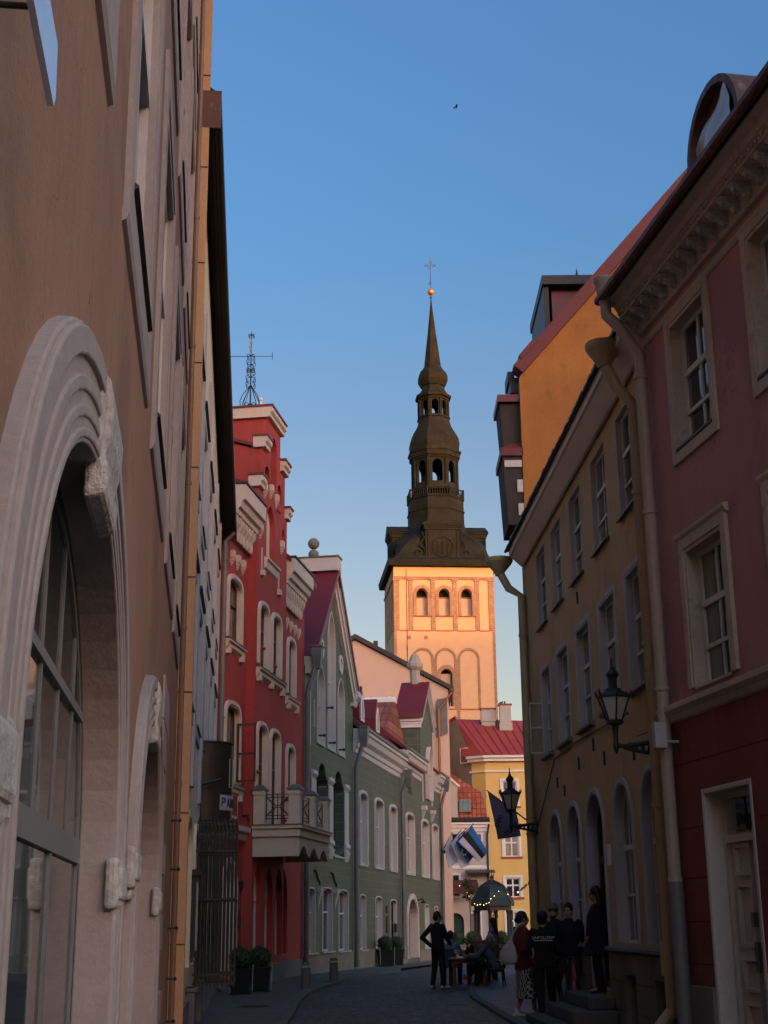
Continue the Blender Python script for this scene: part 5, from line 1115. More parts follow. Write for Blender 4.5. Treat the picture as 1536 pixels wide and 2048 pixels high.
b = oct_loft([(81.6, 2.25, 2.25*O), (81.7, 2.4, 2.4*O), (82.0, 2.45, 2.45*O), (82.05, 2.75, 2.75*O), (82.4, 2.8, 2.8*O), (82.9, 2.2, 2.2*O), (83.5, 1.85, 1.85*O), (84.2, 1.72, 1.72*O), (84.25, 1.85, 1.85*O), (84.5, 2.0, 2.0*O), (85.2, 2.32, 2.32*O), (86.0, 2.3, 2.3*O), (86.6, 2.05, 2.05*O), (87.1, 1.65, 1.65*O), (87.3, 1.6, 1.6*O), (87.35, 1.5, 1.5*O), (87.8, 1.32, 1.32*O), (90, 1.08, 1.08*O), (94, .62, .62*O), (98, .22, .22*O), (100, .07, .07*O)]); b.build('spire', M['copper'], T)
b = MB(); b.lathe(cx, co, [(.02, 99.9), (.16, 100.1), (.2, 100.25), (.1, 100.4), (.1, 100.6)], 10); b.tube([(cx, co, 101.5), (cx, co, 107.6)], [.07, .03], 6); b.build('mast', M['iron'], T)
b = MB(); b.ball((cx, co, 101.15), .56, 20); b.build('gilded_ball', M['gold'], T, smooth=True)
b = MB(); zc = 105.95
b.tube([(cx-.85, co, zc), (cx+.85, co, zc)], .05, 6)
for s in (-1, 1):
    b.ball((cx+s*.85, co, zc), .1, 8)
    for v_ in (-1, 1): b.tube([(cx+s*.12, co, zc+v_*.65), (cx+s*.3, co, zc+v_*.45), (cx+s*.3, co, zc+v_*.25), (cx+s*.6, co, zc+v_*.22), (cx+s*.75, co, zc+v_*.08)], .035, 5)
    b.tube([(cx+s*.25, co, zc+.75), (cx-s*.05, co, zc+.85)], .03, 5)
b.extr([(cx-.05, 103.6), (cx-.4, 102.3), (cx-.2, 102.6), (cx-.05, 102.4)], co-.03, co+.03); b.build('cross', M['iron'], T)
# ================================================================ ground, road, pavements
def gz(y): 
    if y < 44: return 0.
    if y < 84: return -.012*(y-44)
    return -.48
def cobble_mat(name, col, sx, sy, bump, var=.25, voro=True):
    m = bpy.data.materials.new(name); nt, ns, L, P = nodes(m)
    g = N(nt, 'ShaderNodeNewGeometry'); v = mapping(nt, g.outputs['Position'], (sx, sy, 1))
    if voro:
        a = N(nt, 'ShaderNodeTexVoronoi'); a.feature = 'DISTANCE_TO_EDGE'; a.inputs['Scale'].default_value = 1; a.inputs['Randomness'].default_value = .75; L.new(v, a.inputs['Vector'])
        a2 = N(nt, 'ShaderNodeTexVoronoi'); a2.inputs['Scale'].default_value = 1; a2.inputs['Randomness'].default_value = .75; L.new(v, a2.inputs['Vector'])
        mr = N(nt, 'ShaderNodeMapRange'); mr.inputs[1].default_value = .0; mr.inputs[2].default_value = .14; L.new(a.outputs['Distance'], mr.inputs[0]); hgt = mr.outputs[0]
        sep = N(nt, 'ShaderNodeSeparateColor'); L.new(a2.outputs['Color'], sep.inputs[0]); cellv = sep.outputs[0]
    else:
        br = N(nt, 'ShaderNodeTexBrick'); L.new(v, br.inputs['Vector']); br.inputs['Scale'].default_value = 1; br.inputs['Brick Width'].default_value = 1; br.inputs['Row Height'].default_value = .6; br.inputs['Mortar Size'].default_value = .02
        br.inputs['Color1'].default_value = (.2,.2,.2,1); br.inputs['Color2'].default_value = (.8,.8,.8,1); br.inputs['Mortar'].default_value = (0,0,0,1)
        iv = N(nt, 'ShaderNodeMath', operation='SUBTRACT'); iv.inputs[0].default_value = 1; L.new(br.outputs['Fac'], iv.inputs[1]); hgt = iv.outputs[0]
        sep = N(nt, 'ShaderNodeSeparateColor'); L.new(br.outputs[0], sep.inputs[0]); cellv = sep.outputs[0]
    rgb = N(nt, 'ShaderNodeRGB'); rgb.outputs[0].default_value = (*col, 1)
    c = mulcol(nt, rgb.outputs[0], cellv, 1-var, 1+var); c = mulcol(nt, c, noise(nt, g.outputs['Position'], .5, 5), .8, 1.2)
    sc_ = N(nt, 'ShaderNodeMapRange'); sc_.inputs[3].default_value = .45; sc_.inputs[4].default_value = 1; L.new(hgt, sc_.inputs[0])
    mx = N(nt, 'ShaderNodeVectorMath', operation='SCALE'); L.new(c, mx.inputs[0]); L.new(sc_.outputs[0], mx.inputs['Scale'])
    L.new(mx.outputs[0], P.inputs['Base Color']); P.inputs['Roughness'].default_value = .62; P.inputs['Specular IOR Level'].default_value = .35
    b = N(nt, 'ShaderNodeBump'); b.inputs['Strength'].default_value = bump; b.inputs['Distance'].default_value = .03; L.new(hgt, b.inputs['Height']); L.new(b.outputs[0], P.inputs['Normal'])
    return m
YS = [-60, -20, 0, 10, 16, 20, 23.6, 26, 28, 30, 32, 34, 36, 38, 40, 42, 44, 48, 52, 56, 60, 66, 72, 78, 84, 92, 110]
def interp(t, y):
    for (a, p), (b_, q) in zip(t, t[1:]):
        if y <= b_: return p + (q-p)*max(0, (y-a))/(b_-a)
    return t[-1][1]
LK = [(-60, -1.55), (20, -1.55), (26, -1.68), (30, -1.82), (34, -1.78), (38, -1.42), (42, -.95), (48, .02), (60, 2.1), (110, 10)]
RK = [(-60, 2.6), (16, 2.25), (24, 1.92), (31, 1.72), (36, 1.95), (44, 3.0), (60, 6), (110, 16)]
def strip(name, f0, f1, dz, m):
    b = FB()
    for y in YS: b.v += [(f0(y), y, gz(y)+dz), (f1(y), y, gz(y)+dz)]
    b.f = [(2*i, 2*i+1, 2*i+3, 2*i+2) for i in range(len(YS)-1)]
    o = b.build(name, m); o['kind'] = 'structure'; return o
b = FB(); ys = [-900, -60, 44, 84, 1500]
for y in ys: b.v += [(-1200, y, gz(y)-.02), (1200, y, gz(y)-.02)]
b.f = [(2*i, 2*i+1, 2*i+3, 2*i+2) for i in range(4)]
g = b.build('ground', surf('city_ground', (.09,.085,.08), var=.2)); g['kind'] = 'structure'
strip('road', lambda y: interp(LK, y), lambda y: interp(RK, y), .004, cobble_mat('cobblestones', (.080,.069,.062), 5.5, 6, 1.0))
strip('pavement', lambda y: -8, lambda y: interp(LK, y)-.16, .075, cobble_mat('paving_slabs', (.080,.070,.064), 1.6, 1.6, .4, .12, False))
strip('pavement', lambda y: interp(RK, y)+.16, lambda y: 18, .055, cobble_mat('paving_slabs_right', (.105,.095,.092), 1.5, 1.5, .4, .12, False))
for (tab, sgn, h_) in ((LK, -1, .085), (RK, 1, .065)):
    b = FB(); y = 18.
    while y < 50:
        y1 = y+.95; x0, x1 = interp(tab, y), interp(tab, y1)
        a = [(x0, y+.01), (x1, y1-.01), (x1+sgn*.16, y1-.01), (x0+sgn*.16, y+.01)]
        b.hexa([(p, q, -.05+gz(q)) for p, q in a], [(p, q, h_+gz(q)) for p, q in a]); y = y1
    k = b.build('kerb', surf('kerb_granite', (.105,.095,.088), var=.2, bump=.4), bevel=.012); k['kind'] = 'structure'
# unseen rise added behind the camera, sized to keep low sun off the houses
b = FB(); sa, ca = math.sin(RAD(36)), math.cos(RAD(36)); n = 24
for i in range(n+1):
    t = -420+840*i/n; hx = 1.0+.03*math.sin(i*1.7)+.02*math.sin(i*.6)
    for (d, h_) in ((330, -1), (390, 40*hx), (450, 77.5+1.2*math.sin(i*1.3)), (620, 60), (760, -1)):
        b.v.append((8+0 + sa*d + ca*t, 200-240*0-0 - ca*(d+0) + sa*t - 0, h_))
for i in range(n):
    for j in range(4): k = i*5+j; b.f.append((k, k+1, k+6, k+5))
shading_hill = b.build('shading_hill', surf('shading_hill_slope', (.05,.06,.035), var=.3)); shading_hill['kind'] = 'structure'

# ================================================================ street furniture
t = thing('drain_cover', 'dark round iron drain cover set into the left pavement near the planters', 'drain cover', (-2.55, 27.6, .076))
b = FB(); b.lathe(0, 0, [(.34, 0), (.34, .006), (.30, .008), (.29, .004), (.05, .004)], 28)
for i in range(-3, 4): b.box(-.24, .24, i*.07-.012, i*.07+.012, .004, .010)
b.build('lid', M['iron'], t)
t = thing('drain_cover', 'dark square iron grate in the cobbles beside the right kerb', 'drain cover', (1.35, 29.0, .005))
b = FB(); b.box(-.25, .25, -.25, -.2, 0, .008); b.box(-.25, .25, .2, .25, 0, .008)
for i in range(7): b.box(-.25+.075*i, -.20+.075*i, -.2, .2, 0, .008)
b.build('grate', M['iron'], t)
def bollard(x, y, h_, label):
    t = thing('stone_bollard', label, 'bollard', (x, y, gz(y)+.07), 0, 'granite bollards on the left kerb')
    b = FB(); b.lathe(0, 0, [(.125, 0), (.12, .05), (.11, h_*.85), (.108, h_-.07), (.095, h_-.03), (.08, h_)], 20); b.build('post', M['bollard'], t, smooth=True)
    b = FB(); b.lathe(0, 0, [(.112, h_*.80), (.118, h_*.81), (.118, h_*.86), (.112, h_*.87)], 20); b.build('band', M['zincpale'], t, smooth=True)
bollard(-1.99, 34.7, .60, 'granite bollard with pale band near the road, nearer to the black planters')
bollard(-1.48, 38.9, .60, 'granite bollard with pale band before the green house wall, farther up the kerb')
LEAFQ = []
def leaf_ball(b, c, r, n, size, seed=1, sq=1.):
    rr = random.Random(seed)
    for i in range(n):
        z = rr.uniform(-1, 1); a = rr.uniform(0, 2*PI); s = math.sqrt(1-z*z); d = Vector((s*math.cos(a), s*math.sin(a), z*sq)); p = Vector(c)+d*r*rr.uniform(.80, 1.10)
        t = d.cross(Vector((rr.uniform(-1,1), rr.uniform(-1,1), rr.uniform(-1,1)))).normalized()*size; u_ = (d*.5+t.cross(d).normalized()).normalized()*size*.6
        b.add([p-t, p+u_, p+t, p-u_], [(0,1,2,3)])
PLF = []
def planter_shrub(x, y, z, label, grp, first, rz=0, s=1.):
    if first is None:
        t = thing('potted_shrub', label, 'plant', (x, y, z), rz, grp)
        b = FB(); w0, w1, hh = .19, .23, .55
        b.hexa([(-w0,-w0,.02),(w0,-w0,.02),(w0,w0,.02),(-w0,w0,.02)], [(-w1,-w1,hh),(w1,-w1,hh),(w1,w1,hh),(-w1,w1,hh)]); b.box(-w1-.015, w1+.015, -w1-.015, w1+.015, hh-.05, hh+.0)
        for sx in (-1, 1):
            for sy in (-1, 1): b.box(sx*w0-.03, sx*w0+.03, sy*w0-.03, sy*w0+.03, 0, .03)
        b.build('planter', M['potblack'], t, bevel=.008)
        b = FB(); 
        for sx in (-1, 1): b.tube([(sx*(w1+.02), -w1-.03, .05), (sx*(w1+.035), -w1-.03, .6)], .011, 6); b.ball((sx*(w1+.035), -w1-.03, .61), .02, 8)
        b.build('planter_trim', M['zincpale'], t)
        b = FB(); b.ball((0, 0, .74), .20, 16); leaf_ball(b, (0, 0, .74), .26, 1100, .026, 3); leaf_ball(b, (0, 0, .74), .235, 700, .026, 4); b.build('foliage', M['leaf'], t)
        b = FB(); b.tube([(0, 0, .5), (0, 0, .7)], .025); b.build('stem', M['trunk'], t)
        return t
    c = copy_tree(first); c.location = (x, y, z); c.rotation_euler.z = rz; c['label'] = label; c['group'] = grp; c.scale = (s, s, s); return c
G1 = 'clipped shrubs in black planters'
ps = planter_shrub(-3.32, 32.4, .07, 'clipped round shrub in black planter beside the iron gate, left of the near pair', G1, None, .15)
planter_shrub(-3.0, 33.6, .07, 'clipped round shrub in black planter before the red house, right of the near pair', G1, ps, .2)
def gpt(u, o): d = Vector((4.96, 28.36, 0)).normalized(); n_ = Vector((d.y, -d.x, 0)); p = Vector((-2.6, 43.64, 0))+d*u+n_*o; return p.x, p.y
x, y = gpt(12.0, .40); planter_shrub(x, y, gz(y)+.07, 'clipped round shrub in black planter by the green house door, left of the far pair', G1, ps, .3, 1.12)
x, y = gpt(14.4, .42); planter_shrub(x, y, gz(y)+.07, 'clipped round shrub in black planter by the green house door, right of the far pair', G1, ps, .3, 1.12)
for k, (x, y, lab) in enumerate(((4.45, 76, 'dark round shrub in front of the green pavilion, left one'), (6.0, 76.5, 'dark round shrub in front of the green pavilion, right one'), (3.6, 75, 'dark round shrub before the arched green gate'))):
    planter_shrub(x, y, gz(y)-.02, lab, 'round shrubs at the pavilion', ps, .3*k, 1.45)
t = thing('planter_trough', 'long grey planter trough below the arched green gate', 'planter', (3.5, 73.5, gz(73.5)))
b = FB(); b.box(-.7, .7, -.25, .25, 0, .75); b.box(-.74, .74, -.29, .29, .68, .76); b.build('trough', M['rough_grey'], t, bevel=.02)
b = FB(); 
for i in range(6): leaf_ball(b, (-.55+.22*i, 0, .85), .16, 120, .03, i)
b.build('foliage', M['leaf'], t)
# pavilion
gx, gy = 5.85, 80.; t = thing('pavilion', 'small dark green six-sided pavilion with domed sheet roof and iron columns', 'pavilion', (gx, gy, gz(gy)), .2)
gm = surf('pavilion_green', (.013,.022,.018), var=.25, rough=.5)
b = FB(); b.lathe(0, 0, [(1.3, 2.78), (1.3, 2.9), (1.12, 3.2), (.95, 3.55), (.72, 3.85), (.4, 4.02), (.15, 4.12), (.1, 4.3)], 6, .1); 
for k in range(6):
    a = .1+PI/3*k; b.tube([(r*math.cos(a), r*math.sin(a), z+.02) for r, z in ((1.3, 2.9), (1.12, 3.2), (.95, 3.55), (.72, 3.85), (.4, 4.02), (.12, 4.14))], .035, 6)
b.build('roof', gm, t)
b = FB(); b.lathe(0, 0, [(.05, 4.25), (.12, 4.35), (.04, 4.45), (.015, 4.75)], 8); b.build('finial', M['iron'], t)
b = FB(); b.lathe(0, 0, [(1.12, 2.55), (1.12, 2.78), (1.04, 2.78), (1.04, 2.55)], 6, .1); b.build('ring_beam', M['iron'], t)
for k in range(6):
    a = .1+PI/3*k; b = FB(); b.lathe(1.06*math.cos(a), 1.06*math.sin(a), [(.14, 0), (.14, .25), (.09, .3), (.085, 2.35), (.13, 2.5), (.13, 2.56)], 8); b.build('column', M['iron'], t)
b = FB(); b.tube([(-.25+.24*math.cos(2*PI*i/16), -1.0, 2.25+.24*math.sin(2*PI*i/16)) for i in range(17)], .022, 5); b.tube([(-.25, -1, 2.0), (-.25, -1, 2.5)], .02, 5); b.tube([(-.5, -1, 2.25), (0, -1, 2.25)], .02, 5); b.build('iron_scroll', M['iron'], t)
b = FB(); b.lathe(0, 0, [(.75, 0), (.75, .7), (.82, .72), (.82, .8), (.6, .8)], 12); b.build('well', M['rough_grey'], t)
# string of warm bulbs
t = thing('string_lights', 'string of small warm bulbs with leaf garland hung round the pavilion roof', 'lights', (gx, gy-1.35, gz(gy)))
pts = [(-1.9, 0, 3.9), (-1.55, 0, 3.55), (-1.3, 0, 3.0), (-.95, -.05, 2.9), (-.6, -.05, 2.86), (-.3, 0, 3.0), (-.05, 0, 3.3), (.25, 0, 3.58), (.75, 0, 3.42), (1.2, 0, 3.5), (1.75, 0, 3.75)]
b = FB(); b.tube(pts, .012, 5); b.build('wire', M['iron'], t)
for i, p in enumerate([(-1.9, -.03, 3.86), (-1.5, -.03, 3.5), (-1.38, -.03, 3.3), (-1.1, -.03, 2.9), (-.95, -.08, 2.83), (-.8, -.08, 2.86), (-.6, -.08, 2.82), (-.45, -.06, 2.9), (-.3, -.03, 2.95), (-.2, -.03, 3.15), (.0, -.03, 3.3), (.25, -.03, 3.54), (.75, -.03, 3.38), (1.3, -.03, 3.48)]):
    b = FB(); b.ball(p, .022 if i not in (13,) else .035, 8); b.build('bulb', M['bulb'], t)
b = FB()
for i in range(12): leaf_ball(b, (-1.45+.1*i, -.02, 3.05-.02*i+.08*math.sin(i)), .1, 14, .05, i)
for i in range(9): leaf_ball(b, (1.5+.09*i, 0, 3.62+.07*i), .06, 8, .06, i+40)
b.build('garland', M['leaf'], t)
t = thing('ivy_pole', 'slim pole topped with trailing ivy in front of the brown awning', 'plant', (4.35, 76, gz(76)))
b = FB(); b.tube([(0, 0, 0), (0, 0, 3.6)], .03, 6); b.box(-.05, .05, -.05, .05, .9, 1.0); b.build('pole', M['iron'], t)
b = FB()
for i in range(9): leaf_ball(b, (rnd.uniform(-.25, .3), rnd.uniform(-.2, .2), rnd.uniform(3.2, 4.0)), .2, 40, .06, i+20)
b.build('foliage', M['leaf'], t)
# ---------------------------------------------------------------- flags
def cloth(name, corners, mats, split, parent, nu=18, nv=12, amp=.08, seed=0, dirn=Vector((0,1,0))):
    """corners: hoist top, hoist bottom, fly bottom, fly top; stripes split along the hoist"""
    A, B, C_, D = [Vector(c) for c in corners]; vs = []; fs = []; mi = []
    for i in range(nu+1):
        for j in range(nv+1):
            x, y = i/nu, j/nv
            p = (A.lerp(B, y)).lerp(D.lerp(C_, y), x); p += dirn*amp*math.sin(5.5*x+2.2*y+seed)*min(1, x*2+.1) + Vector((0,0,-.06))*math.sin(PI*x)*y*0
            vs.append(p)
    for i in range(nu):
        for j in range(nv): k = i*(nv+1)+j; fs.append((k, k+1, k+nv+2, k+nv+1)); mi.append(sum(1 for s in split if (j+.5)/nv > s))
    me = bpy.data.meshes.new(name); me.from_pydata(vs, [], fs)
    for m in mats: me.materials.append(m)
    for p, k in zip(me.polygons, mi): p.material_index = k; p.use_smooth = True
    o = bpy.data.objects.new(name, me); COL.objects.link(o); o.parent = parent
    md = o.modifiers.new('solid', 'SOLIDIFY'); md.thickness = .006
    return o
fb = lambda n, c: surf(n, c, rough=.8, var=.06, bump=.05)
fblue, fblk, fwht, feu = fb('flag_blue', (.022,.105,.27)), fb('flag_black', (.012,.012,.014)), fb('flag_white', (.42,.40,.45)), fb('flag_deep_blue', (.015,.045,.22))
FY = 73.5
fx = lambda x, z, dy=0: (x, FY+dy, z)
def flag(label, base, tip, corners, mats, split, seed, dy):
    t = thing('flag', label, 'flag', (0, 0, 0), 0, 'flags at the far end of the green house')
    p = FB(); p.tube([fx(*base, 0), fx(*tip, dy)], [.03, .018], 8); p.ball(fx(*tip, dy), .04, 8); p.build('flagpole', M['framebrown'], t)
    c = cloth('flag_cloth', [fx(*q, dy*.9) for q in corners], mats, split, t, seed=seed); return t, c
flag('blue, black and white striped flag on a slanted pole, rightmost of the flags', (2.95, 4.95), (4.40, 6.32), [(4.36, 6.25), (3.62, 5.45), (4.66, 4.42), (5.12, 4.95)], [fblue, fblk, fwht], (.335, .665), .4, -1.3)
t, c = flag('deep blue flag with yellow stars on a slanted pole, beside the striped flag', (2.9, 4.98), (4.05, 6.12), [(3.98, 6.02), (3.50, 5.42), (4.12, 4.40), (4.40, 4.72)], [feu], (), 1.4, -1.0)
b = FB()
for i in range(12):
    a = 2*PI*i/12; cxx, czz = 3.98+.16*math.cos(a)+.10*math.sin(a), 5.05+.26*math.sin(a)-.0*math.cos(a); pts = []
    for k in range(10): r_ = .045 if k % 2 == 0 else .02; pts.append((cxx+r_*math.sin(k*PI/5), czz+r_*math.cos(k*PI/5)))
    bb = FB(); bb.extr(pts, FY-1.02, FY-1.00); b.add(bb.v, bb.f)
b.build('stars', fb('star_yellow', (.6,.45,.05)), c); 
flag('plain white flag on a slanted pole, hanging below the deep blue flag', (2.85, 4.98), (3.78, 6.05), [(3.72, 5.98), (3.25, 5.35), (3.75, 4.15), (4.22, 4.35)], [fwht], (), 2.2, -.7)
flag('plain white flag on a slanted pole, leftmost and half hidden by the grey downpipe', (2.8, 5.0), (3.36, 5.95), [(3.30, 5.88), (2.95, 5.2), (3.12, 4.2), (3.66, 4.5)], [fwht], (), 3.1, -.35)
t = thing('purple_flag', 'long purple grey banner lettered pee and ru hanging behind the far wall lantern', 'flag', (0, 0, 0))
p = FB(); p.tube([(4.0, 38, 4.0), (2.70, 38, 4.99)], [.022, .014], 8); p.build('flagpole', M['framebrown'], t)
c = cloth('flag_cloth', [(2.74, 38, 4.95), (3.50, 38, 4.36), (3.60, 38, 3.76), (2.97, 38, 3.68)], [fb('banner_purple', (.20,.165,.225))], (), t, amp=.03, seed=1)
def text(body, size, loc, rot, m, parent, name='lettering', ext=.002, shear=0):
    cu = bpy.data.curves.new(name, 'FONT'); cu.body = body; cu.size = size; cu.extrude = ext; cu.shear = shear; cu.align_x = 'CENTER'
    tmp = bpy.data.objects.new(name, cu); COL.objects.link(tmp); dg = bpy.context.evaluated_depsgraph_get(); dg.update()
    me = bpy.data.meshes.new_from_object(tmp.evaluated_get(dg)); bpy.data.objects.remove(tmp); me.materials.clear(); me.materials.append(m)
    o = bpy.data.objects.new(name, me); COL.objects.link(o); o.location = loc; o.rotation_euler = rot; o.parent = parent; return o
tr_ = text('pee', .24, (3.05, 37.93, 4.13), (PI/2, RAD(-62), 0), M['potblack'], c); text('ru', .24, (3.27, 37.93, 3.82), (PI/2, RAD(-25), 0), M['potblack'], c); text('e', .2, (3.48, 37.93, 4.05), (PI/2, RAD(-40), 0), M['potblack'], c)
# bird high up
t = thing('gull', 'tiny dark bird gliding high in the open sky', 'bird', (3.8, 60, 40.46), .4)
b = FB(); b.ball((0, 0, 0), .04, 8, .8, 2.0, .8); b.add([(-.05, .02, .02), (.07, .02, .02), (.0, .20, .06), (-.06, .18, .06)], [(0,1,2,3)]); b.add([(-.05, -.02, .02), (.07, -.02, .02), (.0, -.20, .06), (-.06, -.18, .06)], [(0,1,2,3)]); b.add([(-.06, 0, 0), (-.14, .03, 0), (-.14, -.03, 0)], [(0,1,2)]); o = b.build('body', M['iron'], t); md = o.modifiers.new('s', 'SOLIDIFY'); md.thickness = .012
# ---------------------------------------------------------------- cafe table and chairs
t = thing('cafe_table', 'dark wooden cafe table with glasses standing on the right pavement edge', 'table', (1.95, 36.25, 0), .05)
b = FB(); b.box(-.42, .42, -.55, .55, .66, .70); b.build('tabletop', M['woodtable'], t, bevel=.006)
for sx in (-1, 1):
    for sy in (-1, 1): b = FB(); b.box(sx*.37-.035, sx*.37+.035, sy*.5-.035, sy*.5+.035, 0, .66); b.build('leg', M['woodtable'], t)
b = FB(); b.box(-.38, .38, -.5, -.46, .58, .66); b.box(-.38, .38, .46, .5, .58, .66); b.build('apron', M['woodtable'], t)
gl = glassy('drinking_glass', (.35,.36,.36), .05, .02, .8)
def wine(x, y, lab, first=[None]):
    if first[0] is None:
        w = thing('wine_glass', lab, 'glass', (x, y, .70), 0, 'glasses on the cafe table')
        b = FB(); b.lathe(0, 0, [(.033, 0), (.03, .006), (.005, .01), (.004, .09), (.03, .11), (.04, .15), (.036, .2), (.033, .2), (.036, .15), (.004, .105)], 12); b.build('bowl', gl, w, smooth=True); first[0] = w; return w
    w = copy_tree(first[0]); w.location = (x, y, .70); w['label'] = lab; return w
wine(1.66, 35.85, 'wine glass at the near left corner of the cafe table'); wine(1.75, 36.1, 'wine glass second from the left on the cafe table'); wine(1.86, 35.9, 'wine glass near the front edge of the cafe table'); wine(2.18, 36.2, 'wine glass on the right half of the cafe table')
t = thing('bread_basket', 'flat orange brown bread basket on the cafe table', 'basket', (2.12, 35.95, .70)); b = FB(); b.hexa([(-.16,-.1,0),(.16,-.1,0),(.16,.1,0),(-.16,.1,0)], [(-.19,-.12,.06),(.19,-.12,.06),(.19,.12,.06),(-.19,.12,.06)]); b.build('basket', surf('wicker', (.30,.13,.04), var=.2), t, bevel=.01)
b = FB(); 
for i in range(5): b.ball((-.1+.05*i, .02*(-1)**i, .075), .04, 8)
b.build('bread', surf('bread_crust', (.35,.18,.07), var=.2), t, smooth=True)
t = thing('vase', 'dark bottle shaped vase with grasses on the cafe table', 'vase', (1.98, 36.3, .70)); b = FB(); b.lathe(0, 0, [(.05, 0), (.07, .06), (.06, .16), (.025, .22), (.03, .26)], 12); b.build('body', M['potblack'], t, smooth=True)
b = FB()
for i in range(14): a = i*2.4; b.tube([(0, 0, .25), (.04*math.cos(a), .04*math.sin(a), .34), (.11*math.cos(a), .11*math.sin(a), .42+.03*math.sin(i))], .006, 4); b.ball((.11*math.cos(a), .11*math.sin(a), .43+.03*math.sin(i)), .02, 6)
b.build('grasses', surf('dry_flowers', (.16,.13,.04), var=.3), t)
def chair(loc, rz, lab, first=[None]):
    if first[0] is None:
        t = thing('cafe_chair', lab, 'chair', loc, rz, 'chairs at the cafe table')
        b = FB(); b.box(-.21, .21, -.2, .22, .43, .46); b.build('seat', M['woodchair'], t, bevel=.008)
        b = FB(); b.tube([(-.2, -.2, .46), (-.21, -.27, .88)], .018, 6); b.tube([(.2, -.2, .46), (.21, -.27, .88)], .018, 6); b.box(-.22, .22, -.29, -.25, .82, .89)
        for i in range(5): x = -.13+.065*i; b.tube([(x, -.2, .47), (x, -.265, .83)], .011, 6)
        b.build('backrest', M['woodchair'], t)
        for sx in (-1, 1):
            for sy in (-1, 1): b = FB(); b.tube([(sx*.18, sy*.17, .43), (sx*.21, sy*.21, 0)], [.02, .015], 6); b.build('leg', M['woodchair'], t)
        first[0] = t; return t
    c = copy_tree(first[0]); c.location = loc; c.rotation_euler.z = rz; c['label'] = lab; return c
chair((1.60, 37.55, 0), -.35, 'dark slatted cafe chair under the man in the blue shirt')
chair((2.62, 35.55, .0), 1.35, 'dark slatted cafe chair under the man in the grey jacket')
chair((2.35, 37.35, .0), .2, 'dark slatted cafe chair under the long haired blonde woman')
chair((2.75, 38.3, .0), 2.6, 'dark slatted cafe chair under the grey haired woman facing the street')
# ================================================================ people
skin1 = surf('skin_tan', (.30,.15,.095), rough=.6, var=.08, bump=.03); skin2 = surf('skin_pale', (.42,.25,.18), rough=.6, var=.06, bump=.03)
def clothm(n, c, v=.15): return surf(n, c, rough=.9, var=v, bump=.15, bscale=35)
black = clothm('black_cloth', (.010,.010,.012)); navy = clothm('navy_cloth', (.012,.014,.022)); hairdk = surf('dark_hair', (.014,.010,.008), rough=.5, var=.3, streak=.3); hairbl = surf('blond_hair', (.20,.13,.07), rough=.5, var=.2, streak=.4); hairgr = surf('grey_hair', (.30,.28,.26), rough=.6, var=.2); hairbr = surf('auburn_hair', (.045,.018,.010), rough=.5, var=.3, streak=.3)
eye_m = plain('eye_dark', (.01,.008,.006), .2, 0, .6); lip = plain('lips', (.22,.07,.06))
def seg(mb, p, q, r0, r1, n=10):
    mb.tube([p, q], [r0, r1], n); mb.ball(p, r0, n); mb.ball(q, r1, n)
def limb(mb, pts, rs):
    for i in range(len(pts)-1): seg(mb, pts[i], pts[i+1], rs[i], rs[i+1])
def torso(mb, secs, n=18):
    vs = []; fs = []
    for (c, rx, ry) in secs:
        for k in range(n): a = 2*PI*k/n; vs.append((c[0]+rx*math.cos(a), c[1]+ry*math.sin(a), c[2]))
    for i in range(len(secs)-1):
        for k in range(n): fs.append((i*n+k, i*n+(k+1) % n, (i+1)*n+(k+1) % n, (i+1)*n+k))
    fs += [tuple(range(n)), tuple(range((len(secs)-1)*n, len(secs)*n))]; mb.add(vs, fs)
def hand(mb, w, d, side, back):
    """palm and five fingers: w wrist, d direction, side = thumb side, back = dorsal direction"""
    w, d, side, back = Vector(w), Vector(d).normalized(), Vector(side).normalized(), Vector(back).normalized()
    side = (side - d*side.dot(d)).normalized(); back = d.cross(side) if back.dot(d.cross(side)) > 0 else -d.cross(side)
    for k in range(4):
        o = side*(.030-.02*k); base = w + d*.085 + o; seg(mb, w+o*.6+d*.01, base, .017, .013, 8)
        L_ = (.066, .076, .071, .056)[k]; m1 = base + d*L_*.5 - back*.010; m2 = m1 + d*L_*.3 - back*.022; tp = m2 + d*L_*.16 - back*.022
        limb(mb, [base, m1, m2, tp], [.0105, .0098, .009, .008])
    t0 = w + d*.025 + side*.024; limb(mb, [t0, t0+d*.028+side*.026-back*.008, t0+d*.06+side*.032-back*.018], [.014, .0115, .009])
def remesh(o, vox, it=4):
    m = o.modifiers.new('remesh', 'REMESH'); m.mode = 'VOXEL'; m.voxel_size = vox; m.use_smooth_shade = True
    s = o.modifiers.new('smooth', 'SMOOTH'); s.factor = .5; s.iterations = it
    return o
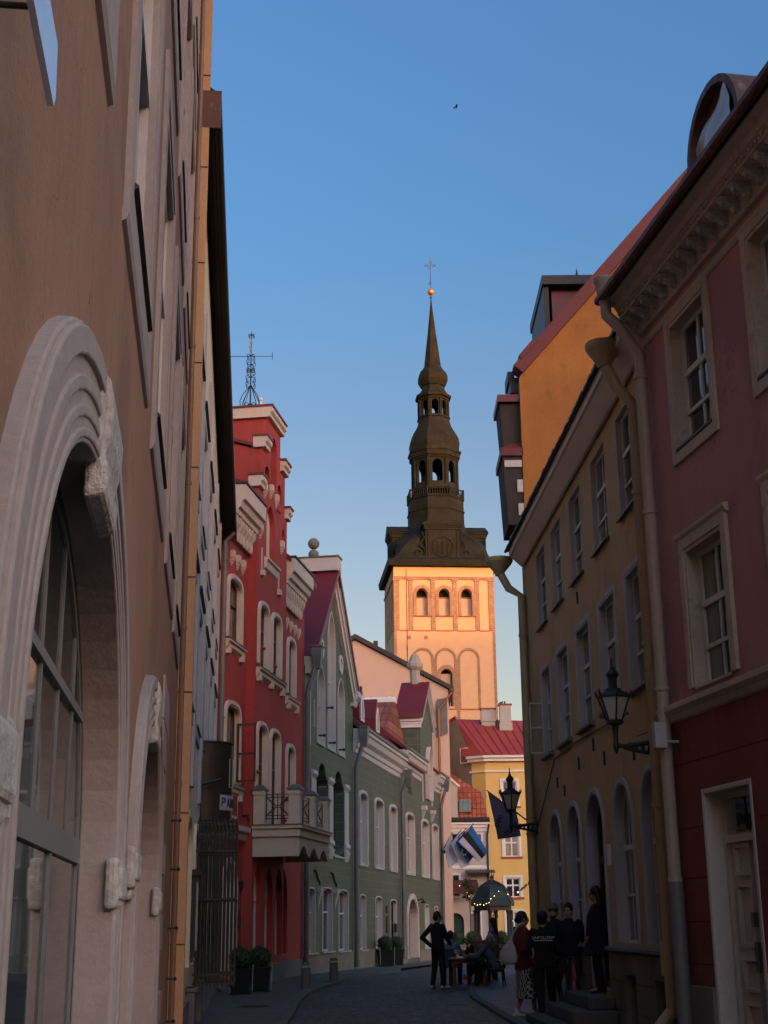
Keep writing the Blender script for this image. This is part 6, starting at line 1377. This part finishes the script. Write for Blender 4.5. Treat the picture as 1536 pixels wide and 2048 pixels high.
def person(label, loc, rz, h, J, skin, parts, hair=None, hairlen=0, group=None, head_dir=(0,1,0), vox=.010, female=False, legs_bare=False):
    """J: joints in metres for a 1.75 m body (scaled by h/1.75); parts: list of (name, material, builder)"""
    t = thing('person', label, 'person', loc, rz, group); k = h/1.75
    S = lambda p: Vector((p[0], p[1], p[2]))*k
    j = {n: S(p) for n, p in J.items()}
    hd = Vector(head_dir).normalized(); hs = Vector((0,0,1)).cross(hd)*-1; hs = hd.cross(Vector((0,0,1))).normalized()  # right of the face
    H = j['head']; up = hs.cross(hd).normalized()
    b = FB()
    # head: skull, jaw, nose, ears
    def HP(x, y, z): return H + hs*x*k + hd*y*k + up*z*k
    b.ball(HP(0, -.015, .025), .098*k, 16, 1.12, .80, 1.0); b.ball(HP(0, .022, -.035), .075*k, 14, 1.15, .82, .95); b.ball(HP(0, .052, -.078), .036*k, 10, .8, 1.1, .8)
    seg(b, HP(0, .092, .015), HP(0, .112, -.022), .010*k, .015*k, 8); b.ball(HP(0, .086, -.058), .018*k, 8, .5, 1.4, .7); b.ball(HP(0, .082, .04), .03*k, 8, .4, 1.9, .5)
    for s in (-1, 1): b.ball(HP(s*.082, -.01, -.005), .026*k, 8, 1.25, .45, .8)
    limb(b, [H+Vector((0,0,-.06))*k - hd*.015*k, j['neck']], [.056*k, .062*k])
    c0, c1 = j['pelvis'], j['chest']; sw = .155 if female else .175
    torso(b, [(c0+Vector((0,0,-.08))*k, .13*k, .10*k), (c0, .155*k, .115*k), (c0.lerp(c1, .45), .125*k, .095*k), (c1, (.145 if female else .16)*k, .11*k), (c1.lerp(j['neck'], .6), sw*k, .09*k), (j['neck']+Vector((0,0,-.02))*k, .06*k, .06*k)])
    for s in 'LR':
        limb(b, [j['sh'+s], j['el'+s], j['wr'+s]], [.052*k, .040*k, .026*k]); limb(b, [j['hip'+s], j['kn'+s], j['an'+s]], [.085*k, .055*k, .036*k]); seg(b, j['an'+s], j['toe'+s], .036*k, .028*k)
        d = (j['wr'+s]-j['el'+s]).normalized(); fwd = Vector((0,1,0)) if abs(d.y) < .8 else Vector((0,0,1)); hand(b, j['wr'+s], d, fwd, Vector((1 if s == 'R' else -1, 0, .2)))
    body = remesh(b.build('body', skin, t), vox*.8, 3)
    e = FB()
    for s in (-1, 1): e.ball(HP(s*.032, .083, .018), .0125*k, 8)
    e.build('eyes', eye_m, t)
    e = FB(); e.ball(HP(0, .098, -.057), .017*k, 8, .35, 1.5, .4); e.build('mouth', lip, t)
    ctx = dict(j=j, k=k, HP=HP, t=t, H=H, hd=hd, hs=hs)
    if hair:
        b = FB(); b.ball(HP(0, -.025, .040), .106*k, 16, 1.08, .84, 1.0); b.ball(HP(0, -.05, -.01), .088*k, 12, 1.0, .9, .85)
        if hairlen:
            for i in range(11):
                a = -PI*.52+PI*1.04*i/10; x, y = .085*math.sin(a), -.03-.06*math.cos(a)
                sp = Vector((x*1.35, y-.03, .06-hairlen)); limb(b, [HP(x, y, .06), HP(x*1.2, y-.015, -.08), HP(sp.x, sp.y, -hairlen*.6), HP(sp.x*.9, sp.y, -hairlen+.02*math.sin(i*2.))], [.034*k, .036*k, .036*k, .018*k])
        o = remesh(b.build('hair', hair, t), vox, 2)
    for (n, m, f) in parts:
        b = FB(); kw = f(b, ctx) or {}
        o = b.build(n, m, t)
        if kw.get('remesh', True): remesh(o, kw.get('vox', vox), kw.get('it', 4))
    return t, ctx
def top(loose=1.0, hem=-.10, sleeve=1.0, collar=True, hood=0):
    def f(b, c):
        j, k = c['j'], c['k']; p, ch, nk = j['pelvis'], j['chest'], j['neck']; L_ = loose
        torso(b, [(p+Vector((0,0,hem))*k, .175*k*L_, .135*k*L_), (p+Vector((0,0,.02))*k, .170*k*L_, .13*k*L_), (p.lerp(ch, .5), .152*k*L_, .122*k*L_), (ch, .178*k*L_, .130*k*L_), (ch.lerp(nk, .55), .185*k, .11*k), (ch.lerp(nk, .9), .12*k, .085*k), (nk+Vector((0,0,.0))*k, .078*k, .075*k)])
        for s in 'LR':
            e = j['el'+s].lerp(j['wr'+s], max(0, sleeve*2-1)*.93) if sleeve > .5 else None
            pts = [j['sh'+s], j['el'+s]] + ([e] if e is not None and sleeve > .5 else []); limb(b, pts, [.068*k*L_, .056*k*L_, .046*k*L_][:len(pts)])
            # cloth folds at the elbow
            b.ball(j['el'+s], .060*k*L_, 8)
        if collar: b.lathe(nk.x, nk.y, [(.07*k, nk.z-.03*k), (.078*k, nk.z+.01*k), (.074*k, nk.z+.04*k)], 14)
    return f
def trousers(w0=1.0, w1=1.0, cut=.0):
    def f(b, c):
        j, k = c['j'], c['k']; p = j['pelvis']
        torso(b, [(p+Vector((0,0,-.10))*k, .155*k, .125*k), (p+Vector((0,0,.0))*k, .165*k, .125*k), (p+Vector((0,0,.10))*k, .15*k, .115*k)])
        for s in 'LR':
            e = j['an'+s]+(j['kn'+s]-j['an'+s])*cut; limb(b, [j['hip'+s], j['kn'+s], e], [.098*k*w0, .075*k*w0, .058*k*w1])
    return f
def shoes(b, c):
    j, k = c['j'], c['k']
    for s in 'LR':
        a, tt = j['an'+s], j['toe'+s]; d = (tt-a); d.z = 0; d = d.normalized() if d.length > 1e-4 else Vector((0,1,0)); low = min(a.z-.09*k, tt.z-.03*k)
        for (f_, r, zz) in ((-.055, .036, .036), (.0, .042, .045), (.06, .042, .04), (.12, .042, .034), (.165, .034, .028)):
            b.ball(a + d*f_*k + Vector((0,0,low-a.z+zz*k)), r*k, 10, .9)
        seg(b, a+Vector((0,0,.02))*k, a + Vector((0,0,low-a.z+.05*k)), .042*k, .045*k)
    return dict(vox=.010)
def capf(flat=False):
    def f(b, c):
        HP, k = c['HP'], c['k']
        b.ball(HP(0, -.012, .062), .108*k, 16, .78, .86, 1.06)
        if flat: b.ball(HP(0, .055, .060), .085*k, 12, .25, 1.0, .95)
        else: b.ball(HP(0, .105, .048), .07*k, 12, .16, 1.05, 1.1)
    return f
ST = dict(pelvis=(0,0,.95), chest=(0,-.01,1.26), neck=(0,-.015,1.47), head=(0,.015,1.63), shL=(-.175,-.01,1.42), shR=(.175,-.01,1.42), elL=(-.24,-.03,1.14), elR=(.24,-.03,1.14), wrL=(-.25,.06,.90), wrR=(.25,.06,.90),
          hipL=(-.09,0,.91), hipR=(.09,0,.91), knL=(-.10,.03,.50), knR=(.10,.03,.50), anL=(-.10,-.02,.09), anR=(.10,-.02,.09), toeL=(-.12,.15,.03), toeR=(.12,.15,.03))
def pose(**k): d = dict(ST); d.update(k); return d
SEAT = dict(pelvis=(0,0,.55), chest=(0,.03,.86), neck=(0,.05,1.07), head=(0,.08,1.23), shL=(-.175,.04,1.02), shR=(.175,.04,1.02), elL=(-.25,.16,.78), elR=(.25,.16,.78), wrL=(-.16,.38,.76), wrR=(.16,.38,.76),
            hipL=(-.09,.02,.53), hipR=(.09,.02,.53), knL=(-.12,.44,.52), knR=(.12,.44,.52), anL=(-.12,.42,.09), anR=(.12,.42,.09), toeL=(-.13,.58,.03), toeR=(.13,.58,.03))
def seat(**k): d = dict(SEAT); d.update(k); return d
white_shoe = clothm('white_trainers', (.45,.43,.42), .06); dkshoe = clothm('dark_shoes', (.02,.018,.017)); redshoe = clothm('red_shoes', (.20,.03,.02))
GP = 'people gathered at the steps'; GT = 'people at the cafe table'
# standing man at the table, left arm akimbo
person('man in black clothes and pale trainers standing with one elbow out beside the cafe table', (1.22, 35.75, .0), -.75, 1.80,
       pose(elL=(-.40,-.12,1.16), wrL=(-.22,.02,.96), elR=(.24,.05,1.15), wrR=(.18,.24,1.02), anL=(-.13,-.06,.09), toeL=(-.2,.11,.03), anR=(.12,.04,.09), toeR=(.16,.21,.03), knL=(-.11,.0,.5)), skin1,
       [('jacket', black, top(1.05, -.12)), ('trousers', black, trousers(1., 1.)), ('shoes', white_shoe, shoes)], hairdk, 0, GT, (.5, .86, -.15), .013)
# woman with the white bag
def skirt(b, c):
    j, k = c['j'], c['k']; p = j['pelvis']; m = (j['knL']+j['knR'])/2
    torso(b, [(p+Vector((0,0,.06))*k, .150*k, .12*k), (p+Vector((0,0,-.06))*k, .19*k, .15*k), (p.lerp(m, .5)+Vector((0,.0,0)), .205*k, .175*k), (m+Vector((0,0,-.02))*k, .22*k, .20*k), (m+Vector((0,-.02,-.18))*k, .225*k, .215*k), (m+Vector((0,-.02,-.19))*k, .20*k, .19*k)], 28)
    return dict(remesh=False)
pat = bpy.data.materials.new('zigzag_print'); nt, ns, L, P = nodes(pat); g = N(nt, 'ShaderNodeTexCoord'); wv = N(nt, 'ShaderNodeTexWave'); wv.inputs['Scale'].default_value = 13; wv.inputs['Distortion'].default_value = 9; wv.inputs['Detail'].default_value = 1; L.new(g.outputs['Object'], wv.inputs['Vector'])
cr = N(nt, 'ShaderNodeValToRGB'); cr.color_ramp.interpolation = 'CONSTANT'; cr.color_ramp.elements[0].color = (.010,.010,.012,1); cr.color_ramp.elements[1].color = (.36,.32,.26,1); cr.color_ramp.elements[1].position = .62; L.new(wv.outputs['Fac'], cr.inputs[0]); L.new(cr.outputs[0], P.inputs['Base Color']); P.inputs['Roughness'].default_value = .9
redj = clothm('red_jacket', (.115,.014,.014))
wt, c = person('woman in red jacket and black and white patterned skirt walking with a white shoulder bag', (2.24, 24.05, .055), -1.35, 1.66,
       pose(elR=(.25,-.06,1.12), wrR=(.24,.05,.88), elL=(-.27,-.04,1.13), wrL=(-.25,.08,.92), anR=(.09,.14,.10), toeR=(.10,.31,.04), knR=(.10,.12,.51), anL=(-.09,-.12,.10), toeL=(-.10,.05,.03), knL=(-.09,.02,.5)), skin1,
       [('jacket', redj, top(1.16, -.16)), ('skirt', pat, skirt), ('shoes', white_shoe, shoes)], hairdk, 0, GP, (0, 1, -.05), .010, True)
b = FB(); b.ball(c['HP'](0, -.11, -.01), .05, 10); remesh(b.build('hair_bun', hairdk, wt), .01, 2)
bg = thing('shoulder_bag', 'white slouchy shoulder bag hanging on the back of the woman in red', 'bag', (1.98, 23.86, 1.08), -.5)
b = FB(); torso(b, [(Vector((0,0,-.19)), .08, .045), (Vector((0,0,-.15)), .15, .075), (Vector((0,0,-.04)), .165, .085), (Vector((.01,0,.08)), .12, .065), (Vector((.03,0,.16)), .055, .035), (Vector((.04,0,.2)), .03, .02)]); remesh(b.build('bag_body', clothm('white_canvas', (.38,.35,.32), .12), bg), .012, 4)
b = FB(); b.tube([(.03, .0, .17), (.09, .05, .33), (.15, .12, .44), (.22, .2, .47)], .017, 6); b.build('strap', clothm('canvas_strap', (.45,.41,.34)), bg)
# person with lettered shirt, seen from behind
ut, c = person('person in black cap and black shirt lettered UNFOLLOW across the back, stepping towards the wall', (2.50, 23.25, .055), -.12, 1.66,
       pose(elL=(-.27,.02,1.14), wrL=(-.20,.20,.98), elR=(.27,.02,1.14), wrR=(.20,.20,.98), anL=(-.07,-.03,.09), toeL=(-.10,.13,.03), knL=(-.09,.02,.5), hipR=(.10,0,.91), knR=(.26,.18,.54), anR=(.42,.28,.20), toeR=(.55,.40,.15)), skin1,
       [('shirt', black, top(1.08, -.10, .72)), ('trousers', black, trousers(1.02, 1.0, .12)), ('shoes', dkshoe, shoes), ('cap', navy, capf())], hairdk, 0, GP, (.35, .94, 0), .010)
k_ = c['k']; tx = text('UNFOLLOW', .064, (0, -.160*k_-.008, 1.31*k_), (PI/2, 0, 0), clothm('print_white', (.55,.54,.52), .03), ut, 'shirt_lettering', .004)
b = FB(); b.box(-.15, .15, -.163*k_-.008, -.163*k_, 1.282*k_, 1.292*k_); b.build('shirt_stripe', M['white'], ut)
# man with grey flat cap
person('bearded man in grey flat cap and dark jumper standing behind the woman in colourful trousers', (2.80, 24.25, .12), 2.55, 1.72, pose(elL=(-.27,.03,1.14), elR=(.27,.03,1.14), wrL=(-.12,.22,1.05), wrR=(.12,.22,1.05)), skin2,
       [('jumper', navy, top(1.08, -.10)), ('trousers', black, trousers()), ('shoes', dkshoe, shoes), ('cap', clothm('grey_cap', (.13,.12,.11)), capf(True)), ('beard', hairdk, lambda b, c: (b.ball(c['HP'](0, .045, -.075), .055*c['k'], 10, .9, 1.15, .85), None)[1])], hairdk, 0, GP, (-.2, 1, -.1), .011)
# woman in black jumper and colourful wide trousers
cp = bpy.data.materials.new('colour_stripe_print'); nt, ns, L, P = nodes(cp); g = N(nt, 'ShaderNodeTexCoord'); mp = mapping(nt, g.outputs['Object'], (15, 15, 2)); vz = N(nt, 'ShaderNodeTexVoronoi'); vz.inputs['Scale'].default_value = 1.1; L.new(mp, vz.inputs['Vector']); sp = N(nt, 'ShaderNodeSeparateColor'); L.new(vz.outputs['Color'], sp.inputs[0])
cr = N(nt, 'ShaderNodeValToRGB'); cr.color_ramp.interpolation = 'CONSTANT'; el = cr.color_ramp.elements; el[0].color = (.012,.014,.018,1); el[1].position = .42; el[1].color = (.30,.075,.07,1)
for p_, c_ in ((.62, (.12,.13,.13,1)), (.75, (.26,.22,.19,1)), (.86, (.02,.06,.08,1))): e = el.new(p_); e.color = c_
L.new(sp.outputs[0], cr.inputs[0]); L.new(cr.outputs[0], P.inputs['Base Color']); P.inputs['Roughness'].default_value = .9
person('smiling woman in black jumper and wide colourful printed trousers facing the street', (2.93, 23.35, .20), 2.95, 1.64, pose(elL=(-.26,-.01,1.14), elR=(.26,-.01,1.14), wrL=(-.27,.05,.90), wrR=(.27,.05,.90)), skin2,
       [('jumper', black, top(1.12, -.06)), ('wide_trousers', cp, trousers(1.15, 1.9)), ('shoes', dkshoe, shoes)], hairdk, 0, GP, (.25, 1, -.05), .010, True)
b = thing('stone_kerb_block', 'low rough stone block under the woman in colourful trousers', 'block', (2.86, 23.55, 0)); q = FB(); q.box(-.3, .3, -.45, .6, 0, .19); q.build('block', M['plinthgrey'], b, bevel=.03)
# dark figure in the doorway
def coat(b, c):
    w_ = 1.15; j, k = c['j'], c['k']; p, ch, nk = j['pelvis'], j['chest'], j['neck']
    torso(b, [(p+Vector((0,0,-.34))*k, .25*k*w_, .21*k*w_), (p, .225*k*w_, .18*k*w_), (p.lerp(ch, .5), .21*k*w_, .165*k*w_), (ch, .21*k*w_, .16*k*w_), (ch.lerp(nk, .6), .19*k, .13*k), (nk, .085*k, .085*k)])
    for s in 'LR': limb(b, [j['sh'+s], j['el'+s], j['wr'+s]], [.07*k, .06*k, .05*k])
person('long haired person in black coat standing in the arched doorway above the steps', (3.15, 21.7, .54), 1.45, 1.52, pose(elL=(-.21,.0,1.13), elR=(.21,.0,1.13), wrL=(-.16,.10,.95), wrR=(.16,.10,.95)), skin1,
       [('coat', black, coat), ('trousers', black, trousers(1.1, 1.5)), ('shoes', dkshoe, shoes)], hairdk, .30, GP, (0, 1, -.12), .011, True)
# far pedestrian
person('distant long haired woman in olive coat at the far corner of the yellow house', (3.96, 43.2, .0), 2.6, 1.66, pose(wrL=(-.05,.2,1.1), wrR=(.1,.22,1.12), elL=(-.25,.02,1.13), elR=(.25,.02,1.13)), skin2,
       [('coat', clothm('olive_coat', (.05,.05,.035)), coat), ('trousers', black, trousers()), ('shoes', dkshoe, shoes)], hairbr, .28, None, (.2, 1, 0), .014, True)
# seated people
blue = clothm('blue_shirt', (.13,.17,.26))
person('man in light blue shirt seated with his back to the camera at the cafe table', (1.60, 37.55, -.02), -.35, 1.74, seat(), skin2, [('shirt', blue, top(1.05, -.08)), ('trousers', black, trousers()), ('shoes', dkshoe, shoes)], hairdk, 0, GT, (.3, 1, 0), .014)
person('woman with long blond hair in a black top seated at the cafe table', (2.32, 37.35, -.04), .3, 1.68, seat(elL=(-.3,.1,.8), wrL=(-.3,.34,.8)), skin2, [('top', black, top(1.0, -.08, .5)), ('trousers', black, trousers()), ('shoes', dkshoe, shoes)], hairbl, .42, GT, (-.2, 1, -.1), .014, True)
person('grey haired woman in a brown top seated behind the blond woman at the table', (2.72, 38.25, -.03), 2.6, 1.64, seat(), skin2, [('top', clothm('brown_top', (.09,.05,.03)), top(1.0, -.08, .7)), ('trousers', black, trousers()), ('shoes', dkshoe, shoes)], hairgr, .05, GT, (0, 1, -.05), .014, True)
person('woman with long auburn hair in a lilac blouse standing behind the seated guests', (2.86, 39.3, 0), 1.2, 1.64, pose(elL=(-.26,.1,1.15), wrL=(-.15,.3,1.08), elR=(.26,.08,1.15), wrR=(.15,.28,1.06)), skin2, [('blouse', clothm('lilac_blouse', (.22,.17,.235)), top(1.1, -.10)), ('trousers', black, trousers()), ('shoes', dkshoe, shoes)], hairbr, .48, GT, (-.1, 1, -.05), .014, True)
gj = clothm('grey_blue_jacket', (.085,.09,.115))
person('balding man in grey jacket and red shoes leaning over the cafe table', (2.62, 35.58, -.02), 1.35, 1.76, seat(chest=(0,.16,.82), neck=(0,.30,.98), head=(0,.40,1.10), shL=(-.175,.24,.95), shR=(.175,.24,.95), elL=(-.26,.42,.76), elR=(.26,.42,.74), wrL=(-.14,.66,.75), wrR=(.16,.66,.75), knL=(-.02,.46,.60), anL=(.12,.66,.30), toeL=(.18,.82,.30), anR=(.12,.50,.09), toeR=(.13,.66,.03)), skin1,
       [('jacket', gj, top(1.12, -.16)), ('trousers', black, trousers()), ('shoes', redshoe, shoes)], None, 0, GT, (0, 1, -.35), .013)
# ================================================================ camera, sun, sky
cam = bpy.data.cameras.new('camera'); co_ = bpy.data.objects.new('camera', cam); COL.objects.link(co_)
co_.location = (0, 0, 1.6); co_.rotation_mode = 'XYZ'
co_.matrix_world = Matrix.Translation((0, 0, 1.6)) @ Matrix.Rotation(PI/2 + RAD(16.57), 4, 'X') @ Matrix.Rotation(RAD(-.61), 4, 'Z')
cam.sensor_fit = 'VERTICAL'; cam.sensor_height = 36; cam.lens = 2750/2048*36; cam.clip_start = .05; cam.clip_end = 5000
sc.camera = co_
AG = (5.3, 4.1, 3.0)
SUN_EL, SUN_AZ = RAD(4.5), RAD(36)   # azimuth measured from -Y towards +X
sdir = Vector((math.sin(SUN_AZ)*math.cos(SUN_EL), -math.cos(SUN_AZ)*math.cos(SUN_EL), math.sin(SUN_EL)))
sl = bpy.data.lights.new('sun', 'SUN'); sl.energy = 1.15; sl.angle = RAD(.5); sl.color = (1, .37, .085)
so = bpy.data.objects.new('sun', sl); COL.objects.link(so); so.rotation_euler = sdir.to_track_quat('Z', 'Y').to_euler(); so.location = (60, -80, 60)
W = bpy.data.worlds.new('World'); sc.world = W; W.use_nodes = True; nt = W.node_tree; bgn = nt.nodes['Background']
sk = nt.nodes.new('ShaderNodeTexSky'); sk.sky_type = 'NISHITA'; sk.sun_disc = False; sk.sun_elevation = SUN_EL
sk.sun_rotation = math.atan2(sdir.x, sdir.y); sk.altitude = 20; sk.air_density = 1.0; sk.dust_density = 1.0; sk.ozone_density = 3.0
# evening air: warm dusty band at the horizon and the bright afterglow on the sun's side of the sky
tcw = N(nt, 'ShaderNodeTexCoord'); spw = N(nt, 'ShaderNodeSeparateXYZ'); nt.links.new(tcw.outputs['Generated'], spw.inputs[0])
rw_ = N(nt, 'ShaderNodeValToRGB'); e_ = rw_.color_ramp.elements; e_[0].position = .05; e_[0].color = (1.44, .77, .50, 1); e_[1].position = .62; e_[1].color = (.80, .86, .95, 1)
for p_, c_ in ((.20, (1.34, .77, .575, 1)), (.34, (1.0, .73, .66, 1)), (.46, (.76, .80, .82, 1))): q_ = e_.new(p_); q_.color = c_
nt.links.new(spw.outputs[2], rw_.inputs[0])
m1 = N(nt, 'ShaderNodeVectorMath', operation='MULTIPLY'); nt.links.new(sk.outputs[0], m1.inputs[0]); nt.links.new(rw_.outputs[0], m1.inputs[1])
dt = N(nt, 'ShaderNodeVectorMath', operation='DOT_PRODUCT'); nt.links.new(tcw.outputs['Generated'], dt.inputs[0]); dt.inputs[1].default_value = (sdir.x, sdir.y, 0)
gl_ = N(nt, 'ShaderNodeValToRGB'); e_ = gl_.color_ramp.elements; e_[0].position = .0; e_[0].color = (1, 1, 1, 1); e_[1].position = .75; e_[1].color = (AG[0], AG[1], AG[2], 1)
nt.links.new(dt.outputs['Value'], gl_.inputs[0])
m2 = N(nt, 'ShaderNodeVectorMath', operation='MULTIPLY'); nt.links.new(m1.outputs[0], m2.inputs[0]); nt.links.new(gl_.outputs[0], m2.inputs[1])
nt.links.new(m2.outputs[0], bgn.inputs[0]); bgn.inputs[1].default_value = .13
sc.view_settings.view_transform = 'Standard'; sc.view_settings.look = 'None'; sc.view_settings.exposure = 1.8; sc.view_settings.gamma = 1
sc.render.engine = 'CYCLES'; sc.cycles.max_bounces = 6; sc.cycles.diffuse_bounces = 4
